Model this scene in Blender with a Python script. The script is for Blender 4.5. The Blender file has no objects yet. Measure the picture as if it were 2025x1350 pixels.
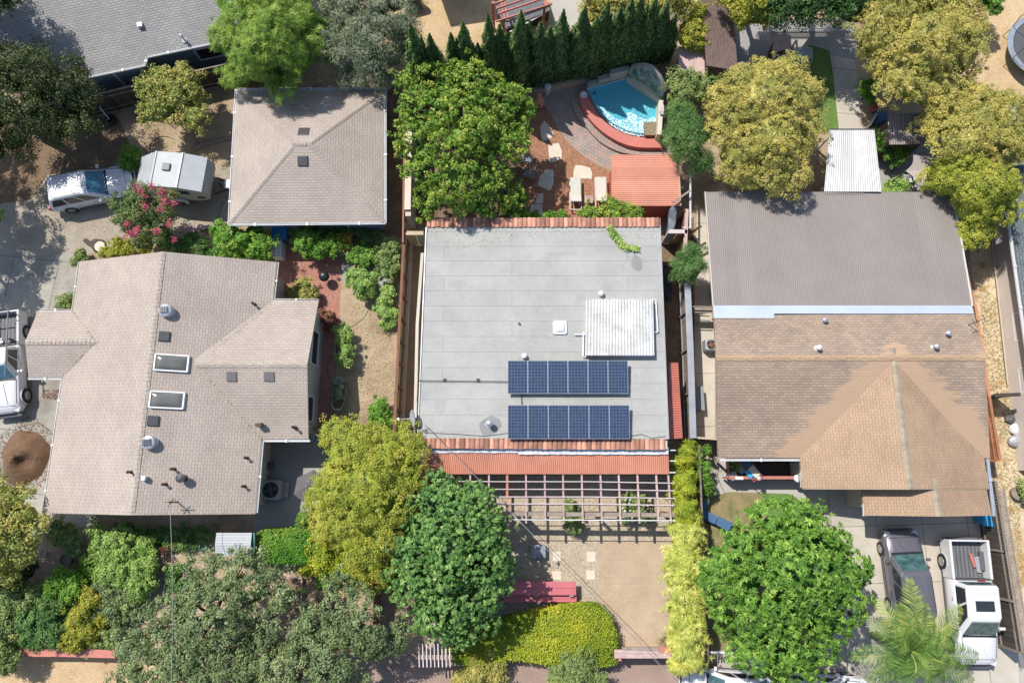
import bpy, bmesh, math, random
import numpy as np
from mathutils import Vector, Matrix
R = math.radians
scene = bpy.context.scene
C = scene.collection
random.seed(7)
# ---------------------------------------------------------------- camera, light, sky, exposure
TILT, FOC, HC = R(11.1), 1404.0, 38.7
cam = bpy.data.cameras.new('camera'); camo = bpy.data.objects.new('camera', cam); C.objects.link(camo)
cam.sensor_width = 36; cam.lens = FOC / 2025 * 36; cam.clip_end = 2000
camo.location = (0, 0, HC); camo.rotation_euler = (TILT, 0, 0); scene.camera = camo
SX, SY = .49, .47                      # shadow length per metre of height, to +x and -y
sun = bpy.data.lights.new('sun', 'SUN'); suno = bpy.data.objects.new('sun', sun); C.objects.link(suno)
sun.energy = 4.9; sun.angle = R(.5); sun.color = (1, .955, .89)
suno.rotation_euler = Vector((SX, -SY, -1)).to_track_quat('-Z', 'Y').to_euler(); suno.location = (-30, 30, 60)
world = bpy.data.worlds.new("World"); scene.world = world; world.use_nodes = True
wn = world.node_tree; bg = wn.nodes['Background']; sky = wn.nodes.new('ShaderNodeTexSky')
sky.sky_type = 'NISHITA'; sky.sun_disc = False
sky.sun_elevation = math.atan(1 / math.hypot(SX, SY)); sky.sun_rotation = math.atan2(-SX, SY)
wn.links.new(sky.outputs[0], bg.inputs[0]); bg.inputs[1].default_value = .145
vs = scene.view_settings; vs.view_transform = 'Standard'; vs.look = 'None'; vs.gamma = 1; vs.exposure = .22

# ---------------------------------------------------------------- placing: photo point + real height -> world
CT, ST = math.cos(TILT), math.sin(TILT)
def at(px, py, z=0.0):
    u = (px - 1012.5) / FOC; v = -(py - 675) / FOC
    D = (HC - z) / (CT - v * ST)
    return Vector((u * D, (v * CT + ST) * D, z))
def pts(lst, z=0.0):
    return [at(p[0], p[1], p[2] if len(p) > 2 else z) for p in lst]

# ---------------------------------------------------------------- materials
MATS = {}
def ng(name):
    m = bpy.data.materials.new(name); m.use_nodes = True
    return m, m.node_tree, m.node_tree.nodes['Principled BSDF']
def col(c): return (c[0], c[1], c[2], 1)
def ramp(nt, fac, stops):
    r = nt.nodes.new('ShaderNodeValToRGB'); e = r.color_ramp.elements
    while len(e) < len(stops): e.new(.5)
    for k, (p, c) in enumerate(stops): e[k].position = p; e[k].color = col(c)
    nt.links.new(fac, r.inputs[0]); return r.outputs[0]
def mixc(nt, f, a, b, mode='MIX'):
    m = nt.nodes.new('ShaderNodeMix'); m.data_type = 'RGBA'; m.blend_type = mode
    for s, v in ((0, f), (6, a), (7, b)):
        if isinstance(v, (int, float)): m.inputs[s].default_value = v
        elif isinstance(v, tuple): m.inputs[s].default_value = col(v)
        else: nt.links.new(v, m.inputs[s])
    return m.outputs[2]
def noise(nt, scale, detail=4, coord='Object', rough=.6, stretch=None):
    t = nt.nodes.new('ShaderNodeTexCoord'); n = nt.nodes.new('ShaderNodeTexNoise')
    n.inputs['Scale'].default_value = scale; n.inputs['Detail'].default_value = detail; n.inputs['Roughness'].default_value = rough
    src = t.outputs[coord]
    if stretch:
        mp = nt.nodes.new('ShaderNodeMapping'); mp.inputs['Scale'].default_value = stretch
        nt.links.new(src, mp.inputs[0]); src = mp.outputs[0]
    nt.links.new(src, n.inputs['Vector']); return n.outputs['Fac']
def bump(nt, b, h, strength=.3, dist=.02):
    k = nt.nodes.new('ShaderNodeBump'); k.inputs['Strength'].default_value = strength; k.inputs['Distance'].default_value = dist
    nt.links.new(h, k.inputs['Height']); nt.links.new(k.outputs[0], b.inputs['Normal'])
def M(name, c, rough=.7, c2=None, scale=3, scale2=40, fine=.25, metal=0, bmp=.2, spec=.5, coat=0, var=0):
    """mottled surface: c..c2 in broad patches, fine grain over it, optional per-face variation"""
    if name in MATS: return MATS[name]
    m, nt, b = ng(name)
    c2 = c2 or tuple(x * .8 for x in c)
    base = ramp(nt, noise(nt, scale, 5), [(.3, c2), (.7, c)])
    if fine:
        f = ramp(nt, noise(nt, scale2, 3), [(.25, (1 - fine,) * 3), (.75, (1 + fine * .6,) * 3)])
        base = mixc(nt, 1.0, base, f, 'MULTIPLY')
    if var:
        a = nt.nodes.new('ShaderNodeAttribute'); a.attribute_name = 'rnd'
        v = ramp(nt, a.outputs['Fac'], [(0, (1 - var,) * 3), (1, (1 + var,) * 3)])
        base = mixc(nt, 1.0, base, v, 'MULTIPLY')
    nt.links.new(base, b.inputs['Base Color'])
    b.inputs['Roughness'].default_value = rough; b.inputs['Metallic'].default_value = metal
    b.inputs['Specular IOR Level'].default_value = spec
    if coat: b.inputs['Coat Weight'].default_value = coat; b.inputs['Coat Roughness'].default_value = .04
    if bmp: bump(nt, b, noise(nt, scale2, 3), bmp, .01)
    MATS[name] = m; return m
def brick(name, c1, c2, mortar, w=.3, h=.13, ms=.008, offset=.5, bias=0, rough=.9, patch=None, bumpd=.01, fine=.15, streak=None, mix2=None):
    """courses laid along UV (u along the eave, v up the slope, in metres)"""
    m, nt, b = ng(name)
    t = nt.nodes.new('ShaderNodeTexCoord'); k = nt.nodes.new('ShaderNodeTexBrick')
    k.offset = offset; k.inputs['Scale'].default_value = 1; k.inputs['Brick Width'].default_value = w
    k.inputs['Row Height'].default_value = h; k.inputs['Mortar Size'].default_value = ms; k.inputs['Mortar Smooth'].default_value = .2
    k.inputs['Bias'].default_value = bias
    k.inputs['Color1'].default_value = col(c1); k.inputs['Color2'].default_value = col(c2); k.inputs['Mortar'].default_value = col(mortar)
    nt.links.new(t.outputs['UV'], k.inputs['Vector']); c = k.outputs['Color']
    f = ramp(nt, noise(nt, 25, 4), [(.25, (1 - fine,) * 3), (.75, (1 + fine * .6,) * 3)])
    c = mixc(nt, 1.0, c, f, 'MULTIPLY')
    if patch:      # (colour, scale, threshold lo, hi)
        f = ramp(nt, noise(nt, patch[1], 5, rough=.6), [(patch[2], (0, 0, 0)), (patch[3], (1, 1, 1))])
        c = mixc(nt, f, c, patch[0])
    if streak:
        f = ramp(nt, noise(nt, .45, 6, rough=.7), [(.35, (1 - streak,) * 3), (.7, (1 + streak * .5,) * 3)])
        c = mixc(nt, 1.0, c, f, 'MULTIPLY')
    nt.links.new(c, b.inputs['Base Color']); b.inputs['Roughness'].default_value = rough
    b.inputs['Specular IOR Level'].default_value = .25
    inv = nt.nodes.new('ShaderNodeMath'); inv.operation = 'SUBTRACT'; inv.inputs[0].default_value = 1
    nt.links.new(k.outputs['Fac'], inv.inputs[1]); bump(nt, b, inv.outputs[0], .5, bumpd)
    MATS[name] = m; return m
def leafmat(name, c1, c2, c3=None, trans=.16, rough=.5):
    m, nt, b = ng(name)
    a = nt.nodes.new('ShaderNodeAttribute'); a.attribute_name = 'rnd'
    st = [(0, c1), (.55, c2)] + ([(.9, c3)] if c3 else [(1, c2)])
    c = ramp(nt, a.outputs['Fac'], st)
    g = ramp(nt, noise(nt, .9, 3), [(.3, (.66, .76, .72)), (.72, (1.22, 1.14, 1.05))])
    c = mixc(nt, 1.0, c, g, 'MULTIPLY')
    nt.links.new(c, b.inputs['Base Color']); b.inputs['Roughness'].default_value = rough; b.inputs['Specular IOR Level'].default_value = .22
    tr = nt.nodes.new('ShaderNodeBsdfTranslucent'); nt.links.new(c, tr.inputs['Color'])
    mx = nt.nodes.new('ShaderNodeMixShader'); mx.inputs[0].default_value = trans
    nt.links.new(b.outputs[0], mx.inputs[1]); nt.links.new(tr.outputs[0], mx.inputs[2])
    nt.links.new(mx.outputs[0], nt.nodes['Material Output'].inputs['Surface'])
    MATS[name] = m; return m

# ---------------------------------------------------------------- mesh builder
def off(o):
    v = Vector((0, 0, 0))
    while o is not None: v = v + o.location; o = o.parent
    return v
class MB:
    def __init__(s, uvdir=(1, 0, 0)): s.v = []; s.f = []; s.r = []; s.uvdir = Vector(uvdir).normalized()
    def add(s, vs, fs, r=None):
        n = len(s.v); s.v += [Vector(v) for v in vs]; s.f += [tuple(i + n for i in f) for f in fs]
        s.r += [random.random() if r is None else r] * len(fs); return s
    def poly(s, p, r=None): return s.add(p, [tuple(range(len(p)))], r)
    def prism(s, p, h, r=None):
        """p: polygon (top), extruded down by h"""
        n = len(p); lo = [Vector(q) - Vector((0, 0, h)) for q in p]
        a = sum((p[i][0] * p[(i + 1) % n][1] - p[(i + 1) % n][0] * p[i][1]) for i in range(n))
        if a < 0: p = p[::-1]; lo = lo[::-1]
        return s.add(list(p) + lo, [tuple(range(n)), tuple(range(2 * n - 1, n - 1, -1))] + [(i, i + n, (i + 1) % n + n, (i + 1) % n) for i in range(n)], r)
    def box(s, c, d, rz=0, r=None, bev=0, tilt=None):
        x, y, z = d[0] / 2, d[1] / 2, d[2] / 2
        if bev:
            b = min(bev, x * .9, y * .9, z * .9); out = []; fs = []
            bm = bmesh.new(); bmesh.ops.create_cube(bm, size=1)
            for v in bm.verts: v.co = Vector((v.co.x * d[0], v.co.y * d[1], v.co.z * d[2]))
            bmesh.ops.bevel(bm, geom=bm.edges[:], offset=b, segments=2, affect='EDGES', profile=.6)
            bm.verts.index_update(); vv = [v.co.copy() for v in bm.verts]; fs = [tuple(v.index for v in f.verts) for f in bm.faces]; bm.free()
        else:
            vv = [Vector((a * x, b * y, e * z)) for e in (-1, 1) for a, b in ((-1, -1), (1, -1), (1, 1), (-1, 1))]
            fs = [(3, 2, 1, 0), (4, 5, 6, 7), (0, 1, 5, 4), (1, 2, 6, 5), (2, 3, 7, 6), (3, 0, 4, 7)]
        m = Matrix.Rotation(rz, 4, 'Z')
        if tilt: m = m @ Matrix.Rotation(tilt[1], 4, tilt[0])
        return s.add([m @ v + Vector(c) for v in vv], fs, r)
    def bar(s, a, b, w, h, r=None):
        """box beam between two points; w horizontal width, h height (centred)"""
        a = Vector(a); b = Vector(b); d = (b - a); L = d.length
        if L < 1e-6: return s
        d.normalize(); up = Vector((0, 0, 1))
        if abs(d.z) > .95: up = Vector((0, 1, 0))
        sd = d.cross(up).normalized(); u = sd.cross(d)
        vv = []
        for p in (a, b):
            for i, j in ((-1, -1), (1, -1), (1, 1), (-1, 1)): vv.append(p + sd * (w / 2 * i) + u * (h / 2 * j))
        return s.add(vv, [(0, 1, 2, 3), (7, 6, 5, 4), (0, 4, 5, 1), (1, 5, 6, 2), (2, 6, 7, 3), (3, 7, 4, 0)], r)
    def tube(s, P, rad, n=6, r=None, cap=True):
        P = [Vector(p) for p in P]; rr = rad if isinstance(rad, (list, tuple)) else [rad] * len(P)
        vv = []; fs = []
        for i, p in enumerate(P):
            d = (P[min(i + 1, len(P) - 1)] - P[max(i - 1, 0)]).normalized()
            a = d.cross(Vector((0, 0, 1)) if abs(d.z) < .9 else Vector((1, 0, 0))).normalized(); b = d.cross(a)
            for k in range(n): t = 2 * math.pi * k / n; vv.append(p + (a * math.cos(t) + b * math.sin(t)) * rr[i])
        for i in range(len(P) - 1):
            for k in range(n): fs.append((i * n + k, i * n + (k + 1) % n, (i + 1) * n + (k + 1) % n, (i + 1) * n + k))
        if cap: fs += [tuple(range(n)), tuple(range(len(P) * n - 1, (len(P) - 1) * n - 1, -1))]
        return s.add(vv, fs, r)
    def lathe(s, c, prof, n=20, r=None):
        """prof: (radius, z) from bottom to top"""
        c = Vector(c); vv = []; fs = []
        for rr, z in prof:
            for k in range(n): t = 2 * math.pi * k / n; vv.append(c + Vector((rr * math.cos(t), rr * math.sin(t), z)))
        for i in range(len(prof) - 1):
            for k in range(n): fs.append((i * n + k, i * n + (k + 1) % n, (i + 1) * n + (k + 1) % n, (i + 1) * n + k))
        fs += [tuple(range(n - 1, -1, -1)), tuple(range((len(prof) - 1) * n, len(prof) * n))]
        return s.add(vv, fs, r)
    def solid(s, polys, t=None, z0=None, r=None):
        """roof surface made solid: shifted down by t, or down to z0"""
        key = {}; V = []; F = []
        for p in polys:
            f = []
            for q in p:
                k = (round(q[0], 3), round(q[1], 3), round(q[2], 3))
                if k not in key: key[k] = len(V); V.append(Vector(q))
                f.append(key[k])
            a = sum(V[f[i]].x * V[f[(i + 1) % len(f)]].y - V[f[(i + 1) % len(f)]].x * V[f[i]].y for i in range(len(f)))
            F.append(tuple(f) if a > 0 else tuple(f[::-1]))
        n = len(V); lo = [Vector((v.x, v.y, z0 if z0 is not None else v.z - t)) for v in V]
        E = {}
        for f in F:
            for i in range(len(f)): E[(f[i], f[(i + 1) % len(f)])] = 1
        sides = [(b, a, a + n, b + n) for (a, b) in E if (b, a) not in E]
        return s.add(V + lo, F + [tuple(i + n for i in f[::-1]) for f in F] + sides, r)
    def build(s, name, mat, parent=None, smooth=False, loc=None):
        o_ = Vector(loc) if loc is not None else (off(parent) if parent else Vector((0, 0, 0)))
        me = bpy.data.meshes.new(name); me.from_pydata([tuple(v - o_) for v in s.v], [], s.f); me.update()
        at_ = me.attributes.new('rnd', 'FLOAT', 'FACE'); at_.data.foreach_set('value', s.r)
        uv = me.uv_layers.new(name='uv'); dat = []
        for p in me.polygons:
            n = p.normal; u = Vector((0, 0, 1)).cross(n)
            u = u.normalized() if u.length > .08 else s.uvdir
            w = n.cross(u)
            for i in p.vertices: q = s.v[i]; dat += [q.dot(u), q.dot(w)]
        uv.data.foreach_set('uv', dat)
        if smooth: me.polygons.foreach_set('use_smooth', [True] * len(me.polygons))
        me.materials.append(mat if not isinstance(mat, str) else MATS[mat])
        o = bpy.data.objects.new(name, me); C.objects.link(o)
        if parent: o.parent = parent
        if loc is not None: o.location = o_
        return o
def tag(o, label=None, cat=None, group=None, kind=None):
    if label: o['label'] = label
    if cat: o['category'] = cat
    if group: o['group'] = group
    if kind: o['kind'] = kind
    return o
def thing(name, label, cat, loc=(0, 0, 0), group=None, rz=0):
    o = bpy.data.objects.new(name, None); C.objects.link(o); o.location = loc; o.rotation_euler = (0, 0, rz)
    o.empty_display_size = .3
    return tag(o, label, cat, group)
def one(mb, name, mat, label, cat, group=None, smooth=False):
    c = sum(mb.v, Vector()) / len(mb.v); z = min(v.z for v in mb.v)
    return tag(mb.build(name, mat, None, smooth, loc=(c.x, c.y, z)), label, cat, group)
def struct(name, polys, mat, z, uvdir=(1, 0, 0), label=None):
    mb = MB(uvdir)
    for p in polys: mb.prism(pts(p, z), .003)
    return tag(mb.build(name, mat), label, None, None, 'structure')
def copy_tree(o, parent=None):
    c = o.copy(); C.objects.link(c)
    if parent: c.parent = parent
    for ch in list(o.children): copy_tree(ch, c)
    return c
def soften(o, w=.02, seg=2):
    m = o.modifiers.new('bevel', 'BEVEL'); m.width = w; m.segments = seg; m.limit_method = 'ANGLE'; m.angle_limit = R(40); return o

# ---------------------------------------------------------------- foliage
rng = np.random.default_rng(11)
def leafobj(name, pos, mat, parent, L=.12, W=.5, up=.6, out=None, outk=.8, rnd=None, extra=None, dirs=None, drop=0.0):
    """many small leaf faces as one mesh; pos Nx3"""
    n = len(pos); o_ = np.array(off(parent)) if parent is not None else np.zeros(3)
    nm = rng.normal(size=(n, 3)); nm[:, 2] += up * 2
    if out is not None: nm += out * outk * 2
    nm /= np.linalg.norm(nm, axis=1, keepdims=True) + 1e-9
    d = dirs + rng.normal(size=(n, 3)) * .35 if dirs is not None else rng.normal(size=(n, 3))
    d[:, 2] -= drop
    d -= nm * np.sum(d * nm, 1, keepdims=True); d /= np.linalg.norm(d, axis=1, keepdims=True) + 1e-9
    sd = np.cross(nm, d); LL = L * rng.uniform(.65, 1.35, size=(n, 1)); WW = LL * W
    p0 = pos - d * LL * .5; p2 = pos + d * LL * .5; mid = pos + nm * LL * .08
    V = np.stack([p0, mid + sd * WW * .5, p2, mid - sd * WW * .5], 1).reshape(-1, 3)
    rn = rnd if rnd is not None else rng.random(n)
    rn = np.clip(rn, 0, 1)
    nv = 4 * n; F = np.arange(nv, dtype=np.int32); starts = np.arange(0, nv, 4, dtype=np.int32); tot = np.full(n, 4, np.int32)
    if extra is not None:      # (verts, tris) of dense inner growth
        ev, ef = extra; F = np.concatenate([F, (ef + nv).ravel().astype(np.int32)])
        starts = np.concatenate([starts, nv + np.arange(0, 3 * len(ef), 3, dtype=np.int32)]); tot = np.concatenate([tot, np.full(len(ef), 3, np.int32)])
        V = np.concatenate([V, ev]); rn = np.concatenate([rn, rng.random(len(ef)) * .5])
    me = bpy.data.meshes.new(name); me.vertices.add(len(V)); me.vertices.foreach_set('co', (V - o_).astype(np.float32).ravel())
    me.loops.add(len(F)); me.loops.foreach_set('vertex_index', F)
    me.polygons.add(len(starts)); me.polygons.foreach_set('loop_start', starts); me.polygons.foreach_set('loop_total', tot)
    me.update(calc_edges=True)
    a = me.attributes.new('rnd', 'FLOAT', 'FACE'); a.data.foreach_set('value', rn.astype(np.float32))
    me.materials.append(MATS[mat]); o = bpy.data.objects.new(name, me); C.objects.link(o)
    if parent is not None: o.parent = parent
    return o
def icos(sub):
    bm = bmesh.new(); bmesh.ops.create_icosphere(bm, subdivisions=sub, radius=1); bm.verts.index_update()
    v = np.array([x.co[:] for x in bm.verts]); f = np.array([[a.index for a in p.verts] for p in bm.faces]); bm.free(); return v, f
ICO = {k: icos(k) for k in (2, 3)}
def cores(lobes, k=.8, sub=3):
    V = []; F = []; n = 0; bv, bf = ICO[sub]
    for (x, y, z, a, b, c) in lobes:
        ph = rng.uniform(0, 6, 3)
        d = 1 + .10 * np.sin(bv[:, 0] * 7 + ph[0]) * np.sin(bv[:, 1] * 6 + ph[1]) + .08 * np.sin(bv[:, 2] * 9 + ph[2]) + rng.normal(size=len(bv)) * .04
        V.append(bv * d[:, None] * np.array([a, b, c]) * k + np.array([x, y, z])); F.append(bf + n); n += len(bv)
    return np.concatenate(V), np.concatenate(F)
def billow(lobes, k=8, shrink=.82, seed=1):
    """each lobe -> smaller bumps over its upper surface, so that the crown has folds and an uneven outline"""
    g = np.random.default_rng(seed); out = []
    for (x, y, z, a, b, c) in lobes:
        n = max(4, int(k * (.5 + a * .5)))
        for i in range(n):
            t = 6.2832 * (i * .618034 + g.random() * .3); u = 1 - (i + g.random()) / n * 1.15; s = math.sqrt(max(0, 1 - u * u)); r = a * g.uniform(.2, .56)
            out.append((x + a * shrink * .82 * s * math.cos(t), y + b * shrink * .82 * s * math.sin(t), max(z + c * shrink * .8 * u, r * .7), r, r * b / a, r * min(1, c / a + .15)))
    return out
def scatter(lobes, ncl, cr, lpc, depth=.35, lowcut=-.25, ros=0):
    """leaf clumps over the surface of overlapping ellipsoid lobes -> pos, outward, clump value"""
    Lb = np.array(lobes); area = (Lb[:, 3] * Lb[:, 4]) ** .8 * (Lb[:, 3] + Lb[:, 5]) ** .4; pr = area / area.sum()
    cs = []; outs = []
    tries = 0
    while len(cs) < ncl and tries < ncl * 12:
        tries += 1
        i = rng.choice(len(Lb), p=pr); d = rng.normal(size=3); d /= np.linalg.norm(d)
        if d[2] < lowcut: continue
        rr = 1 - abs(rng.normal()) * depth * .5
        p = Lb[i, :3] + d * Lb[i, 3:] * rr
        if p[2] < .1: continue
        q = (p - Lb[:, :3]) / Lb[:, 3:]; ins = np.sum(q * q, 1); ins[i] = 9
        if ins.min() < .55: continue
        if rng.random() < .1: p = p + d * rng.uniform(.08, .42)      # stray twigs break the outline
        o = d / Lb[i, 3:]; cs.append(p); outs.append(o / np.linalg.norm(o))
    cs = np.array(cs); outs = np.array(outs); n = len(cs)
    crs = cr * rng.uniform(.6, 1.35, n)
    idx = np.repeat(np.arange(n), lpc)
    dd = rng.normal(size=(len(idx), 3)); dd /= np.linalg.norm(dd, axis=1, keepdims=True)
    if ros:      # star shaped sprays: leaves radiate from the tip of a twig, facing outward
        dd = dd + outs[idx] * .75 + np.array([0, 0, .35]); dd /= np.linalg.norm(dd, axis=1, keepdims=True)
        pos = cs[idx] + dd * ros * .5 * rng.uniform(.7, 1.3, (len(idx), 1)); cv = rng.random(n)
        return pos, outs[idx] + np.array([0, 0, .5]), cv[idx] * .5 + rng.random(len(idx)) * .5, dd
    rad = rng.random(len(idx)) ** .45
    pos = cs[idx] + dd * (rad * crs[idx])[:, None] * np.array([1, 1, .75])
    cv = rng.random(n)
    return pos, dd * .6 + outs[idx] * .6, cv[idx] * .55 + rng.random(len(idx)) * .45, dd
def L5(lst):
    """(px, py, z of lobe centre, radius m, vertical radius m[, y radius]) -> world lobes"""
    out = []
    for q in lst:
        if q[0] == 'S':      # lobe placed so that its shadow falls on (px, py) at height zs
            p = at(q[1], q[2], q[3]); dz = q[4] - q[3]; out.append((p.x - SX * dz, p.y + SY * dz, q[4], q[5], q[5], q[6])); continue
        p = at(q[0], q[1], q[2]); out.append((p.x, p.y, p.z, q[3], q[5] if len(q) > 5 else q[3], q[4]))
    return out
def trunk(parent, base, lobes, r=.18, mat='bark', fork=.45, name='trunk'):
    mb = MB(); b = Vector(base); top = Vector((np.mean([l[0] for l in lobes]), np.mean([l[1] for l in lobes]), np.mean([l[2] for l in lobes])))
    k = b.lerp(top, fork) + Vector((random.uniform(-.1, .1), random.uniform(-.1, .1), 0))
    mb.tube([b - Vector((0, 0, .1)), b.lerp(k, .15), b.lerp(k, .6) + Vector((.04, -.03, 0)), k], [r * 1.5, r * 1.1, r * .95, r * .85], 9)
    for l in lobes[:14]:
        e = Vector((l[0], l[1], l[2])); m_ = k.lerp(e, .5) + Vector((random.uniform(-.2, .2), random.uniform(-.2, .2), .15))
        mb.tube([k, m_, e], [r * .6, r * .38, r * .15], 6)
        for _ in range(3):
            d = Vector((random.uniform(-1, 1) * l[3], random.uniform(-1, 1) * l[4], random.uniform(0, .7) * l[5])) * .8
            mb.tube([m_.lerp(e, .5), e + d], [r * .2, r * .06], 5)
    return mb.build(name, mat, parent, True)
def tree(name, label, cat, lobes, mat, ncl=150, cr=.45, lpc=70, L=.13, W=.5, up=.5, depth=.35, core=.0, base=None, r=.18, group=None, drop=0., lowcut=-.25, outk=.8, radial=False, bark='bark', fork=.45, notrunk=False, crown='crown', bil=8, ros=0):
    lb = L5(lobes); c = base and at(*base) or Vector((np.mean([l[0] for l in lb]), np.mean([l[1] for l in lb]), 0))
    t = thing(name, label, cat, c, group)
    lobes0 = lb; sh = [(x, y, z, a_ * .8, b_ * .8, c_ * .8) for x, y, z, a_, b_, c_ in lb]; cl = sh
    if bil: bl = billow(lb, bil, seed=int(abs(lb[0][0] * 10 + lb[0][1] * 7))); lb = bl
    pos, out, rn, dd = scatter(lb, ncl, cr, lpc, depth, lowcut, ros)
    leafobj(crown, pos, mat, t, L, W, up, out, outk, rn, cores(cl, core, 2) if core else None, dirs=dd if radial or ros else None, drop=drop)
    if not notrunk: trunk(t, c, lobes0, r, bark, fork, 'trunk' if cat == 'tree' else 'stem')
    return t
def shrub(label, lobes, mat, name='shrub', ncl=40, cr=.22, lpc=60, L=.09, W=.55, core=.75, group=None, cat='shrub', **k):
    return tree(name, label, cat, lobes, mat, ncl, cr, lpc, L, W, core=core, r=.05, group=group, crown='foliage', **k)
# ---------------------------------------------------------------- material instances
M('white_paint', (.72, .72, .72), .5, (.66, .66, .66), fine=.06)
M('gutter', (.62, .6, .57), .45, (.5, .48, .46), fine=.1)
M('stucco', (.55, .5, .42), .9, (.48, .43, .36), 1.2)
M('stucco_pale', (.62, .55, .5), .9, (.56, .49, .44), 1.2)
M('wall_blue', (.2, .25, .33), .8, (.17, .21, .28), 1.2)
M('wall_cream', (.55, .53, .45), .85, (.5, .47, .4), 1.0)
M('wall_grey', (.25, .27, .29), .85)
M('glass_dark', (.03, .035, .04), .08, fine=0, bmp=0, spec=.8)
M('glass_teal', (.09, .17, .17), .1, (.015, .05, .055), 3.5, fine=0, bmp=0, spec=.8)  # teal patches paint reflections and seat glimpses into the glass
M('glass_blue', (.05, .17, .24), .1, (.03, .1, .15), 2, fine=0, bmp=0, spec=.8)
M('black', (.02, .02, .022), .5); M('dark_metal', (.08, .08, .085), .45, metal=.3)
M('tyre', (.025, .025, .026), .85); M('rim', (.45, .45, .46), .3, metal=.8, fine=.1); M('rim_dark', (.06, .06, .065), .35, metal=.5)
M('chrome', (.6, .6, .62), .2, metal=.9, fine=0)
M('car_white', (.62, .62, .63), .25, (.6, .6, .61), fine=.02, bmp=0, coat=.6)
M('car_grey', (.14, .135, .155), .3, (.13, .125, .145), fine=.03, bmp=0, metal=.25, coat=.8)
M('plastic_white', (.7, .7, .7), .4, fine=.05); M('plastic_grey', (.33, .35, .38), .5, fine=.1); M('plastic_dark', (.1, .1, .105), .5)
M('red_light', (.35, .02, .02), .2, fine=0); M('lamp_glass', (.6, .6, .62), .15, fine=0)
M('galv', (.55, .56, .58), .35, (.42, .43, .45), 1.5, metal=.55, fine=.15)
M('flash', (.5, .56, .63), .45, (.43, .48, .55), .8, fine=.06, metal=.2)
M('foil', (.66, .66, .7), .4, (.5, .51, .56), 3, fine=.2, bmp=.8)
M('brown_metal', (.235, .205, .19), .7, (.205, .18, .165), .5, fine=.1, var=.04)
M('white_metal', (.5, .5, .5), .5, (.38, .38, .38), .7, fine=.1, var=.08)
M('white_fibre', (.57, .57, .55), .6, (.38, .375, .35), 1.3, scale2=6, fine=.2)
M('red_metal', (.52, .17, .125), .6, (.42, .14, .1), 1.1, fine=.16, var=.05)
M('red_metal_pale', (.62, .275, .185), .65, (.53, .23, .155), 1.1, fine=.16, var=.08)
M('red_paint', (.5, .11, .07), .6, (.42, .09, .06), fine=.1)
M('bench_red', (.52, .14, .16), .6, (.44, .115, .13), 1.5, fine=.15)
M('coping_red', (.5, .17, .135), .75, (.45, .145, .11), 1.5, fine=.15)
M('clay', (.55, .27, .18), .9, (.33, .17, .12), 2.5, fine=.3, var=.45)
M('fence_rust', (.27, .12, .075), .85, (.2, .085, .055), 2, fine=.25, var=.2)
M('fence_orange', (.46, .2, .1), .85, (.36, .15, .07), 3, fine=.3, var=.25)
M('wood_grey', (.3, .25, .2), .9, (.2, .165, .14), 3, fine=.35, var=.2)
M('wood_dark', (.085, .065, .05), .9, (.055, .042, .035), 3, fine=.35, var=.25)
M('wood_tan', (.52, .42, .3), .85, (.42, .33, .23), 3, fine=.25, var=.1)
M('wood_pink', (.5, .37, .34), .85, (.38, .27, .24), 3, fine=.3, var=.12)
M('wood_white', (.66, .58, .58), .8, (.5, .4, .4), 2.5, fine=.25, var=.1)
M('wood_red', (.5, .19, .15), .8, (.4, .15, .12), 3, fine=.25, var=.12)
M('bark', (.12, .09, .07), .95, (.07, .055, .045), 6, fine=.4, bmp=.8)
M('bark_pale', (.35, .31, .27), .95, (.22, .19, .16), 6, fine=.4, bmp=.8)
M('blue_bin', (.02, .19, .42), .45, (.018, .16, .37), fine=.05); M('cyan_bin', (.03, .33, .6), .45, (.025, .28, .53), fine=.05)
M('blue_table', (.06, .14, .26), .6, (.045, .11, .2), 4, fine=.25); M('green_paint', (.05, .2, .14), .6)
M('green_hose', (.1, .22, .13), .5, fine=.05); M('cable', (.09, .08, .075), .6, fine=.05); M('pale_hose', (.3, .42, .3), .5, fine=.05)
M('canvas_dark', (.11, .105, .11), .85, (.09, .085, .09), 2, fine=.1); M('canvas_tan', (.42, .36, .33), .9, (.37, .31, .28), 2, fine=.1)
M('tarp', (.3, .34, .38), .5, (.18, .21, .25), 4, fine=.2, bmp=.8); M('tarp_dark', (.13, .13, .14), .55, (.07, .07, .08), 6, fine=.3, bmp=.9)
M('mulch_pile', (.2, .115, .065), 1, (.12, .07, .04), 2.5, fine=.5, scale2=30, bmp=1)
M('concrete', (.43, .4, .35), .9, (.35, .325, .285), .6, fine=.14, scale2=30)
M('concrete_grey', (.33, .32, .3), .9, (.26, .25, .235), .6, fine=.16, scale2=30)
M('stone_pale', (.62, .55, .45), .9, (.54, .47, .38), 2, fine=.1)
M('skylight_grey', (.17, .17, .155), .12, (.1, .1, .09), .8, fine=0, bmp=0); M('vent_grey', (.15, .14, .14), .6); M('vent_brown', (.1, .055, .04), .8)
M('cream_tile', (.56, .55, .42), .6, (.48, .47, .36), 2, fine=.12)
M('camper_roof', (.37, .39, .4), .55, (.3, .32, .33), 1.5, fine=.16)
M('plastic_pink', (.6, .12, .14), .5)
M('granite', (.32, .23, .14), .8, (.12, .12, .08), 9, fine=.5, scale2=20)

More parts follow.
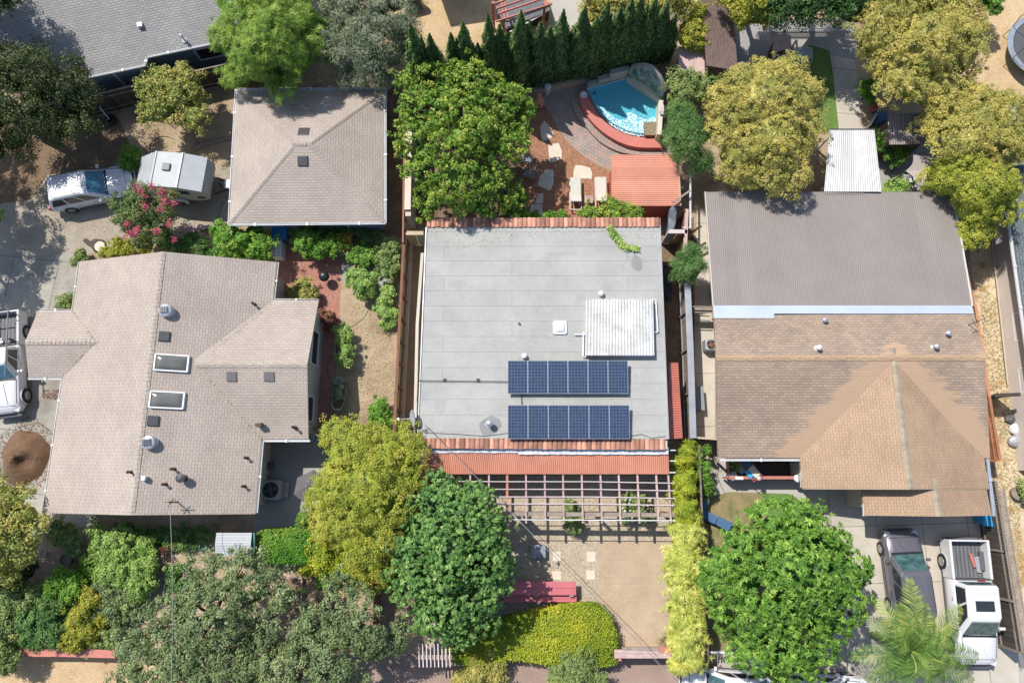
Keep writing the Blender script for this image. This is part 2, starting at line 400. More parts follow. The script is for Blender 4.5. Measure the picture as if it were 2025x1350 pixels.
def ground_mat(name, stops, scale, fine=.3, scale2=14, rough=1.0, stops2=None, bmpd=.03, spots=None):
    m, nt, b = ng(name)
    c = ramp(nt, noise(nt, scale, 7, rough=.62), stops)
    if stops2:
        f = ramp(nt, noise(nt, stops2[0], 5), [(stops2[2], (0, 0, 0)), (stops2[3], (1, 1, 1))]); c = mixc(nt, f, c, stops2[1])
    f = ramp(nt, noise(nt, scale2, 4, rough=.7), [(.25, (1 - fine,) * 3), (.75, (1 + fine * .7,) * 3)])
    c = mixc(nt, 1.0, c, f, 'MULTIPLY')
    if spots:
        v = nt.nodes.new('ShaderNodeTexVoronoi'); v.inputs['Scale'].default_value = spots[1]
        t = nt.nodes.new('ShaderNodeTexCoord'); nt.links.new(t.outputs['Object'], v.inputs['Vector'])
        c2 = ramp(nt, v.outputs['Color'], [(.2, spots[0]), (.8, spots[2])]); c = mixc(nt, spots[3], c, c2)
    nt.links.new(c, b.inputs['Base Color']); b.inputs['Roughness'].default_value = rough; b.inputs['Specular IOR Level'].default_value = .15
    bump(nt, b, noise(nt, scale2, 5, rough=.7), .6, bmpd); MATS[name] = m; return m
ground_mat('dirt', [(.3, (.22, .155, .105)), (.5, (.36, .27, .18)), (.7, (.47, .375, .26))], .5, .35, 9, stops2=(1.6, (.36, .28, .17), .52, .7))
ground_mat('dry_grass', [(.3, (.36, .26, .16)), (.5, (.49, .37, .225)), (.72, (.56, .45, .31))], .9, .42, 11, spots=((.36, .22, .1), 26, (.62, .45, .25), .35))
ground_mat('garden_soil', [(.3, (.28, .2, .14)), (.6, (.44, .34, .24)), (.75, (.52, .42, .31))], 1.2, .35, 12)
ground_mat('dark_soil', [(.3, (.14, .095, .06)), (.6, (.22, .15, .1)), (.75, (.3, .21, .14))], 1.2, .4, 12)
ground_mat('packed', [(.3, (.27, .19, .12)), (.7, (.36, .26, .17))], .8, .22, 18)
ground_mat('mulch', [(.3, (.25, .115, .07)), (.7, (.37, .185, .11))], 1.5, .35, 16, spots=((.15, .07, .045), 22, (.46, .26, .16), .55))
ground_mat('gravel', [(.3, (.24, .2, .155)), (.5, (.33, .28, .22)), (.7, (.4, .35, .28))], .6, .32, 14, spots=((.24, .2, .16), 20, (.46, .41, .34), .25))
ground_mat('aggregate', [(.3, (.33, .27, .19)), (.7, (.43, .36, .26))], .8, .3, 16, spots=((.2, .16, .11), 24, (.6, .52, .4), .5))
ground_mat('lawn', [(.3, (.08, .15, .035)), (.6, (.13, .21, .055)), (.8, (.19, .27, .08))], .9, .3, 20)
ground_mat('worn_lawn', [(.3, (.12, .15, .05)), (.5, (.24, .2, .1)), (.8, (.34, .25, .15))], 1.6, .3, 20)
ground_mat('asphalt', [(.3, (.15, .15, .155)), (.7, (.21, .21, .215))], .6, .2, 25)
ground_mat('street', [(.3, (.27, .19, .155)), (.7, (.35, .26, .215))], .5, .2, 18)
ground_mat('straw', [(.3, (.42, .31, .19)), (.5, (.55, .44, .29)), (.75, (.62, .52, .37))], .7, .3, 10, stops2=(1.1, (.34, .19, .06), .54, .66))

brick('shingle_beige', (.43, .365, .312), (.39, .33, .282), (.275, .232, .198), w=.33, h=.14, ms=.011, bias=-.1, streak=.14, bumpd=.015)
brick('shingle_grey', (.33, .32, .3), (.285, .275, .26), (.15, .15, .155), w=.33, h=.14, ms=.012, streak=.12, bumpd=.015)
brick('shingle_dark', (.16, .19, .195), (.12, .145, .15), (.06, .075, .075), w=.3, h=.135, ms=.014, streak=.12, bumpd=.02)
brick('shingle_brown', (.22, .155, .13), (.17, .12, .1), (.09, .065, .055), w=.22, h=.14, ms=.014, streak=.15)
brick('shingle_tan', (.39, .29, .21), (.3, .23, .185), (.22, .17, .135), w=.3, h=.135, ms=.012, bias=-.1, streak=.2, bumpd=.015)
brick('shingle_tan_even', (.415, .29, .19), (.375, .26, .17), (.28, .19, .13), w=.3, h=.14, ms=.01, bias=-.1, streak=.18, bumpd=.012)
brick('roll_roof', (.385, .383, .36), (.37, .368, .345), (.23, .228, .215), w=9.5, h=.8, ms=.009, offset=.37, streak=.16, fine=.16, bumpd=.008, patch=((.34, .338, .318), .55, .52, .74))
brick('brick_red', (.44, .2, .145), (.34, .15, .11), (.27, .19, .15), w=.21, h=.105, ms=.008, offset=.5, streak=.15)
brick('brick_tan', (.44, .34, .24), (.41, .315, .22), (.34, .255, .175), w=.24, h=.12, ms=.008, offset=.5, streak=.12, fine=.1, patch=((.48, .38, .27), .35, .5, .75))
brick('pavers', (.42, .27, .22), (.27, .26, .235), (.2, .17, .15), w=.23, h=.2, ms=.013, offset=.5, streak=.12, patch=((.36, .3, .25), 1.2, .5, .7))
brick('siding_dark', (.27, .23, .2), (.24, .2, .175), (.13, .11, .1), w=4, h=.16, ms=.008)
brick('slabs', (.48, .435, .365), (.45, .405, .34), (.2, .18, .155), w=2.4, h=2.9, ms=.018, offset=0, streak=.16, fine=.12)
brick('slabs_worn', (.38, .35, .3), (.34, .315, .27), (.17, .15, .13), w=2.6, h=3.2, ms=.02, offset=.3, streak=.35, fine=.2, patch=((.27, .235, .19), .5, .55, .75))

# weathering of the tan roof: bleached round the front gable, streaked grey brown away from it
_m = MATS['shingle_tan']; _n = _m.node_tree; _b = _n.nodes['Principled BSDF']; _l = _b.inputs['Base Color'].links[0]; _src = _l.from_socket
_t = _n.nodes.new('ShaderNodeTexCoord'); _s = _n.nodes.new('ShaderNodeSeparateXYZ'); _n.links.new(_t.outputs['Object'], _s.inputs[0])
def _mth(op, a, b_=None):
    k = _n.nodes.new('ShaderNodeMath'); k.operation = op
    for i, v in enumerate((a, b_)):
        if v is None: continue
        if isinstance(v, (int, float)): k.inputs[i].default_value = v
        else: _n.links.new(v, k.inputs[i])
    return k.outputs[0]
_o = at(1690, 700); _xc = (at(1587, 965, 2.7).x + at(1956, 965, 2.7).x) / 2 - _o.x; _ry = at(1412, 707, 4.08).y - _o.y
_x = _mth('ABSOLUTE', _mth('SUBTRACT', _s.outputs[0], _xc)); _y = _mth('MULTIPLY', _mth('SUBTRACT', _s.outputs[1], _ry), 1.15)
_nz = _mth('MULTIPLY', noise(_n, .5, 6, 'Object', .7, (1, 5, 5)), 3.6); _nz2 = _mth('MULTIPLY', noise(_n, .28, 2, 'Object'), 3.0)
_f = _mth('SUBTRACT', _mth('ADD', _mth('ADD', _x, _y), _mth('ADD', _nz, _nz2)), 4.1)
_n.links.new(mixc(_n, ramp(_n, _f, [(.0, (.8, .8, .8)), (.35, (0, 0, 0))]), _src, (.43, .295, .19)), _b.inputs['Base Color'])

m, nt, b = ng('panel'); MATS['panel'] = m      # photovoltaic cells: 6 x 10 per panel, pale grid lines
t_ = nt.nodes.new('ShaderNodeTexCoord'); k_ = nt.nodes.new('ShaderNodeTexBrick'); k_.offset = 0
k_.inputs['Scale'].default_value = 1; k_.inputs['Brick Width'].default_value = .157; k_.inputs['Row Height'].default_value = .16; k_.inputs['Mortar Size'].default_value = .0045
k_.inputs['Color1'].default_value = (.026, .042, .082, 1); k_.inputs['Color2'].default_value = (.038, .058, .105, 1); k_.inputs['Mortar'].default_value = (.17, .22, .3, 1)
nt.links.new(t_.outputs['UV'], k_.inputs['Vector']); nt.links.new(k_.outputs[0], b.inputs['Base Color']); b.inputs['Roughness'].default_value = .22
b.inputs['Coat Weight'].default_value = .2

leafmat('fence_green', (.4, .42, .28), (.42, .44, .3), trans=.55)
leafmat('lf_yellowgreen', (.2, .25, .03), (.39, .42, .055), (.54, .47, .12))
leafmat('lf_yellowgreen2', (.2, .25, .03), (.38, .38, .05), (.5, .4, .08))
leafmat('lf_tan', (.26, .25, .06), (.48, .43, .11), (.62, .51, .19))
leafmat('lf_walnut', (.07, .17, .02), (.19, .32, .045), (.5, .5, .1))
leafmat('lf_maple', (.035, .1, .03), (.13, .26, .06), (.32, .46, .15), trans=.1)
leafmat('lf_bright', (.04, .11, .02), (.13, .27, .035), (.34, .5, .1), trans=.1)
leafmat('lf_citrus', (.05, .17, .02), (.16, .34, .04), (.38, .48, .09))
leafmat('lf_oak', (.08, .12, .045), (.21, .28, .12), (.35, .39, .21))
leafmat('lf_oakdark', (.025, .045, .015), (.065, .09, .03), (.16, .18, .06))
leafmat('lf_olive', (.12, .15, .09), (.26, .3, .19), (.42, .45, .32))
leafmat('lf_pine', (.06, .14, .02), (.19, .32, .045), (.42, .5, .1), trans=.06)
leafmat('lf_cypress', (.04, .09, .03), (.11, .2, .06), (.3, .38, .12), trans=.1)
leafmat('lf_hedge', (.15, .22, .02), (.33, .4, .035), (.56, .52, .05))
leafmat('lf_bamboo', (.26, .34, .05), (.58, .6, .12), (.8, .74, .28))
leafmat('lf_bush', (.12, .19, .06), (.26, .34, .11), (.42, .46, .18))
leafmat('lf_lime', (.14, .26, .05), (.32, .48, .12), (.5, .6, .2))
leafmat('lf_feather', (.05, .13, .03), (.13, .25, .07), (.24, .34, .12))
leafmat('lf_red', (.14, .05, .04), (.24, .1, .07), (.3, .18, .1))
leafmat('lf_myrtle', (.05, .11, .03), (.14, .22, .07), (.36, .26, .12))
leafmat('lf_palm', (.06, .14, .03), (.16, .27, .05), (.46, .46, .12))
leafmat('lf_autumn', (.15, .21, .05), (.38, .4, .1), (.58, .44, .17))
leafmat('lf_straw', (.35, .28, .15), (.48, .4, .24), (.56, .48, .32))
leafmat('flower_pink', (.34, .035, .08), (.47, .07, .14), (.56, .18, .24)); leafmat('lf_dark', (.02, .06, .015), (.055, .13, .035), (.14, .23, .07)); M('tar', (.25, .25, .245), .8, (.2, .2, .2), 3, fine=.2)
leafmat('flower_white', (.6, .58, .5), (.72, .7, .62), (.8, .78, .7)); leafmat('flower_orange', (.5, .25, .04), (.6, .34, .06), (.6, .42, .1))

# ---------------------------------------------------------------- ground and paving
g = MB(); g.poly([(-300, -300, 0), (300, -300, 0), (300, 300, 0), (-300, 300, 0)]); tag(g.build('ground', 'dirt'), kind='structure')
struct('dry_field', [[(640, -60), (1180, -60), (1180, 60), (1040, 150), (1000, 185), (830, 200), (800, 130), (640, 60)]], 'dry_grass', .004)
struct('parking_gravel', [[(-60, 230), (180, 250), (270, 300), (460, 330), (450, 440), (330, 470), (230, 480), (170, 505), (-60, 505)]], 'gravel', .004)
struct('shaded_soil', [[(-60, 225), (235, 235), (262, 300), (215, 335), (95, 345), (60, 395), (-60, 410)]], 'dark_soil', .0075)  # darker soil laid over the gravel, oak shade put into its colour
struct('driveway', [[(-60, 500), (165, 503), (150, 620), (150, 760), (125, 1012), (70, 1090), (-60, 1090)]], 'slabs_worn', .008, (1, -.1, 0))
struct('brick_patio', [[(536, 440), (592, 440), (594, 500), (676, 506), (668, 690), (655, 880), (590, 880), (560, 700), (536, 620)]], 'brick_red', .008, (.1, 1, 0))
struct('stone_path', [[(676, 520), (768, 545), (770, 590), (735, 566), (676, 556)]], 'concrete_grey', .010)
struct('concrete_patio', [[(500, 862), (655, 862), (650, 1060), (500, 1060)]], 'concrete_grey', .012)
struct('garden_soil', [[(-60, 1010), (190, 1010), (190, 1050), (510, 1050), (770, 1050), (780, 1285), (-60, 1285)]], 'garden_soil', .004)
struct('side_path', [[(150, 1010), (181, 1010), (182, 1042), (135, 1044), (110, 1010)]], 'concrete', .012)
struct('side_yard', [[(798, 465), (850, 465), (835, 880), (780, 880)]], 'packed', .0085)
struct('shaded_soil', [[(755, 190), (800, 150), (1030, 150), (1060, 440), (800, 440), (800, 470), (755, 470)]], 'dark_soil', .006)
struct('mulch_bed', [[(1030, 186), (1330, 186), (1345, 440), (1030, 440)]], 'mulch', .010)
def arc(l, n=6):
    """smooth curve through points (Catmull-Rom)"""
    o = []
    for i in range(len(l) - 1):
        p0, p1, p2, p3 = [np.array(l[max(0, min(len(l) - 1, i + j))], float) for j in (-1, 0, 1, 2)]
        for k in range(n):
            t = k / n; o.append(tuple(.5 * ((2 * p1) + (-p0 + p2) * t + (2 * p0 - 5 * p1 + 4 * p2 - p3) * t * t + (-p0 + 3 * p1 - 3 * p2 + p3) * t ** 3)))
    return o + [tuple(l[-1])]
edge = arc([(1050, 196), (1072, 205), (1092, 232), (1106, 258), (1122, 280), (1146, 302), (1178, 324), (1212, 341)])
struct('paver_patio', [edge + [(1335, 345), (1330, 150), (1245, 140), (1035, 186)]], 'pavers', .012, (.86, -.5, 0))
struct('shed_yard', [[(1230, 400), (1350, 400), (1350, 470), (1300, 470), (1300, 432), (1230, 432)]], 'packed', .012)
struct('side_soil', [[(1295, 450), (1372, 430), (1372, 870), (1295, 870)]], 'dark_soil', .004)
struct('walkway', [[(1378, 415), (1440, 400), (1450, 900), (1372, 868), (1374, 600)]], 'slabs', .012)
struct('porch_walk', [[(1396, 905), (1610, 905), (1640, 1000), (1600, 998), (1560, 976), (1440, 972), (1396, 985)]], 'concrete', .014)
struct('front_lawn', [[(1396, 985), (1440, 973), (1560, 975), (1605, 1000), (1660, 1080), (1640, 1300), (1396, 1300)]], 'worn_lawn', .004)
struct('green_lawn', [[(1505, 975), (1560, 976), (1602, 1000), (1620, 1060), (1520, 1040)]], 'lawn', .009)
struct('driveway', [[(1600, 960), (1990, 980), (2016, 1360), (1660, 1380), (1600, 1280)]], 'slabs', .018, (1, .03, 0))
struct('aggregate_yard', [[(840, 940), (1330, 940), (1330, 1085), (1183, 1085), (1183, 1290), (840, 1290)]], 'aggregate', .008)
struct('brick_driveway', [[(1183, 1070), (1345, 1070), (1350, 1295), (1183, 1295)]], 'brick_tan', .012)
struct('sidewalk', [[(690, 1292), (1420, 1292), (1420, 1480), (690, 1480)]], 'street', .016)
struct('verge', [[(-60, 1290), (690, 1292), (690, 1480), (-60, 1480)]], 'dry_grass', .004)
struct('kerb_path', [[(250, 1285), (690, 1285), (690, 1310), (250, 1312)]], 'street', .02)
struct('parking_apron', [[(1420, 1285), (2100, 1285), (2100, 1500), (1420, 1500)]], 'concrete', .008)
struct('straw_strip', [[(1905, 380), (1990, 380), (2120, 500), (2120, 1500), (2020, 1500), (1975, 1010), (1950, 800)]], 'straw', .006)
struct('backyard_slab', [[(1455, 40), (1690, 50), (1700, 140), (1645, 132), (1640, 100), (1600, 88), (1575, 130), (1455, 150)]], 'concrete_grey', .012)
struct('backyard_lawn', [[(1575, 120), (1598, 90), (1625, 88), (1648, 105), (1646, 130), (1662, 262), (1560, 262)]], 'lawn', .008)
struct('garden_walk', [[(1643, 110), (1691, 118), (1706, 265), (1660, 265)]], 'slabs', .016, (1, -.1, 0))
struct('brick_edging', [[(1691, 118), (1708, 118), (1735, 220), (1735, 265), (1706, 265)]], 'brick_tan', .021)
struct('side_patio', [[(1706, 262), (1880, 262), (1880, 400), (1706, 400)]], 'concrete_grey', .008)
struct('play_yard', [[(1850, -60), (2100, -60), (2100, 195), (1850, 195)]], 'dry_grass', .006)
struct('court', [[(1940, 189), (2120, 189), (2120, 480), (1990, 400), (1940, 330)]], 'asphalt', .008)
struct('neighbour_patio', [[(1085, -60), (1320, -60), (1280, 20), (1095, 60)]], 'concrete', .012)
struct('neighbour_lawn', [[(632, -60), (715, -60), (712, 30), (636, 34)]], 'lawn', .012)
struct('neighbour_walk', [[(560, -60), (632, -60), (638, 30), (565, 30)]], 'concrete', .014)
struct('neighbour_yard', [[(-60, -60), (30, -60), (32, 160), (-60, 170)]], 'concrete', .012)
struct('alley', [[(160, 205), (470, 130), (470, 90), (160, 150)]], 'concrete_grey', .008)

# ---------------------------------------------------------------- roof and wall helpers
def inset(c, d):
    n = len(c); o = []
    for i in range(n):
        p = Vector(c[i]); a = (Vector(c[i - 1]) - p); b_ = (Vector(c[(i + 1) % n]) - p); a.z = b_.z = 0
        o.append(p + (a.normalized() + b_.normalized()) * d)
    return o
def gable(parent, c, rise, mat, wallmat=None, t=.16, over=.38, ridgecap=None, name='roof', k0=None, k1=None):
    """c: A,B,C,D eave corners (world); ridge from the middle of AB to the middle of CD"""
    A, B, Cc, D = [Vector(q) for q in c]; r1 = (A + B) / 2; r2 = (Cc + D) / 2; r1.z += rise; r2.z += rise
    rf = MB().solid([[A, r1, r2, D], [r1, B, Cc, r2]], t=t).build(name, mat, parent)
    wall = None
    if wallmat:
        a, b_, c_, d_ = inset(c, over); q1 = (a + b_) / 2; q2 = (c_ + d_) / 2; s = (b_ - a).length / 2 / ((B - A).length / 2) * rise
        for q in (a, b_, c_, d_): q.z -= t + .02 - rise * .0
        q1.z = q2.z = a.z + s
        wall = MB().solid([[a, q1, q2, d_], [q1, b_, c_, q2]], z0=.0).build('wall', wallmat, parent)
    if ridgecap:
        d = (r2 - r1).normalized(); n = int((r2 - r1).length / .22); mb = MB((0, 1, 0)); sd = Vector((-d.y, d.x, 0)); sl = rise / ((B - A).length / 2)
        for i in range(n):
            p = r1 + d * (.22 * i); q = p + d * .235; z = Vector((0, 0, .012 + .014 * (i % 2) * 0 + .006)); lift = Vector((0, 0, .018))
            mb.add([p + z - sd * .15 - Vector((0, 0, .15 * sl)), p + z, p + z + sd * .15 - Vector((0, 0, .15 * sl)), q + z + lift - sd * .15 - Vector((0, 0, .15 * sl)), q + z + lift, q + z + lift + sd * .15 - Vector((0, 0, .15 * sl))], [(0, 1, 4, 3), (1, 2, 5, 4), (3, 4, 1, 0)[:0] or (0, 3, 4, 1)[:0] or (2, 1, 4, 5)[:0] or (1, 2, 5)] if 0 else [(0, 1, 4, 3), (1, 2, 5, 4)])
        mb.build('ridge_cap', ridgecap, rf)
    return rf, wall
def gutter(parent, P, mat='gutter', w=.11, h=.11, name='gutter', straps=2.2):
    """open trough along the eave points"""
    mb = MB()
    for a, b_ in zip(P[:-1], P[1:]):
        a = Vector(a); b_ = Vector(b_); d = (b_ - a).normalized(); n = Vector((d.y, -d.x, 0)) * (w / 2 - .012)
        mb.bar(a - n, b_ - n, .02, h); mb.bar(a + n, b_ + n, .02, h); mb.bar(a - Vector((0, 0, h / 2 - .01)), b_ - Vector((0, 0, h / 2 - .01)), w - .045, .015)
        L = (b_ - a).length; k = max(1, int(L / straps))
        for i in range(k): p = a + d * (L * (i + .5) / k) + Vector((0, 0, h / 2 + .006)); mb.box(p, (.09, .16, .012), math.atan2(d.y, d.x))
    return mb.build(name, mat, parent)
def strip(parent, name, P, w, h, mat):
    mb = MB()
    for a, b_ in zip(P[:-1], P[1:]): mb.bar(a, b_, w, h)
    return mb.build(name, mat, parent)
def win(parent, A, B, s0, s1, z0, z1, frame='white_paint', glass='glass_dark', kind='window'):
    """window or door on the wall running A -> B, outside on the right hand"""
    A = Vector(A); B = Vector(B); d = (B - A); d.z = 0; d.normalize(); n = Vector((d.y, -d.x, 0)); A = Vector((A.x, A.y, 0))
    p = [A + d * s0 + Vector((0, 0, z0)), A + d * s1 + Vector((0, 0, z0)), A + d * s1 + Vector((0, 0, z1)), A + d * s0 + Vector((0, 0, z1))]
    o = n * .03; mb = MB()
    for i in range(4): mb.bar(p[i] + o, p[(i + 1) % 4] + o, .08, .08)
    f = mb.build(kind + '_frame' if 0 else kind, frame, parent)
    q = MB(); a = [x + n * .02 for x in p]; q.add(a + [x - n * .015 for x in a], [(0, 1, 2, 3), (7, 6, 5, 4), (0, 4, 5, 1), (1, 5, 6, 2), (2, 6, 7, 3), (3, 7, 4, 0)]); q.build('pane' if kind == 'window' else 'panel', glass, f)
    return f
def corrug(P, pitch, amp, t=.012, along=0, sag=0):
    """corrugated sheet on quad P=(A,B,C,D); ribs run A->D and repeat along A->B"""
    A, B, Cc, D = [Vector(q) for q in P]; L = (B - A).length; n = max(2, int(L / pitch)) * 4
    nr = (B - A).cross(D - A).normalized(); nr = nr if nr.z > 0 else -nr; mb = MB()
    for i in range(n):
        vv = []
        for j in (i, i + 1):
            s = j / n; h = nr * (amp * (0, 1, 0, -1)[j % 4]); vv += [A.lerp(B, s) + h, D.lerp(Cc, s) + h]
        a, d, b_, c_ = vv; mb.r_ = None
        q = [a, b_, c_, d]
        mb.add(q + [x - nr * t for x in q], [(0, 1, 2, 3), (7, 6, 5, 4), (0, 3, 7, 4)[:0] or (3, 7, 6, 2), (0, 1, 5, 4)], random.Random(i // 26).random())
    return mb
def tiles(parent, A, B, w, mat='clay', pitch=.24, name='tile_course', flip=1):
    """row of barrel tiles from A to B, each lying across the row, width w"""
    A = Vector(A); B = Vector(B); d = (B - A); L = d.length; d.normalize(); n = Vector((-d.y, d.x, 0)) * flip; k = int(L / pitch); mb = MB()
    for i in range(k):
        c = A + d * (pitch * (i + .5)) + n * random.uniform(-.015, .015); r0 = pitch * .46; r1 = pitch * .55; yaw = random.uniform(-.02, .02)
        vv = []; m = 6; rv = random.random()
        for rr, q in ((r0, -w / 2), (r1, w / 2)):
            for j in range(m + 1): a = math.pi * j / m; vv.append(c + n * q + d * (rr * math.cos(a) + yaw * q) + Vector((0, 0, rr * .75 * math.sin(a) - .04 * (q > 0))))
        fs = [(j, j + 1, m + 2 + j, m + 1 + j) for j in range(m)] + [tuple(range(m + 1)), tuple(range(2 * m + 1, m, -1))]
        mb.add(vv, fs, rv)
        # pan between two covers
        e = c + d * pitch / 2; mb.add([e - n * w / 2 - d * .04, e - n * w / 2 + d * .04, e + n * w / 2 + d * .04, e + n * w / 2 - d * .04], [(0, 1, 2, 3)], rv * .4)
    return mb.build(name, mat, parent, False)
def vent_box(parent, p, s=.42, rz=0, mat='dark_metal', h=.12, tilt=None, name='roof_vent'):
    return MB().box((p[0], p[1], p[2] + h / 2), (s, s * .95, h), rz, bev=.03, tilt=tilt).build(name, mat, parent)
def stack(parent, p, r=.05, h=.4, mat='fence_rust', cap=True, name='vent_pipe', fl=.17):
    mb = MB(); pr = [(fl, -.12), (fl * .9, .03), (r + .02, .06), (r, .08), (r, h)]
    if cap: pr += [(r * 1.9, h + .01), (r * 1.9, h + .06), (r * .5, h + .13)]
    return mb.lathe(p, pr, 12).build(name, mat, parent)
def turbine(parent, p, r=.28):
    o = MB().lathe(p, [(r * 1.25, -.15), (r * 1.1, .02), (r, .05), (r, .22), (r * 1.2, .25), (r * 1.12, .34), (r * .6, .4), (.03, .42)], 24).build('solar_fan', 'galv', parent, False)
    MB().box((p[0], p[1], p[2] + .44), (.38, .3, .03), .1, tilt=('Y', .15)).build('solar_cell', 'panel', o)
    mb = MB()
    for i in range(3):
        for j in range(2): mb.box((p[0] - .11 + .11 * i, p[1] - .07 + .14 * j, p[2] + .465 - .016 * (i - 1)), (.085, .11, .006), .1)
    mb.build('solar_fan_cells', 'dark_metal', o); return o
def skylight(parent, c, w, l, rz=0, frame='white_paint', glass='glass_dark', h=.16, tilt=None, dome=.12):
    m = Matrix.Translation(Vector(c)) @ Matrix.Rotation(rz, 4, 'Z')
    if tilt: m = m @ Matrix.Rotation(tilt[1], 4, tilt[0])
    f = MB(); W, Lg = w / 2, l / 2
    for a, b_ in (((-W, -Lg), (W, -Lg)), ((W, -Lg), (W, Lg)), ((W, Lg), (-W, Lg)), ((-W, Lg), (-W, -Lg))):
        f.bar(m @ Vector((a[0], a[1], h / 2)), m @ Vector((b_[0], b_[1], h / 2)), .07, h)
    f = f.build('skylight', frame, parent)
    n = 10; vv = []; fs = []
    for i in range(n + 1):
        for j in range(n + 1):
            u, v = i / n * 2 - 1, j / n * 2 - 1; z = dome * (1 - u ** 4) * (1 - v ** 4)
            vv.append(m @ Vector((u * (W - .04), v * (Lg - .04), h * .8 + z)))
    for i in range(n):
        for j in range(n): k = i * (n + 1) + j; fs.append((k, k + n + 1, k + n + 2, k + 1))
    MB().add(vv, fs).build('dome', glass, f, True); return f
# ---------------------------------------------------------------- beige house on the left
EZ = 2.7
H = thing('house', 'beige shingled house with three gables, two skylights and two round solar fans', 'house', at(300, 760))
c = pts([(157, 517), (547, 518), (505, 1016), (85, 1014)], EZ)
roofA, wallA = gable(H, c, 1.68, 'shingle_beige', 'wall_cream', ridgecap='shingle_beige')
ax = (c[3] - c[0]).normalized(); rg1 = (c[0] + c[1]) / 2; rg2 = (c[2] + c[3]) / 2
w = pts([(75, 615), (56, 746), (122, 746), (143, 615)], EZ)
inn = [w[0], w[1], w[1] + (w[2] - w[1]).normalized() * 4.2, w[0] + (w[3] - w[0]).normalized() * 4.0]
wc = [inn[0], inn[1], inn[2], inn[3]]
gable(H, wc, .62, 'shingle_beige', 'wall_cream', ridgecap='shingle_beige')
e = pts([(630, 594), (610, 868), (517, 868), (545, 594)], EZ)
ec = [e[0], e[1], e[1] + (e[2] - e[1]).normalized() * 5.6, e[0] + (e[3] - e[0]).normalized() * 5.6]
roofE, wallE = gable(H, ec, 1.16, 'shingle_beige', 'wall_cream', ridgecap='shingle_beige')
def gz(P, d=.06, dz=-.08): return [Vector((p.x + d * (0 if len(P) < 0 else 0), p.y, p.z + dz)) for p in P]
gutter(H, gz(pts([(156, 517), (142, 615)], EZ))); gutter(H, gz(pts([(142, 613), (76, 613)], EZ)))
gutter(H, gz(pts([(54, 748), (122, 748), (84, 1016)], EZ)), 'white_paint')
gutter(H, gz(pts([(549, 518), (541, 592)], EZ))); gutter(H, gz(pts([(541, 592), (630, 593)], EZ)))
gutter(H, gz(pts([(612, 871), (519, 871), (507, 1014)], EZ)), 'white_paint')
sl = 1.68 / ((c[1] - c[0]).length / 2)
def onA(px, py, dz=.0):
    """point on the main roof under a photo point"""
    z = 3.5
    for _ in range(12):
        p = at(px, py, z); t = (p - c[0]).dot(ax); L0 = c[0] + ax * t; L1 = rg1 + ax * t
        d = abs((Vector((p.x, p.y, 0)) - Vector((L1.x, L1.y, 0))).dot(Vector((-ax.y, ax.x, 0)))); z = EZ + 1.68 - d * sl
    p = at(px, py, z); p.z += dz; return p
ay = math.atan2(ax.y, ax.x) + math.pi / 2
turbine(roofA, onA(332, 616)); turbine(roofA, onA(299, 875))
skylight(roofA, onA(340, 718, -.02), 1.5, .78, ay, glass='skylight_grey', tilt=('Y', .3)); skylight(roofA, onA(331, 791, -.02), 1.5, .78, ay, glass='skylight_grey', tilt=('Y', .3))
for x, y in ((325, 665), (303, 832)): vent_box(roofA, onA(x, y, -.02), .52, ay, tilt=('Y', .3))
for x, y in ((458, 744), (532, 744)):
    p = at(x, y, 3.7); vent_box(roofE, (p.x, p.y, 3.62), .52, ay, tilt=('X', .3), mat='vent_grey')
for x, y in ((504, 602), (260, 933), (345, 927), (328, 957), (489, 905), (484, 961)): stack(roofA, onA(x, y), .04, .3, 'vent_brown', fl=.1)
stack(roofA, onA(365, 945), .12, .42, 'dark_metal'); vent_box(roofA, onA(289, 946), .22, ay, 'galv', .3, name='flue')
p = at(583, 845, 3.0); stack(roofE, p, .04, .3, 'vent_brown', fl=.1); p = at(513, 840, 3.2); MB().box((p.x, p.y, p.z), (.32, .16, .35), .1).build('flue', 'vent_brown', roofE)
p = onA(352, 992); mb = MB().tube([p, p + Vector((0, 0, .9))], .03); mb.bar(p + Vector((-.25, 0, .8)), p + Vector((.25, .1, .8)), .03, .03); mb.bar(p + Vector((-.1, -.2, .7)), p + Vector((.1, .2, .7)), .03, .03); mb.build('service_mast', 'vent_brown', roofA)
a, b_ = inset(ec, .38)[:2]
win(H, b_, a, .6, 1.9, 1.0, 2.1); win(H, b_, a, 3.6, 5.4, .9, 2.1)
a1, a2 = inset(c, .38)[2], inset(c, .38)[3]
win(H, a2, a1, 3.5, 5.5, .9, 2.1)

# ---------------------------------------------------------------- hip roofed garage
G = thing('garage', 'square garage with beige pyramid hip roof and two flat vents', 'garage', at(605, 330))
c = pts([(468, 179), (760, 178), (759, 439), (453, 441)], 2.6); p1, p2 = at(583, 284, 3.95), at(611, 284, 3.95)
rf = MB().solid([[c[0], c[1], p2, p1], [c[1], c[2], p2], [c[2], c[3], p1, p2], [c[3], c[0], p1]], t=.15).build('roof', 'shingle_beige', G)
mb = MB((0, 1, 0))
for a, b_ in ((c[0], p1), (c[1], p2), (c[2], p2), (c[3], p1), (p1, p2)):
    d = (b_ - a); n = int(d.length / .2); dn = d.normalized(); sd = Vector((-dn.y, dn.x, 0)).normalized() * .12
    for i in range(n):
        u = a + dn * (.2 * i) + Vector((0, 0, .03)); v = u + dn * .21 + Vector((0, 0, .008)); s = Vector((0, 0, -.045))
        mb.add([u - sd + s, u, u + sd + s, v - sd + s, v, v + sd + s], [(0, 1, 4, 3), (1, 2, 5, 4)], (i * .37) % 1)
mb.build('hip_cap', 'shingle_beige', rf)
ww = inset(c, .42); wl = MB().prism([Vector((q.x, q.y, 2.46)) for q in ww], 2.46).build('wall', 'wall_blue', G)
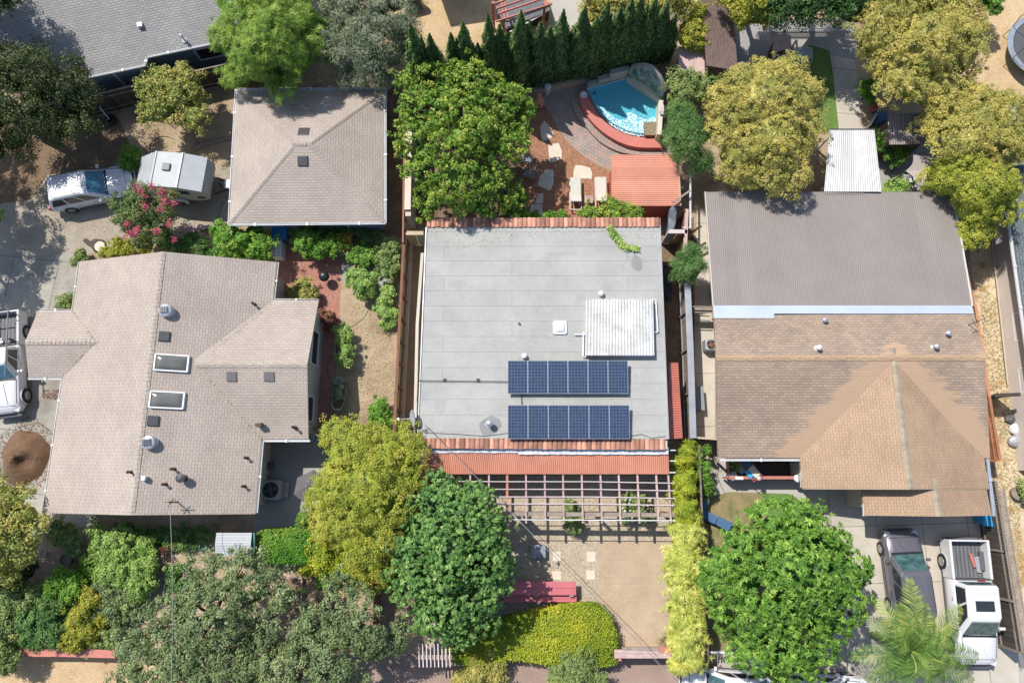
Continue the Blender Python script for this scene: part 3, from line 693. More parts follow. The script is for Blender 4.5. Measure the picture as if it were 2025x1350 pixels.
gutter(G, [q + Vector((0, 0, -.06)) for q in pts([(466, 180), (468, 176), (762, 175), (762, 441), (452, 444), (466, 180)], 2.6)], 'white_paint')
win(G, ww[3], ww[2], 3.2, 5.6, 0, 2.05, kind='door', glass='wall_grey'); win(G, ww[3], ww[2], 1, 2, 1.1, 2)
p = at(600, 260, 3.72); vent_box(rf, (p.x, p.y, 3.58), .6, tilt=('X', -.35), mat='dark_metal'); p = at(598, 317, 3.75); vent_box(rf, (p.x, p.y, 3.62), .55, tilt=('X', .35), mat='dark_metal')

# ---------------------------------------------------------------- grey roofed house, top left
G = thing('house', 'blue grey walled house with grey shingle roof and white gutter beyond the fence', 'house', at(270, 60))
E = pts([(22, 182), (160, 155), (286, 127), (293, 113), (450, 82), (620, 45)], 2.75)
up = Vector((-.2, 1, 0)).normalized() * 7.2 + Vector((0, 0, 2.2))
d1 = (E[2] - E[0]).normalized(); d2 = (E[5] - E[3]).normalized(); U = [E[0] + up, E[2] + up, E[3] + up, E[5] + up]
A, B = E[0], E[2]; n_ = Vector((d1.y * -1, d1.x, 0)); n_ = n_ if n_.y > 0 else -n_
def plane2(q, s=.3): return Vector((q.x, q.y, 2.75 + s * max(0, (Vector((q.x, q.y, 0)) - Vector((A.x, A.y, 0))).dot(n_))))
top = [plane2(A + n_ * 7), plane2(E[5] + n_ * 7)]; back = [A + n_ * 14, E[5] + n_ * 14]
for q in back: q.z = 2.75
rf = MB().solid([[A, B, plane2(E[3]), plane2(E[5]), top[1], top[0]], [top[0], top[1], back[1], back[0]]], t=.16).build('roof', 'shingle_grey', G)
fw = [q + n_ * .45 for q in (A + d1 * .4, B - d1 * .1, E[3] - d1 * .1, E[5] - d1 * .4)]; bw = [q - n_ * .45 for q in (back[1] - d1 * .4, back[0] + d1 * .4)]
wl = MB().prism([Vector((q.x, q.y, 2.62)) for q in fw + bw], 2.62).build('wall', 'wall_blue', G)
gutter(G, [q + Vector((0, -.05, -.06)) for q in (A, B, plane2(E[3]), plane2(E[5]))], 'white_paint')
win(G, fw[0], fw[1], 4.9, 6.4, .05, 2.1, glass='wall_blue', kind='door'); win(G, fw[0], fw[1], 2, 3.4, 1, 2); win(G, fw[2], fw[3], 2.4, 4.4, 1, 2.0)
p = plane2(at(272, 44, 3.7)); vent_box(rf, p, .28, .2, 'galv', .2); p = plane2(at(357, 69, 3.5)); stack(rf, p, .05, .4, 'galv')

M('plastic_tar', (.36, .36, .345), .85, (.3, .3, .29), 3, fine=.2)
# ---------------------------------------------------------------- main flat roofed house
MZ = 3.3
Hm = thing('house', 'flat grey roofed house with clay tile parapets and blue solar panels', 'house', at(1075, 650))
c = pts([(843, 450), (1305, 446), (1322, 868), (826, 866)], MZ)
rf = MB((1, .0, 0)).prism(c, .12).build('roof', 'roll_roof', Hm)
ww = inset(c, .3); MB().prism([Vector((q.x, q.y, MZ - .125)) for q in ww], MZ - .125).build('wall', 'stucco', Hm)
for a, b_ in ((c[0], c[3]), (c[1], c[2])): strip(Hm, 'drip_edge', [a + Vector((0, 0, -.02)), b_ + Vector((0, 0, -.02))], .05, .16, 'galv')
ledge = pts([(838, 500), (828, 640), (823, 862), (817, 862), (822, 640), (832, 500)], 2.9)
MB().prism(ledge, .1).build('side_trim', 'stucco', Hm)
nA, nB = at(844, 440, MZ + .02), at(1305, 440, MZ + .02)
MB().bar(nA + Vector((0, 0, -.25)), nB + Vector((0, 0, -.25)), .5, .45).build('parapet', 'stucco', Hm); tiles(rf, nA, nB, .52)
sA, sB = at(834, 876, MZ - .02), at(1320, 879, MZ - .02)
MB().bar(sA + Vector((0, 0, -.25)), sB + Vector((0, 0, -.25)), .42, .4).build('parapet', 'stucco', Hm); tiles(rf, sA, sB, .5, flip=-1)
# crumpled flashing under the south tiles
mb = MB(); fa, fb = at(836, 891, 3.12), at(1322, 891, 3.12); n = 90
for i in range(n):
    q = [fa.lerp(fb, k / n) for k in (i, i + 1)]; h = [random.Random(k + 5).uniform(-.025, .025) for k in (i, i + 1)]; w_ = .18 if i > 34 else .1
    mb.add([q[0] + Vector((0, .16, h[0])), q[1] + Vector((0, .16, h[1])), q[1] + Vector((0, -w_ + h[1] * .5, -.05 - h[1])), q[0] + Vector((0, -w_ + h[0] * .5, -.05 - h[0]))], [(0, 3, 2, 1)])
mb.build('flashing', 'foil', Hm)
aw = [at(836, 896, 3.0), at(1322, 896, 3.0), at(1323, 937, 2.62), at(852, 937, 2.62)]; aw[3].x = aw[0].x + .1
corrug(aw, .1, .018).build('awning', 'red_metal_pale', Hm)
corrug([at(1322, 717, 2.5), at(1322, 868, 2.5), at(1350, 866, 2.35), at(1341, 717, 2.35)], .12, .018).build('side_awning', 'red_metal', Hm)
# skylight house with white fibreglass sheets
SH = MZ + .02
mb = MB(); q = pts([(1160, 592), (1291, 592), (1293, 703), (1158, 703)], MZ + .3); mb.prism([v.copy() for v in q], .3); lg = mb.build('lightwell', 'white_paint', rf)
q2 = [Vector((v.x, v.y, MZ + .36)) for v in q]; q2[2].z = q2[3].z = MZ + .42
corrug(q2, .15, .014).build('sheet', 'white_fibre', lg)
z = MZ + .14
for P in ([(1290, 592), (1297, 592), (1301, 656), (1292, 657)], [(1136, 661), (1158, 661)], [(1154, 656), (1153, 704), (1158, 706)]): MB().tube(pts(P, z), .035, 6).build('conduit', 'white_paint', rf)
skylight(rf, at(1107, 648, MZ), .62, .62, glass='plastic_white', dome=.1, h=.1)
for x, y in ((1188, 582), (1037, 705)): MB().lathe(at(x, y, MZ), [(.1, 0), (.09, .12), (.15, .14), (.14, .24), (.06, .3), (.01, .31)], 16).build('white_vent', 'white_paint', rf, True)
MB().lathe(at(968, 838, MZ), [(.22, 0), (.2, .03), (.11, .05), (.11, .42), (.17, .44), (.17, .52), (.08, .6), (.01, .61)], 18).build('chimney', 'galv', rf)
for k_, (x, y, w_, h_) in enumerate(((1188, 590, .5, .35), (1037, 712, .45, .35), (968, 842, .6, .5), (1107, 662, .9, .18), (905, 560, .5, .3), (1260, 520, .35, .5), (870, 800, .3, .45), (1110, 500, .8, .12))):
    p = at(x, y, MZ + .004 + .0004 * k_); g_ = random.Random(x); MB().prism([p + Vector((w_ * math.cos(6.2832 * i / 9) * g_.uniform(.7, 1.1), h_ * math.sin(6.2832 * i / 9) * g_.uniform(.7, 1.1), 0)) for i in range(9)], .003).build('tar_patch', 'tar' if k_ in (2, 5) else 'plastic_tar', rf)
for x, y in ((879, 751), (945, 751)):
    p = at(x, y, MZ + .05)
    mb = MB()
    for i in (-1, 1):
        for j in (-1, 1): mb.box((p.x + i * .045, p.y + j * .045, p.z), (.05, .05, .1))
    mb.build('pipe_support', 'black', rf)
MB().tube(pts([(828, 752), (1004, 754)], MZ + .1), .02, 5).build('pipe', 'dark_metal', rf); MB().box(at(1027, 640, MZ + .04), (.1, .14, .06), .5).build('roof_plug', 'dark_metal', rf)
MB().tube([at(1031, 778, MZ + .05), at(1032, 800, MZ + .05)], .02, 5).build('pipe', 'dark_metal', rf)
for P in ([(843, 452), (838, 540), (833, 640), (829, 720), (825, 790), (826, 830)], [(845, 452), (840, 500), (836, 640), (831, 700)], [(826, 835), (840, 855), (905, 858), (960, 862), (1004, 856)], [(1245, 862), (1270, 858), (1290, 866), (1318, 862)]):
    MB().tube([at(x + random.uniform(-1.5, 1.5), y, MZ + .03) for x, y in P], .014, 5).build('roof_cable', 'cable', rf)

# solar panels: two rows of six
pan = MB((1, 0, 0))
def solar_panel(parent, c, tilt):
    m = Matrix.Rotation(tilt, 4, 'X'); mb = MB((1, 0, 0)); W, L = .975, 1.63
    o = mb.box((0, 0, 0), (W, L, .035)).build('solar_panel', 'panel'); o.data.name = 'solar_panel'
    dat = []
    for p in o.data.polygons:
        for i in p.vertices: v = o.data.vertices[i].co; dat += [v.x + W / 2 - .02 + .0, v.y + L / 2 - .013]
    o.data.uv_layers['uv'].data.foreach_set('uv', dat); o.data.materials[0] = MATS['panel']
    f = MB()
    for s in (-1, 1): f.box((s * W / 2, 0, .004), (.016, L + .016, .05)); f.box((0, s * L / 2, .003), (W - .017, .016, .05))
    fr = f.build('frame', 'galv'); fr.parent = o
    return o
def solar_row(label, px0, px1, py0, py1):
    a, b_ = at(px0, (py0 + py1) / 2, MZ + .38), at(px1, (py0 + py1) / 2, MZ + .38); mid = (a + b_) / 2
    t = thing('solar_array', label, 'solar panels', (mid.x, mid.y, MZ), 'solar panel rows'); proto = None; st = (b_ - a) / 6
    for i in range(6):
        if proto is None: proto = solar_panel(t, None, 0); proto.parent = t; o = proto
        else: o = copy_tree(proto, t)
        p = a + st * (i + .5); o.location = (p.x - mid.x, p.y - mid.y, .38); o.rotation_euler = (R(6), 0, math.atan2(st.y, st.x))
    mb = MB()
    for dy in (-.5, .5): mb.bar((a.x - .05, a.y + dy, MZ + .31 + dy * .1), (b_.x + .05, b_.y + dy, MZ + .31 + dy * .1), .04, .05)
    mb.build('rail', 'galv', t); mb = MB()
    for i in range(4):
        for dy in (-.5, .5): p = a.lerp(b_, .05 + .3 * i); mb.box((p.x, p.y + dy, MZ + .14 + dy * .05), (.05, .05, .3))
    mb.build('stand', 'galv', t)
solar_row('northern row of six blue solar panels, below the white fibreglass lightwell', 1004, 1242, 713, 778)
solar_row('southern row of six blue solar panels, beside the south clay tiles', 1004, 1245, 801, 867)

# satellite dish
t = thing('satellite_dish', 'white satellite dish on the western roof edge of the flat roof', 'satellite dish', at(822, 832, 2.9))
p = at(818, 826, 3.55); mb = MB(); n = 18; vv = []; fs = []
for i in range(6):
    for k in range(n): a = 2 * math.pi * k / n; r_ = .38 * i / 5 + .001; vv.append(Vector((r_ * r_ * .45, r_ * math.cos(a) * 1.1, r_ * math.sin(a))))
rot = Matrix.Rotation(R(25), 4, 'Z') @ Matrix.Rotation(R(-32), 4, 'Y')
rot = Matrix.Rotation(R(180 + 6), 4, 'Z') @ Matrix.Rotation(R(-28), 4, 'Y')
for i in range(5):
    for k in range(n): fs.append((i * n + k, i * n + (k + 1) % n, (i + 1) * n + (k + 1) % n, (i + 1) * n + k))
mb.add([rot @ v + p for v in vv], fs).build('reflector', 'plastic_grey', t, True)
q = p + rot @ Vector((.75, 0, -.12)); mb = MB().bar(p + rot @ Vector((.02, 0, -.3)), q, .035, .035); mb.build('feed_arm', 'plastic_white', t)
MB().box(q, (.1, .12, .1), .2).build('feed_horn', 'plastic_white', t); MB().tube([p - Vector((-.08, 0, .02)), p - Vector((-.16, 0, .3)), p - Vector((-.16, 0, .62))], .03).build('mast', 'galv', t)

# ---------------------------------------------------------------- front pergola
Pg = thing('pergola', 'open timber pergola of crossed rails in front of the red corrugated awning', 'pergola', at(1090, 985))
PZ = 2.45
xs = [857, 893, 930, 967, 1003, 1040, 1077, 1113, 1150, 1187, 1223, 1260, 1297, 1321]
for i, x in enumerate(xs):
    red = i in (4,); MB().bar(at(x, 934, PZ), at(x + (x - 1012) * .018, 1034, PZ), .085 if not red else .11, .13).build('rafter', 'wood_red' if red else 'wood_pink', Pg)
for y in (951, 966, 981, 995): MB().tube([at(855, y, PZ + .12), at(1000, y + 1, PZ + .12), at(1168, y + 1, PZ + .12), at(1334, y + 4, PZ + .12)], .028, 6).build('rail', 'wood_white', Pg)
MB().tube([at(860, 1026, PZ + .12), at(1336, 1029, PZ + .12)], .025, 6).build('rail', 'white_paint', Pg)
for y in (890, 911, 934): MB().tube([at(1324, y, PZ + .2), at(1336, y, PZ + .2)], .03, 6).build('rail', 'white_paint', Pg)
MB().bar(at(858, 1014, PZ - .17), at(1334, 1018, PZ - .17), .2, .19).build('beam', 'wood_grey', Pg)
for x in (870, 1030, 1180, 1325): p = at(x, 1016, PZ - .27); MB().bar(p, (p.x, p.y, 0), .13, .13).build('post', 'wood_red', Pg)

# ---------------------------------------------------------------- red shed in the back yard
S = thing('shed', 'red back yard shed with pale red corrugated roof by the loungers', 'shed', at(1280, 360))
q = pts([(1209, 306, 2.3), (1341, 306, 2.3), (1346, 407, 2.1), (1209, 407, 2.1)])
corrug([q[0], q[3], q[2], q[1]], .11, .016).build('roof', 'red_metal_pale', S)
iw = inset(q, .18); MB().prism([Vector((v.x, v.y, 2.0)) for v in iw], 2.0).build('wall', 'red_paint', S)
MB().bar(q[1], q[2], .06, .08).build('roof_edge', 'wood_tan', S)

# ---------------------------------------------------------------- house on the right
M('cap_tan', (.36, .3, .215), .9, (.3, .25, .185), fine=.2, var=.12)
Hr = thing('house', 'tan shingled house with brown corrugated rear roof on the right of the photo', 'house', at(1690, 700))
cc = [at(1394, 380, 2.55), at(1884, 380, 2.55), at(1922, 606, 3.5), at(1410, 606, 3.5)]
bm_ = None
for k_, (f0, f1) in enumerate(((0, .36), (.345, .68), (.665, 1))):
    l0, l1, r0_, r1_ = cc[0].lerp(cc[3], f0), cc[0].lerp(cc[3], f1), cc[1].lerp(cc[2], f0), cc[1].lerp(cc[2], f1); dz_ = Vector((0, 0, .014 * k_))
    o_ = corrug([l0 + dz_, r0_ + dz_, r1_ + dz_ * 1.0, l1 + dz_], .115, .006).build('corrugated_roof', 'brown_metal', Hr); bm_ = bm_ or o_
ext = [at(1630, 371, 2.5), at(1708, 371, 2.5), at(1709, 384, 2.6), at(1630, 384, 2.6)]; corrug(ext, .115, .012).build('corrugated_roof', 'brown_metal', Hr)
strip(bm_, 'sheet_edge', [cc[0] + Vector((0, -.02, -.04)), cc[1] + Vector((0, -.02, -.04))], .06, .1, 'brown_metal')
strip(bm_, 'side_edge', [cc[1], cc[2]], .07, .14, 'gutter'); strip(bm_, 'side_edge', [cc[0], cc[3]], .05, .12, 'stucco')
fl = [at(1410, 604, 3.57), at(1922, 604, 3.57), at(1926, 620, 3.6), at(1531, 620, 3.6), at(1531, 629, 3.63), at(1412, 629, 3.63)]
MB().prism(fl, .03).build('flashing', 'flash', Hr)
w_ = [at(1420, 388, 2.4), at(1872, 388, 2.4), at(1900, 612, 2.4), at(1432, 612, 2.4)]; MB().prism(w_, 2.4).build('wall', 'stucco', Hr)
RZ = 4.08
ro = [at(1412, 624, 3.54), at(1926, 618, 3.54), at(1948, 707, RZ), at(1416, 707, RZ), at(1420, 905, 2.7), at(1958, 905, 2.7)]
rf = MB().solid([[ro[0], ro[1], ro[2], ro[3]], [ro[3], ro[2], ro[5], ro[4]]], t=.16).build('roof', 'shingle_tan', Hr)
mb = MB((0, 1, 0)); n = int((ro[2] - ro[3]).length / .2)
for i in range(n):
    a = ro[3].lerp(ro[2], i / n); b_ = ro[3].lerp(ro[2], (i + 1) / n); mb.add([a + Vector((0, .15, -.02)), a + Vector((0, 0, .02)), a + Vector((0, -.15, -.02)), b_ + Vector((0, .15, -.01)), b_ + Vector((0, 0, .03)), b_ + Vector((0, -.15, -.01))], [(0, 3, 4, 1), (1, 4, 5, 2)])
mb.build('ridge_cap', 'shingle_tan_even', rf)
ww = [at(1440, 640, 2.5), at(1925, 640, 2.5), at(1930, 880, 2.5), at(1440, 880, 2.5)]; MB().prism(ww, 2.5).build('wall', 'stucco', Hr)
x1, x2 = at(1587, 965, 2.7), at(1956, 965, 2.7); yN = at(1700, 712, 2.7).y + .4
gc = [x1, x2, Vector((x2.x - .3, yN, 2.7)), Vector((x1.x, yN, 2.7))]
rg, wg = gable(Hr, gc, RZ - 2.74, 'shingle_tan_even', 'stucco', ridgecap='cap_tan')
y1, y2 = at(1710, 1019, 2.7), at(1961, 1019, 2.7); yM = at(1700, 940, 2.7).y
hh = (y2 - y1).length / 2; s_ = (RZ - 2.74) / ((x2 - x1).length / 2)
gable(Hr, [y1, y2, Vector((y2.x - .12, yM, 2.7)), Vector((y1.x, yM, 2.7))], hh * s_ + .012, 'shingle_tan_even', 'stucco', ridgecap='cap_tan')
strip(Hr, 'fascia', [at(1587, 966, 2.62), (x1 + x2) / 2 + Vector((0, -.03, RZ - 2.8)), at(1956, 966, 2.62)], .04, .12, 'cap_tan')
gutter(Hr, pts([(1424, 909), (1585, 909)], 2.62), 'white_paint'); gutter(Hr, pts([(1585, 911), (1585, 964)], 2.62), 'gutter')
gutter(Hr, pts([(1708, 975), (1709, 1020)], 2.62), 'white_paint'); gutter(Hr, pts([(1950, 880), (1965, 1020)], 2.62), 'flash')
def onR(x, y):
    z = 3.8
    for _ in range(8):
        p = at(x, y, z); z = RZ - abs(p.y - ro[3].y) * ((RZ - 2.7) / abs(ro[3].y - ro[4].y))
    return at(x, y, z)
for x, y, m_ in ((1627, 635, 'galv'), (1869, 661, 'galv'), (1615, 689, 'plastic_white'), (1846, 687, 'galv')): stack(rf, onR(x, y), .07, .3, m_, True)
t = rf; p = onR(1912, 643); mb = MB().tube([p, p + Vector((0, 0, 1.0))], .02)
q = p + Vector((0, 0, .95)); mb.bar(q + Vector((-.3, -.1, 0)), q + Vector((.35, .15, 0)), .03, .03)
for k in range(4): u = q + Vector((-.25 + .18 * k, -.08 + .07 * k, 0)); mb.bar(u + Vector((-.1, .22, 0)), u + Vector((.1, -.22, 0)), .015, .015)
mb.build('aerial', 'dark_metal', rf)
# porch
P = at(1440, 948, .3); Q = at(1590, 948, .3); mb = MB(); yy = at(1500, 895, .3).y
mb.prism([Vector((P.x, P.y, .3)), Vector((Q.x, P.y, .3)), Vector((Q.x, yy, .3)), Vector((P.x, yy, .3))], .3); dk = mb.build('porch', 'wood_dark', Hr)
rl = MB(); a, b_ = at(1440, 944, 1.15), at(1586, 944, 1.15); rl.bar(a, b_, .16, .06); rl.bar(a - Vector((0, 0, .7)), b_ - Vector((0, 0, .7)), .05, .06)
c0 = at(1440, 908, 1.15); rl.bar(a, c0, .08, .06)
for k in range(7): u = a.lerp(b_, k / 6); rl.bar(u, (u.x, u.y, .3), .09, .09)
for k in range(44): u = a.lerp(b_, k / 43); rl.bar(u, (u.x, u.y, .42), .02, .03)
rl.build('railing', 'wood_red', dk)
for x in (1441, 1585): u = at(x, 908, 2.5); MB().bar(u, (u.x, u.y, .3), .11, .11).build('porch_post', 'wood_tan', Hr)

# ---------------------------------------------------------------- far right house
F_ = thing('house', 'pale pink walled house with dark green shingle roof cut by the right edge', 'house', at(2080, 700))
wa, wb = at(1957, 415, 0), at(2012, 930, 0); wt = [wa, wb, wb + Vector((9, 1.2, 0)), wa + Vector((9, 1.2, 0))]
MB().prism([Vector((v.x, v.y, 2.28)) for v in wt], 2.28).build('wall', 'stucco_pale', F_)
A, B = at(1982, 330, 2.4), at(2027, 650, 2.4); d_ = (B - A).normalized(); n_ = Vector((-d_.y, d_.x, 0)); n_ = n_ if n_.x > 0 else -n_
B = B + d_ * 9; rf = MB().solid([[A, B, B + n_ * 5 + Vector((0, 0, 1.6)), A + n_ * 5 + Vector((0, 0, 1.6))], [A + n_ * 5 + Vector((0, 0, 1.6)), B + n_ * 5 + Vector((0, 0, 1.6)), B + n_ * 10, A + n_ * 10]], t=.16).build('roof', 'shingle_dark', F_)
rf.location.x += 0.02
gutter(F_, [A - n_ * .05 - Vector((0, 0, .06)), A + d_ * (B - A).length - n_ * .05 - Vector((0, 0, .06))], 'white_paint')
for s0, s1 in ((6.4, 7.9), (9.4, 10.7)): win(F_, wb, wa, (wb - wa).length - s1, (wb - wa).length - s0, .9, 1.9, glass='fence_rust')
strip(F_, 'pipe', [at(1959, 450, .3), at(1993, 760, .3)], .05, .05, 'stucco')
p = at(1990, 775, 1.9); MB().prism(pts([(1966, 778), (2018, 776), (2019, 783), (1968, 785)], 1.9), .08).build('gate_top', 'wood_dark', F_)
q = MB(); a, b_ = at(1967, 781, 1.85), at(2018, 779, 1.85); q.bar(a - Vector((0, 0, .92)), b_ - Vector((0, 0, .92)), .06, 1.8); q.build('side_gate', 'wood_dark', F_)
# ---------------------------------------------------------------- fences and walls
def board_fence(name, label, P, h, mat, cat='fence', group=None, bw=.14, cap=None, capw=.1, rails=None, side=1, gap=.012, posts=2.4, lattice=0):
    """P: ground points (world). boards, rails and posts"""
    mid = P[len(P) // 2]; t = thing(name, label, cat, (mid.x, mid.y, 0), group); bd = MB(); rl = MB()
    for a, b_ in zip(P[:-1], P[1:]):
        L = (b_ - a).length; d = (b_ - a).normalized(); n = Vector((-d.y, d.x, 0)) * side; k = max(1, int(L / bw)); e = L / k
        for i in range(k):
            hh = h + random.uniform(-.015, .015); c = a + d * (e * (i + .5)); bd.box((c.x, c.y, hh / 2), (e - gap, .02, hh), math.atan2(d.y, d.x))
        for z in (.35, h - .3): rl.bar(a + n * .04 + Vector((0, 0, z)), b_ + n * .04 + Vector((0, 0, z)), .04, .09)
        m_ = max(1, round(L / posts))
        for i in range(m_ + 1): c = a + d * (L * i / m_) + n * .06; MB().box((c.x, c.y, h / 2 - .02), (.1, .1, h + .02), math.atan2(d.y, d.x)).build('post', rails or mat, t)
        if cap: rl.bar(a + Vector((0, 0, h + .03)), b_ + Vector((0, 0, h + .03)), capw, .04)
    bd.build('boards', mat, t); rl.build('rail', rails or cap or mat, t); return t
board_fence('fence', 'dark weathered board fence running below the blue grey house', [at(172, 232), at(300, 200), at(480, 158)], 1.75, 'wood_dark', cap='wood_grey', posts=2.3, side=-1)
def panel_fence(name, label, A, B, h, n, base='stucco'):
    """framed panels, their east face pale green, on a low footing"""
    t = thing(name, label, 'fence', ((A + B) / 2).to_tuple()); d = (B - A).normalized(); L = (B - A).length; s = Vector((d.y, -d.x, 0)); s = s if s.x > 0 else -s
    MB().bar(A + Vector((0, 0, h + .03)), B + Vector((0, 0, h + .03)), .15, .06).build('rail', 'fence_rust', t)
    MB().bar(A + Vector((0, 0, .35)) , B + Vector((0, 0, .35)), .1, .1).build('rail', 'fence_rust', t)
    MB().bar(A + s * .1 + Vector((0, 0, .15)), B + s * .1 + Vector((0, 0, .15)), .26, .3).build('footing', base, t)
    for i in range(n + 1): p = A + d * (L * i / n) + s * .05; MB().box((p.x, p.y, h / 2), (.12, .12, h), math.atan2(d.y, d.x)).build('post', 'fence_rust', t)
    for i in range(n):
        p = A + d * (L * (i + .06) / n); q = A + d * (L * (i + .94) / n); MB().bar(p + Vector((0, 0, h / 2 + .15)), q + Vector((0, 0, h / 2 + .15)), .03, h - .35).build('panel', 'fence_green', t)
        MB().bar(p + s * .04 + Vector((0, 0, .72)), q + s * .04 + Vector((0, 0, .72)), .05, .12).build('cross_rail', 'fence_rust', t)
panel_fence('panel_fence', 'rust framed fence with pale green panels along the bare side yard', at(809, 478), at(790, 860), 1.8, 9)
t = thing('boundary_wall', 'white capped low wall with rust rail between garage and walnut tree', 'wall', at(812, 340))
MB().bar(at(815, 262, 1.0), at(812, 440, 1.0), .3, 2.0).build('wall', 'stucco', t); MB().bar(at(809, 262, 2.1), at(806, 415, 2.1), .34, .12).build('cap', 'stone_pale', t)
MB().bar(at(800, 258, 1.95), at(797, 480, 1.95), .1, .12).build('rail', 'fence_rust', t)
# gates either side of the main house
def gate(label, a, b_, h, mats):
    t = thing('gate', label, 'gate', ((a + b_) / 2).to_tuple(), 'side yard gates')
    MB().bar(a + Vector((0, 0, h)), b_ + Vector((0, 0, h)), .22, .1).build('lintel', mats[0], t)
    k = 2
    for i in range(k):
        p = a.lerp(b_, i / k + .02); q = a.lerp(b_, (i + 1) / k - .02); MB().bar(p + Vector((0, 0, h / 2)), q + Vector((0, 0, h / 2)), .04, h - .15).build('panel', mats[1 + i], t)
    for p in (a, b_): MB().box((p.x, p.y, h / 2), (.1, .1, h - .1)).build('post', mats[0], t)
M('sage', (.33, .42, .34), .8, fine=.1); M('timber_new', (.52, .36, .22), .85, fine=.2)
gate('pale green gate with cream lintel between the rust framed fence and the flat roofed house', at(814, 485), at(846, 485), 2.0, ('wood_tan', 'timber_new', 'sage'))
gate('green and timber gate with white lintel beside the clay tiled corner of the house', at(1308, 482), at(1342, 482), 2.0, ('wood_white', 'sage', 'timber_new'))
board_fence('fence', 'rust brown board fence next to the tall wrapped blue bundle', [at(1342, 440), at(1338, 525)], 2.0, 'fence_rust', side=-1, cap='wood_pink', capw=.16)
board_fence('fence', 'grey weathered board fence beside the empty concrete walkway', [at(1342, 560), at(1348, 700), at(1353, 870)], 1.9, 'wood_grey', side=-1, cap='galv', capw=.34)
t = thing('trellis', 'narrow white beaded trellis rail behind the red shed', 'trellis', at(1360, 400)); MB().bar(at(1365, 335, 1.9), at(1365, 450, 1.9), .06, .06).build('rail', 'white_paint', t)
mb = MB()
for k in range(40): p = at(1365, 335, 1.93).lerp(at(1365, 450, 1.93), k / 39); mb.box((p.x, p.y, p.z), (.1, .06, .05))
mb.build('slat', 'plastic_white', t); p = at(1365, 452, 1.9); MB().bar(p, (p.x, p.y, 0), .08, .08).build('post', 'wood_grey', t); MB().bar(at(1350, 450, 1.9), at(1365, 450, 1.9), .05, .06).build('rail', 'plastic_white', t)
one(MB().bar(at(1330, 401, 2.4), at(1365, 377, 2.4), .1, .08), 'plank', 'wood_grey', 'grey plank sticking out over the corner of the red corrugated shed roof', 'plank')
one(MB().bar(at(1368, 470, .9), at(1384, 487, .5), .12, .06).bar(at(1372, 494, .7), at(1396, 480, .7), .14, .05), 'timber_offcuts', 'wood_dark', 'two dark crossed timbers lying over the concrete walkway', 'timber')
t = thing('gate', 'grey plank gate with dark tube frame across the walkway by the brown roof', 'gate', at(1388, 625)); MB().bar(at(1362, 606, 1.6), at(1409, 607, 1.6), .06, .08).build('rail', 'wood_grey', t)
MB().bar(at(1363, 612, 1.25), at(1408, 612, 1.25), .35, .05).build('panel', 'wood_grey', t)
mb = MB(); mb.tube([at(1362, 624, 1), at(1404, 625, 1)], .025); mb.tube([at(1362, 633, .8), at(1404, 634, .8)], .025); mb.tube([at(1362, 634, .7), at(1370, 641, .5), at(1404, 642, .5)], .025); mb.build('frame', 'dark_metal', t)
board_fence('fence', 'short rust board fence closing the walkway below the storage box', [at(1352, 868), at(1418, 873)], 1.7, 'wood_grey', cap='wood_tan')
board_fence('fence', 'dark narrow fence between the bamboo hedge and the blue picnic table', [at(1366, 885), at(1372, 1040), at(1382, 1290)], 1.7, 'wood_dark', cap='wood_grey')
# right boundary fences
def T18(x, y): q = at(x, y, 1.8); return Vector((q.x, q.y, 0))
board_fence('fence', 'orange brown board fence right of the brown corrugated roof', [T18(1903, 500), T18(1925, 600)], 1.8, 'fence_orange', side=-1, cap='fence_orange')
board_fence('fence', 'long orange fence between the tan shingle house and the straw strip', [T18(1928, 602), T18(1938, 665), T18(1956, 785), T18(1977, 910)], 1.8, 'fence_orange', side=-1, cap='fence_orange', capw=.14)
board_fence('fence', 'dark board fence with lattice top running beside the white pickup truck', [T18(1968, 950), T18(1990, 1090), T18(2022, 1290)], 1.8, 'wood_dark', side=-1, cap='wood_grey', capw=.14, rails='wood_grey')
t = thing('lattice', 'long diagonal lattice strip along the dark fence by the truck', 'lattice', at(1990, 1150)); mb = MB(); A, B = at(1978, 965, 1.86), at(2034, 1300, 1.86); d = (B - A); L = d.length; d.normalize(); s = Vector((-d.y, d.x, 0)) * .16
for k in range(int(L / .11)):
    p = A + d * (.11 * k); mb.bar(p - s, p + s + d * .3, .03, .012); mb.bar(p + s + Vector((0, 0, .013)), p - s + d * .3 + Vector((0, 0, .013)), .03, .012)
mb.build('lath', 'wood_grey', t); MB().bar(A - s, B - s, .05, .05).bar(A + s, B + s, .05, .05).build('frame', 'wood_grey', t)
# front fences
board_fence('fence', 'low pinkish red fence along the kerb in the bottom left corner', [at(20, 1280), at(140, 1280), at(250, 1283)], 1.0, 'wood_red', cap='wood_red', capw=.38)
board_fence('fence', 'rust fence line mostly hidden under the grey green oaks', [at(480, 1282), at(760, 1280)], 1.0, 'fence_rust', cap='wood_red', capw=.2)
board_fence('fence', 'narrow rust fence between the oak and the dense green maple', [at(752, 1130), at(750, 1278)], 1.5, 'fence_rust', cap='fence_rust')
t = thing('front_gate', 'pinkish timber gate across the bottom of the tan brick driveway', 'gate', at(1275, 1290))
MB().bar(at(1215, 1292, 1.3), at(1336, 1292, 1.3), .4, .08).build('top_board', 'wood_pink', t); MB().bar(at(1215, 1285, .7), at(1336, 1285, .7), .05, 1.3).build('panel', 'wood_pink', t)
MB().bar(at(1230, 1281, 1.35), at(1305, 1283, 1.35), .12, .08).build('rail', 'wood_grey', t); MB().bar(at(1303, 1283, 1.34), at(1334, 1285, 1.34), .28, .06).build('rail', 'wood_red', t)
for x in (1218, 1333): p = at(x, 1290); MB().box((p.x, p.y, .7), (.14, .14, 1.4)).build('post', 'wood_red', t)
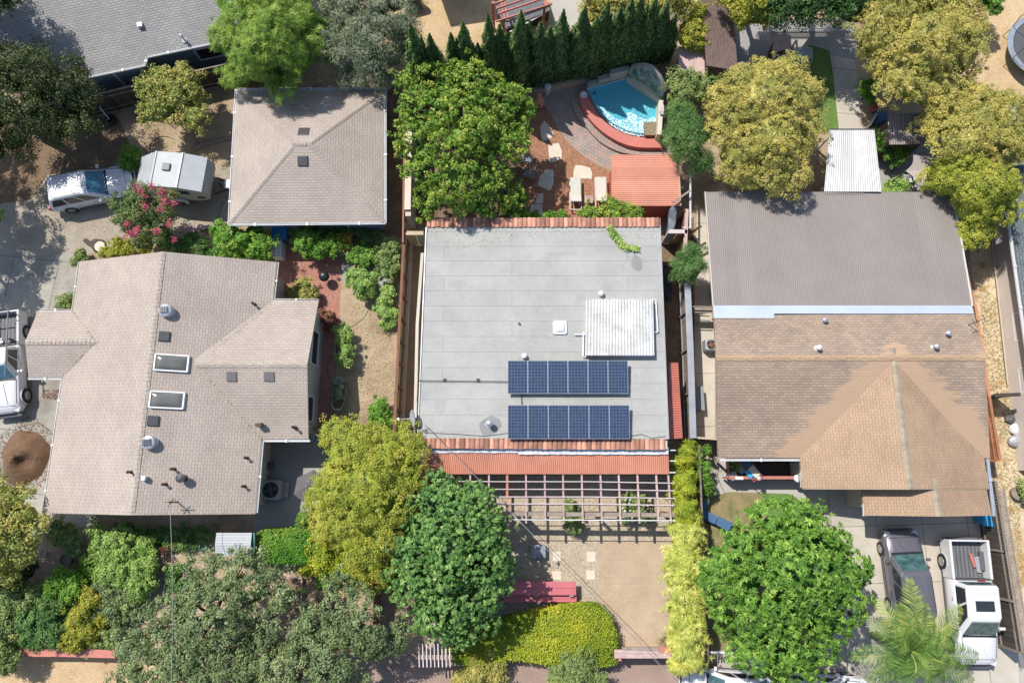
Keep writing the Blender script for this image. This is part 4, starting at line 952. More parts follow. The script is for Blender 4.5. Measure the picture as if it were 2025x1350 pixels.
t = thing('arbour', 'small pale slatted arbour between the maple and the yellow hedge', 'arbour', at(860, 1290)); PZ2 = 2.2
for i in range(9): x = 828 + i * 7.6; MB().bar(at(x, 1272, PZ2 + .08), at(x + 1.5, 1318, PZ2 + .08), .05, .09).build('slat', 'wood_white', t)
MB().bar(at(822, 1298, PZ2), at(894, 1299, PZ2), .22, .08).build('beam', 'wood_grey', t)
for x in (826, 888): p = at(x, 1298, PZ2); MB().bar(p, (p.x, p.y, 0), .1, .1).build('post', 'wood_pink', t)
t = thing('picket_gate', 'low white metal gate rail behind the white car, under the bright green tree', 'gate', at(1420, 1290)); MB().bar(at(1390, 1288, 1.2), at(1450, 1290, 1.2), .09, .06).build('rail', 'white_paint', t)
mb = MB()
for k in range(10): p = at(1395 + 5.6 * k, 1292, 1.1); mb.bar(p, p + Vector((.12, -.3, -.3)), .04, .04)
mb.build('slat', 'wood_tan', t)
for x in (1390, 1450): p = at(x, 1290, 1.1); MB().bar(p, (p.x, p.y, 0), .06, .06).build('post', 'galv', t)
# white picket fence, top
t = thing('picket_fence', 'white picket fence across the shaded slab at the top of the photo', 'fence', at(1600, 55)); a, b_ = at(1522, 62), at(1678, 61)
mb = MB(); rl = MB()
for z in (.25, .95): rl.bar(a + Vector((0, 0, z)), b_ + Vector((0, 0, z)), .04, .07)
for k in range(38): p = a.lerp(b_, k / 37); mb.bar(p, p + Vector((0, .0, 1.2)), .06, .025)
mb.build('picket', 'white_paint', t); rl.build('rail', 'white_paint', t)
# low retaining wall under the cypresses
one(MB().bar(at(1033, 186, .25), at(1262, 138, .25), .22, .5), 'retaining_wall', 'wood_tan', 'low tan retaining wall between the cypress row and the paved patio', 'wall')
one(MB().tube(pts([(382, 295), (400, 286), (432, 277), (461, 272)], .1), .13, 6), 'log_edging', 'wood_grey', 'rough grey log edging in the dirt left of the garage', 'log')

# ---------------------------------------------------------------- swimming pool
t = thing('swimming_pool', 'quarter round raised pool with red coping and blue water', 'pool', at(1240, 225)); PH = .48
inner = arc([(1160, 184), (1172, 208), (1188, 232), (1208, 250), (1234, 264), (1262, 271), (1296, 273)], 5)
backp = [(1302, 207), (1238, 163)]
outer = arc([(1143, 187), (1152, 213), (1170, 240), (1196, 264), (1230, 283), (1262, 291), (1309, 292)], 5)
ci = pts(inner, PH); co = pts(outer, PH); mb = MB()
for i in range(len(ci) - 1):
    q = [ci[i], ci[i + 1], co[i + 1], co[i]]; mb.prism(q, .5, .5)
mb.build('coping', 'coping_red', t)
step_o = arc([(1128, 200), (1141, 230), (1158, 250), (1184, 278), (1214, 296), (1250, 305), (1310, 306)], 5); so = pts(step_o, .17); si = pts(outer, .17); mb = MB((.86, -.5, 0))
for i in range(len(so) - 1): mb.prism([si[i], si[i + 1], so[i + 1], so[i]], .17)
mb.build('step', 'pavers', t)
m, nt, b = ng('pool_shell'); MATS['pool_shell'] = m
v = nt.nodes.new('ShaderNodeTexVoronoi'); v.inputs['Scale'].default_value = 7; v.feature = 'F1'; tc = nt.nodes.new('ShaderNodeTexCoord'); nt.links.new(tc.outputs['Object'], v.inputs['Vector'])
nt.links.new(ramp(nt, v.outputs['Distance'], [(.25, (.62, .9, .95)), (.6, (.42, .78, .88))]), b.inputs['Base Color']); b.inputs['Roughness'].default_value = .8  # pale mottled finish stands in for caustic ripples on the pool floor
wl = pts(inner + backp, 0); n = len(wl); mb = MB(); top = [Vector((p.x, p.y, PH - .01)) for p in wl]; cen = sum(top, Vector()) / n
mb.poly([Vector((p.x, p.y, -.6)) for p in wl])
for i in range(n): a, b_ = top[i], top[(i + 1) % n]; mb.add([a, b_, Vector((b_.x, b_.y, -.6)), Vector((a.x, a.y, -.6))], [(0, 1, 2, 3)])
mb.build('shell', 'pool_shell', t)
m, nt, b = ng('water'); MATS['water'] = m
nt.nodes.remove(b); gl = nt.nodes.new('ShaderNodeBsdfGlossy'); gl.inputs['Roughness'].default_value = .03; tr = nt.nodes.new('ShaderNodeBsdfTransparent'); tr.inputs[0].default_value = (.4, .88, .97, 1)
fr = nt.nodes.new('ShaderNodeFresnel'); fr.inputs[0].default_value = 1.33; mx = nt.nodes.new('ShaderNodeMixShader'); df = nt.nodes.new('ShaderNodeBsdfDiffuse'); df.inputs[0].default_value = (.85, .93, .95, 1)
bp = nt.nodes.new('ShaderNodeBump'); bp.inputs['Strength'].default_value = .5; bp.inputs['Distance'].default_value = .03; nt.links.new(noise(nt, 5, 3), bp.inputs['Height'])
nt.links.new(bp.outputs[0], gl.inputs['Normal']); nt.links.new(bp.outputs[0], fr.inputs['Normal'])
vo = nt.nodes.new('ShaderNodeTexVoronoi'); vo.feature = 'DISTANCE_TO_EDGE'; vo.inputs['Scale'].default_value = 4.5; tc = nt.nodes.new('ShaderNodeTexCoord')
mp = nt.nodes.new('ShaderNodeMix'); mp.data_type = 'RGBA'; mp.inputs[0].default_value = .25; nt.links.new(tc.outputs['Object'], mp.inputs[6]); nz = nt.nodes.new('ShaderNodeTexNoise'); nz.inputs['Scale'].default_value = 3; nt.links.new(nz.outputs['Color'], mp.inputs[7]); nt.links.new(mp.outputs[2], vo.inputs['Vector'])
# sunlit caustics of the south side are laid on as pale flecks
fo = MB(); 
m2 = nt.nodes.new('ShaderNodeMixShader'); m2.inputs[0].default_value = .6; df.inputs[0].default_value = (.13, .6, .76, 1); nt.links.new(tr.outputs[0], m2.inputs[1]); nt.links.new(df.outputs[0], m2.inputs[2])
nt.links.new(fr.outputs[0], mx.inputs[0]); nt.links.new(m2.outputs[0], mx.inputs[1]); nt.links.new(gl.outputs[0], mx.inputs[2]); nt.links.new(mx.outputs[0], nt.nodes['Material Output'].inputs['Surface'])
MB().poly([Vector((p.x, p.y, PH - .12)) for p in wl][::-1] if 0 else [Vector((p.x, p.y, PH - .12)) for p in wl]).build('water', 'water', t)
# pale flecks painted where sun ripples brighten the water
fm = ground_mat('caustic_flecks', [(.3, (.5, .74, .82)), (.6, (.7, .84, .88))], 3, .1, 20, rough=.5)
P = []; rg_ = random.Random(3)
sunlit_poly = [(1186, 206), (1192, 214), (1206, 226), (1222, 238), (1236, 236), (1238, 224), (1250, 222), (1262, 232), (1276, 236), (1290, 232), (1298, 236), (1297, 272), (1262, 270), (1234, 263), (1208, 248), (1192, 228)]
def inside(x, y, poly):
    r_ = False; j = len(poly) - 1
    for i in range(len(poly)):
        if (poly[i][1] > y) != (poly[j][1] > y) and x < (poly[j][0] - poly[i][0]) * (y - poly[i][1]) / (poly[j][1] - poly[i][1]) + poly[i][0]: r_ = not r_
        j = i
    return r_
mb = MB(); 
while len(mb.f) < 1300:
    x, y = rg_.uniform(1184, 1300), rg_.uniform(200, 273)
    if not inside(x, y, sunlit_poly) and rg_.random() > .012: continue
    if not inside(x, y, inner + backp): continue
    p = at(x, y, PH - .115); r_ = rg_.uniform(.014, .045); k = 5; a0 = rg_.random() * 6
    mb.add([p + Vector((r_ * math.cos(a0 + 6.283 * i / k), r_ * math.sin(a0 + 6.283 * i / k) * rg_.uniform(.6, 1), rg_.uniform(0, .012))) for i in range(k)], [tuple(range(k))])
o = mb.build('caustic_flecks', 'caustic_flecks', t); o['kind'] = 'stuff'
bq = [(1160, 184, .75), (1180, 178, .75), (1180, 178, .95), (1201, 170, .95), (1201, 170, 1.3), (1238, 160, 1.3)]
for (a, b_, h) in (((1160, 184), (1180, 178), .72), ((1180, 178), (1201, 171), .95), ((1201, 171), (1238, 163), 1.3)):
    A, B = at(a[0], a[1] - 1), at(b_[0], b_[1] - 1); MB().bar(A + Vector((0, .1, h / 2)), B + Vector((0, .1, h / 2)), .2, h).build('back_wall', 'cream_tile', t); MB().bar(A + Vector((0, .1, h + .02)), B + Vector((0, .1, h + .02)), .28, .04).build('wall_cap', 'concrete_grey', t)
A, B = at(1239, 162, .3), at(1304, 207, .3); d = (B - A); L = d.length; dn = d.normalized(); nn = Vector((-dn.y, dn.x, 0)); n = 16; mb = MB(); cp = MB(); top = []
hs = [1.35 + 1.15 * math.sin(math.pi * (.12 + .8 * i / n)) for i in range(n + 1)]
for i in range(n):
    p, q = A + dn * (L * i / n), A + dn * (L * (i + 1) / n); bow = lambda k: nn * (.2 * math.sin(math.pi * k / n)); p += bow(i); q += bow(i + 1)
    vv = [Vector((p.x, p.y, .3)), Vector((q.x, q.y, .3)), Vector((q.x, q.y, hs[i + 1])), Vector((p.x, p.y, hs[i]))]; mb.add(vv + [x + nn * .15 for x in vv], [(0, 1, 2, 3), (7, 6, 5, 4), (0, 4, 5, 1), (2, 6, 7, 3)], .5)
    cp.bar(vv[3] + nn * .07 + Vector((0, 0, .03)), vv[2] + nn * .07 + Vector((0, 0, .03)), .26, .07)
m, nt, b = ng('mosaic'); MATS['mosaic'] = m     # loose painted foliage and blue grey tones
c_ = ramp(nt, noise(nt, 1.6, 3, 'Object'), [(.36, (.06, .15, .08)), (.44, (.2, .3, .22)), (.5, (.4, .45, .38)), (.56, (.16, .26, .28)), (.6, (.05, .08, .09)), (.66, (.3, .36, .34))]); nt.links.new(c_, b.inputs['Base Color']); b.inputs['Roughness'].default_value = .3
mb.build('feature_wall', 'mosaic', t); cp.build('wall_cap', 'concrete_grey', t)
MB().bar(A + Vector((0, 0, .3)) + nn * .1, B + Vector((0, 0, .3)) + nn * .1, .35, .5).build('ledge', 'cream_tile', t)
MB().bar(at(1304, 208, .6), at(1300, 275, .6), .25, 1.1).build('side_wall', 'stone_pale', t)
MB().bar(at(1309, 210, 1.2), at(1309, 228, 1.2), .2, .2).build('side_cap', 'wood_white', t)
one(MB().box(at(1286, 257, .55), (.72, .85, .35), .0, bev=.04), 'planter', 'granite', 'brown speckled stone planter on the corner of the pool', 'planter')
MB().lathe(at(1154, 190, PH), [(.12, 0), (.24, .06), (.26, .12), (.2, .1), (.1, .05)], 16).build('x', 'plastic_white') if 0 else None
o = one(MB().lathe(at(1154, 190, PH), [(.1, 0), (.2, .05), (.22, .12), (.19, .12), (.1, .05)], 16), 'bowl', 'plastic_white', 'small white bowl on the shaded end of the red pool coping', 'bowl', smooth=True)
one(MB().lathe(at(1176, 185, PH - .12), [(.05, -.03), (.11, .0), (.11, .04), (.03, .07)], 12), 'chlorine_float', 'blue_table', 'small blue round float on the pool water', 'pool float')
one(MB().lathe(at(1082, 184, .0), [(.17, 0), (.19, .3), (.2, .75), (.17, .8)], 14), 'white_canister', 'plastic_white', 'tall white canister by the shaded retaining wall', 'canister')
t = thing('chiminea', 'brown clay chiminea with dark mouth beside the cypress hedge', 'chiminea', at(1065, 206)); MB().lathe(at(1065, 210, 0), [(.18, 0), (.2, .1), (.34, .35), (.36, .55), (.2, .85), (.13, 1.1), (.15, 1.25), (.11, 1.25)], 16).build('body', 'clay', t, True); MB().lathe(at(1065, 210, 1.2), [(.1, 0), (.1, .03)], 12).build('flue_mouth', 'black', t)

# garden stepping stones
def stone(label, P, z=.035, mat='stone_pale', group='pale irregular flagstones in the red mulch'):
    one(MB().prism(pts(P, z), .03), 'stepping_stone', mat, label, 'stepping stone', group)
stone('pointed pale flagstone nearest the chiminea', [(1070, 268), (1068, 252), (1076, 238), (1084, 246), (1096, 266), (1088, 275), (1073, 279)])
stone('square pale flagstone on open red mulch', [(1084, 286), (1105, 283), (1107, 289), (1111, 298), (1111, 314), (1098, 320), (1088, 322), (1084, 318), (1086, 312)])
stone('wide half round flagstone above the loungers', [(1138, 327), (1150, 327), (1167, 332), (1171, 343), (1170, 354), (1134, 352), (1134, 340)])
stone('half shaded flagstone at the edge of the walnut shade', [(1068, 347), (1083, 334), (1093, 336), (1095, 362), (1088, 377), (1066, 368), (1063, 366)])
stone('narrow flagstone wholly in the walnut shade', [(1064, 383), (1074, 382), (1074, 402), (1058, 402)])
stone('flagstone in deep shade nearest the clay tiles', [(1050, 404), (1072, 404), (1074, 426), (1047, 426)])
# sun loungers
def lounger(label, px, py):
    p = at(px, py, 0); t = thing('sun_lounger', label, 'sun lounger', p, 'floral sun loungers')
    W, L = .62, 1.9; mb = MB()
    for s in (-1, 1): mb.bar(p + Vector((s * (W / 2 + .02), L / 2, .34)), p + Vector((s * (W / 2 + .02), -L / 2, .34)), .05, .06)
    mb.bar(p + Vector((-W / 2, -L / 2, .34)), p + Vector((W / 2, -L / 2, .34)), .05, .05); mb.build('frame', 'wood_white', t)
    for s in (-1, 1):
        for e in (-.8, .75): MB().bar(p + Vector((s * W / 2, e, .31)), p + Vector((s * W / 2, e, 0)), .05, .05).build('leg', 'wood_white', t)
    MB().box(p + Vector((0, .38, .42)), (W, 1.15, .1), 0, bev=.035).build('seat_cushion', 'floral', t)
    MB().box(p + Vector((0, -.36, .56)), (W, .62, .1), 0, bev=.035, tilt=('X', -.55)).build('back_cushion', 'floral', t)
    MB().bar(p + Vector((-.2, -.7, .33)), p + Vector((-.2, -.55, .7)), .03, .03).bar(p + Vector((.2, -.7, .33)), p + Vector((.2, -.55, .7)), .03, .03).build('back_brace', 'wood_white', t)
m, nt, b = ng('floral'); MATS['floral'] = m; v = nt.nodes.new('ShaderNodeTexVoronoi'); v.inputs['Scale'].default_value = 9; tc = nt.nodes.new('ShaderNodeTexCoord'); nt.links.new(tc.outputs['Object'], v.inputs['Vector'])
s_ = ramp(nt, v.outputs['Distance'], [(.16, (1, 1, 1)), (.3, (0, 0, 0))]); hc = mixc(nt, .55, v.outputs['Color'], (.25, .32, .28)); nt.links.new(mixc(nt, s_, (.5, .48, .43), hc), b.inputs['Base Color']); b.inputs['Roughness'].default_value = .9
lounger('left of the two floral loungers, its back raised over a dark shadow', 1137, 388); lounger('right of the two floral loungers, beside the red shed', 1187, 387)
p = at(1163, 400); t = thing('side_table', 'small grey slatted table between the two loungers', 'table', p); mb = MB()
for k in range(6): mb.box((p.x - .2 + .08 * k, p.y, .44), (.07, .44, .03))
mb.build('table_top', 'wood_pink', t)
for i in (-1, 1):
    for j in (-1, 1): MB().box((p.x + .18 * i, p.y + .18 * j, .21), (.05, .05, .42)).build('leg', 'wood_pink', t)
def slat_chair(label, px, py, rz, mat='blue_table', group=None):
    p = at(px, py, 0); t = thing('garden_chair', label, 'chair', p, group, rz); o = p; t.rotation_euler = (0, 0, 0); m = Matrix.Translation(p) @ Matrix.Rotation(rz, 4, 'Z'); T_ = lambda x, y, z: m @ Vector((x, y, z))
    mb = MB()
    for k in range(5): mb.bar(T_(-.24, -.22 + .1 * k, .4), T_(.24, -.22 + .1 * k, .4), .08, .025)
    mb.build('seat', mat, t); mb = MB()
    for k in range(5): mb.bar(T_(-.2 + .1 * k, .24, .42), T_(-.2 + .1 * k, .36, .88), .06, .02)
    mb.bar(T_(-.25, .37, .9), T_(.25, .37, .9), .05, .06); mb.build('backrest', mat, t)
    for s in (-1, 1):
        MB().bar(T_(s * .27, -.28, .6), T_(s * .27, .3, .6), .07, .03).build('armrest', mat, t)
        for e in (-.22, .24): MB().bar(T_(s * .25, e, 0), T_(s * .25, e, .59), .045, .045).build('leg', mat, t)
slat_chair('blue slatted garden chair nearest the flagstone under the walnut', 1048, 350, R(160), 'wall_grey', group='blue chairs under the walnut')
slat_chair('blue slatted garden chair half hidden behind the other under the walnut', 1043, 322, R(170), 'wall_grey', group='blue chairs under the walnut')

# front yard
t = thing('fire_pit', 'square dark lidded fire pit on the pebble yard below the pergola', 'fire pit', at(1064, 1090)); p = at(1064, 1088, .0); MB().box((p.x, p.y, .2), (.72, .62, .4), bev=.03).build('body', 'dark_metal', t); MB().box((p.x, p.y, .43), (.76, .66, .05), bev=.015).build('lid', 'wall_grey', t); MB().box((p.x + .03, p.y, .465), (.36, .24, .03)).build('handle', 'plastic_grey', t)
for i, (x, y, w_, h_, l) in enumerate(((1101, 1099, 16, 18, 'pale paving slab nearest the fire pit'), (1169, 1100, 17, 19, 'pale paving slab at the top edge of the brick driveway'), (1101, 1137, 17, 17, 'faded paving slab above the end of the red bench'), (1168, 1136, 17, 18, 'brightest pale paving slab beside the brick driveway'))):
    stone(l, [(x - w_ / 2, y - h_ / 2), (x + w_ / 2, y - h_ / 2), (x + w_ / 2, y + h_ / 2), (x - w_ / 2, y + h_ / 2)], .02, 'stone_pale', 'square paving slabs in the pebble yard')
def bench(label, y0, y1, z, x0=992, x1=1139):
    a, b_ = at(x0, (y0 + y1) / 2, z), at(x1, (y0 + y1) / 2, z); W = (at(x0, y0, z) - at(x0, y1, z)).length; t = thing('bench', label, 'bench', ((a + b_) / 2).to_tuple()[:2] + (0,)); mb = MB(); k = max(2, int(W / .3))
    for i in range(k): yy = (i - (k - 1) / 2) * W / k; mb.bar(a + Vector((0, yy, 0)), b_ + Vector((0, yy, 0)), W / k - .012, .05)
    mb.build('seat', 'bench_red', t)
    for f in (.1, .47, .94): p = a.lerp(b_, f); MB().box((p.x, p.y - .12, (z - .03) / 2), (.2, W * .9, z - .04)).build('leg', 'concrete_grey', t)
bench('wide red plank table bench, the northern one of the red pair', 1149, 1176, .72); bench('narrow red plank seat, the southern one of the red pair', 1176, 1190, .45, 996, 1140)

# ---------------------------------------------------------------- left yard objects
t = thing('kettle_barbecue', 'black round kettle barbecue on the red brick patio', 'barbecue', at(648, 553)); p = at(647, 553, 0)
MB().lathe(p, [(.02, .42), (.2, .46), (.28, .6), (.29, .68)], 24).build('bowl', 'black', t, True); MB().lathe(p, [(.295, .68), (.28, .78), (.2, .9), (.03, .95)], 24).build('lid', 'black', t, True)
MB().box((p.x, p.y, .98), (.12, .05, .04)).build('handle', 'plastic_grey', t)
for k in range(3): a = 2.1 * k + .4; MB().tube([p + Vector((.14 * math.cos(a), .14 * math.sin(a), .48)), p + Vector((.3 * math.cos(a), .3 * math.sin(a), 0))], .015, 6).build('leg', 'galv', t)
def wheelie(label, px, py, rz, mat, group=None, w=.58, h=1.0):
    p = at(px, py, 0); t = thing('wheelie_bin', label, 'bin', p, group); m = Matrix.Translation(p) @ Matrix.Rotation(rz, 4, 'Z'); mb = MB()
    lo = [m @ Vector((x, y, .06)) for x, y in ((-w * .38, -.24), (w * .38, -.24), (w * .38, .24), (-w * .38, .24))]; hi = [m @ Vector((x, y, h)) for x, y in ((-w / 2, -.34), (w / 2, -.34), (w / 2, .32), (-w / 2, .32))]
    mb.add(lo + hi, [(3, 2, 1, 0), (4, 5, 6, 7), (0, 1, 5, 4), (1, 2, 6, 5), (2, 3, 7, 6), (3, 0, 4, 7)]); soften(mb.build('body', mat, t), .04)
    q = m @ Vector((0, -.02, h + .05)); soften(MB().box(q, (w + .05, .76, .08), rz, tilt=('X', -.06)).build('lid', mat, t), .03)
    MB().bar(m @ Vector((-w * .42, .4, h)), m @ Vector((w * .42, .4, h)), .04, .04).build('handle', mat, t)
    for s in (-1, 1): MB().tube([m @ Vector((s * w * .42, .27, .12)), m @ Vector((s * w * .5, .27, .12))], .12, 14).build('wheel', 'tyre', t)
wheelie('blue wheelie bin against the garage wall, above the white chest', 564, 472, .0, 'blue_bin', None, .78)
wheelie('blue wheelie bin in the shade of the grey roofed house', 352, 147, .2, 'blue_bin')
wheelie('bright blue wheelie bin in front of the tan garage by the pickup', 1932, 1023, -.1, 'cyan_bin', None, .66)
wheelie('grey wheelie bin squeezed between the tan roof and the dark fence', 1925, 955, 0, 'plastic_grey', None, .5)
wheelie('grey wheelie bin dark in the alley beside the green hose reel', 376, 140, .2, 'plastic_dark')
t = thing('chest', 'white rectangular chest below the blue bin by the citrus bush', 'chest', at(553, 495)); p = at(556, 500, 0); MB().box((p.x, p.y, .4), (.55, .95, .8), bev=.04).build('body', 'plastic_white', t); MB().box((p.x, p.y, .83), (.58, .98, .06), bev=.02).build('lid', 'plastic_white', t)
def ac(label, px, py, s=.9, h=.8, mat='plastic_grey', group=None, junk=None):
    p = at(px, py, 0); t = thing('condenser', label, 'air conditioner', p, group); MB().box((p.x, p.y, h / 2), (s, s, h), bev=.09).build('cabinet', mat, t)
    MB().lathe((p.x, p.y, h), [(s * .38, .0), (s * .4, .02)], 28).build('fan_well', 'black', t); mb = MB()
    for k in range(4): a = k * 1.571 + .3; mb.bar((p.x, p.y, h + .03), (p.x + s * .33 * math.cos(a), p.y + s * .33 * math.sin(a), h + .028), .14, .01)
    mb.build('fan', junk or 'plastic_dark', t); g_ = MB()
    for rr in (.12, .2, .28, .36):
        n = 24; g_.tube([(p.x + s * rr * math.cos(6.2832 * k / n), p.y + s * rr * math.sin(6.2832 * k / n), h + .05) for k in range(n + 1)], .006, 4, cap=False)
    g_.build('grille', 'dark_metal', t)
ac('large grey condenser in the shade left of the dark parasol', 545, 968, 1.02, .8); ac('small square condenser with rusty top on the walkway by the right house', 1399, 686, .62, .75, 'plastic_grey', None, 'fence_rust')
one(MB().box(at(565, 968, .2), (.3, .8, .06)), 'service_pad', 'wood_pink', 'thin framed pad beside the large shaded condenser', 'pad')
# parasol
t = thing('parasol', 'dark grey parasol half under the yellow green tree', 'parasol', at(612, 962)); c0 = at(606, 961, 2.25); mb = MB(); ring = [at(x, y, 1.95) for x, y in ((621, 928), (588, 944), (581, 977), (608, 998), (636, 985), (645, 950))]
for i in range(6): mb.add([c0, ring[i], ring[(i + 1) % 6]], [(0, 1, 2)]); mb.add([c0 - Vector((0, 0, .02)), ring[(i + 1) % 6] - Vector((0, 0, .02)), ring[i] - Vector((0, 0, .02))], [(0, 1, 2)])
mb.build('canopy', 'canvas_dark', t); MB().tube([c0 + Vector((0, 0, .08)), (c0.x, c0.y, 0)], .025).build('pole', 'galv', t); MB().lathe((c0.x, c0.y, 0), [(.28, 0), (.28, .06), (.05, .1)], 16).build('base', 'dark_metal', t)
mb = MB()
for q in ring: mb.bar(c0 - Vector((0, 0, .04)), q - Vector((0, 0, .03)), .02, .02)
mb.build('rib', 'dark_metal', t)
one(MB().lathe(at(617, 862, 0), [(.16, 0), (.23, .35), (.21, .36), (.15, .05)], 18), 'flower_pot', 'plastic_white', 'round pale pot at the lower right corner of the beige house', 'pot')
one(MB().lathe(at(529, 943, 0), [(.1, 0), (.16, .25), (.18, .3), (.12, .28)], 14), 'bucket', 'red_paint', 'dull red bucket beside the condenser in the shade', 'bucket')
t = thing('garden_bench', 'dark step bench by the beige house wall in the shade', 'bench', at(530, 925)); mb = MB().box(at(532, 920, .45), (.5, .35, .04)); mb.build('seat', 'plastic_dark', t); MB().box(at(532, 926, .22), (.45, .05, .4)).build('leg', 'plastic_grey', t)
# small metal shed
t = thing('shed', 'small pale grey tool shed beside the clipped hedge', 'shed', at(467, 1072)); a = [at(428, 1053, 1.75), at(498, 1053, 1.75), at(497, 1098, 1.75), at(426, 1098, 1.75)]; iw = inset(a, .05)
MB().prism([Vector((v.x, v.y, 1.7)) for v in iw], 1.7).build('wall', 'plastic_grey', t); mb = MB((1, 0, 0)); r1, r2 = (a[0] + a[3]) / 2 + Vector((0, 0, .12)), (a[1] + a[2]) / 2 + Vector((0, 0, .12)); mb.solid([[a[0], a[1], r2, r1], [r1, r2, a[2], a[3]]], t=.06); mb.build('roof', 'shed_roof', t) if 'shed_roof' in MATS else mb.build('roof', brick('shed_roof', (.45, .47, .5), (.42, .44, .47), (.24, .25, .27), w=3, h=.13, ms=.01), t)
MB().bar(at(502, 1053, 1.55), at(501, 1098, 1.55), .18, .25).build('side_panel', 'green_paint', t)
def trough(label, px0, py0, px1, py1, plants, seed):
    a, b_ = at(px0, py0), at(px1, py1); c0 = (a + b_) / 2; t = thing('planter', label, 'planter', c0, 'long garden troughs'); d = (a - b_).normalized(); L = (a - b_).length / 2; s = Vector((-d.y, d.x, 0)); n = 24
    def ring(k, z): return [c0 + d * (L * k * math.copysign(abs(math.cos(6.2832 * i / n)) ** .55, math.cos(6.2832 * i / n))) + s * (.34 * k * math.copysign(abs(math.sin(6.2832 * i / n)) ** .6, math.sin(6.2832 * i / n))) + Vector((0, 0, z)) for i in range(n)]
    R_ = [ring(.82, 0), ring(1, .5), ring(1.04, .52), ring(.93, .5), ring(.9, .38)]; mb = MB()
    for q in range(4): mb.add(R_[q] + R_[q + 1], [(i, (i + 1) % n, n + (i + 1) % n, n + i) for i in range(n)])
    mb.build('trough', 'sage', t, True); MB().poly(ring(.92, .4)).build('soil', 'dark_soil', t)
trough('upper long oval trough full of leafy plants by the brick path', 681, 655, 677, 720, 1, 1); trough('lower long oval trough with sparse twiggy plants by the brick path', 676, 748, 671, 812, 0, 2)
t = thing('tree_stump', 'cut tree stump with pale ringed top beside the crape myrtle', 'stump', at(197, 486)); MB().lathe(at(197, 487, 0), [(.42, 0), (.34, .1), (.32, .4), (.3, .42)], 18).build('bark', 'bark', t); MB().lathe(at(197, 487, .42), [(.3, 0), (.29, .012)], 18).build('cut_face', 'stone_pale', t)
o = one(MB().tube([at(168, 475, .2), at(184, 486, .25)], .13, 8), 'log', 'bark', 'short thick log leaning by the cut stump', 'log')
# mulch mound
bm = bmesh.new(); bmesh.ops.create_grid(bm, x_segments=40, y_segments=40, size=1); mb = MB(); cx, cy = at(50, 905), at(50, 905); n = 40; vv = []; fs = []
for i in range(n + 1):
    for k in range(36):
        a = 6.2832 * k / 36; r_ = i / n; wob = 1 + .06 * math.sin(3 * a + 1) + .04 * math.sin(7 * a); h = .95 * (1 - r_ ** 1.5) * (1 + .1 * math.sin(2 * a + .5)) + random.uniform(-.05, .05) * (1 - r_) - .4 * math.exp(-((r_ * math.cos(a) - .25) ** 2 + (r_ * math.sin(a) + .1) ** 2) * 9)
        vv.append(cx + Vector((1.28 * r_ * wob * math.cos(a), 1.5 * r_ * wob * math.sin(a), max(.012, h))))
for i in range(n):
    for k in range(36): fs.append((i * 36 + k, (i + 1) * 36 + k, (i + 1) * 36 + (k + 1) % 36, i * 36 + (k + 1) % 36))
bm.free(); one(MB().add(vv, fs), 'mulch_pile', 'mulch_pile', 'brown mound of bark mulch dumped on the concrete driveway', 'mulch pile', smooth=True)
# raised beds
def bed(label, P, mat='wood_pink', soil='dark_soil', h=.3):
    q = pts(P, h); c0 = sum(q, Vector()) / 4; t = thing('raised_bed', label, 'raised bed', (c0.x, c0.y, 0), 'raised beds in the front garden')
    for i in range(4): MB().bar(q[i] - Vector((0, 0, h / 2)), q[(i + 1) % 4] - Vector((0, 0, h / 2)), .06, h).build('board', mat, t)
    iq = inset(q, .04); MB().prism([v - Vector((0, 0, .06)) for v in iq], h - .08).build('soil', soil, t)
bed('long narrow raised bed with young plants right of the leafy clump', [(328, 1117), (365, 1116), (358, 1190), (322, 1190)], 'wood_white'); bed('bare raised bed between the two oaks, the left one of two', [(560, 1143), (597, 1143), (595, 1200), (560, 1200)]); bed('raised bed of dry grass between the two oaks, the right one of two', [(628, 1145), (660, 1145), (659, 1195), (626, 1200)], soil='straw')
# hoses and cords
def hose(label, P, mat='green_hose', z=.03, r=.016, name='garden_hose', cat='hose'): one(MB().tube(pts(arc(P, 6), z), r, 5), name, mat, label, cat)
hose('pale green hose curling across the dry lawn by the brick patio', [(706, 580), (710, 590), (726, 598), (728, 610), (718, 628), (700, 642), (683, 652)], 'pale_hose')
hose('thin dark hose looped on the dirt above the camper', [(296, 302), (298, 284), (312, 272), (330, 270), (345, 276)], 'cable'); hose('green hose lying on the dirt under the camper hitch side', [(452, 388), (440, 405), (432, 430), (420, 460)], 'green_hose')
hose('dark hose with one loop on the concrete by the porch', [(1410, 905), (1412, 920), (1424, 932), (1428, 925), (1422, 924), (1420, 932), (1420, 945), (1430, 968), (1434, 976)], 'cable'); hose('dark hose snaking in the shade by the trough planters', [(655, 700), (648, 725), (650, 745), (662, 760)], 'cable')
hose('thin pipe along the dark garden edge below the beige house', [(282, 1046), (300, 1060), (320, 1074)], 'wood_tan')
t = thing('hose_reel', 'coiled green hose in the alley by the grey roofed house', 'hose', at(397, 135)); mb = MB()
for k in range(4): r_ = .28 + .04 * k; mb.tube([at(397, 130, .1 + .05 * k) + Vector((r_ * math.cos(a * .3142), r_ * math.sin(a * .3142), 0)) for a in range(21)], .03, 5, cap=False)
mb.build('coil', 'green_paint', t)
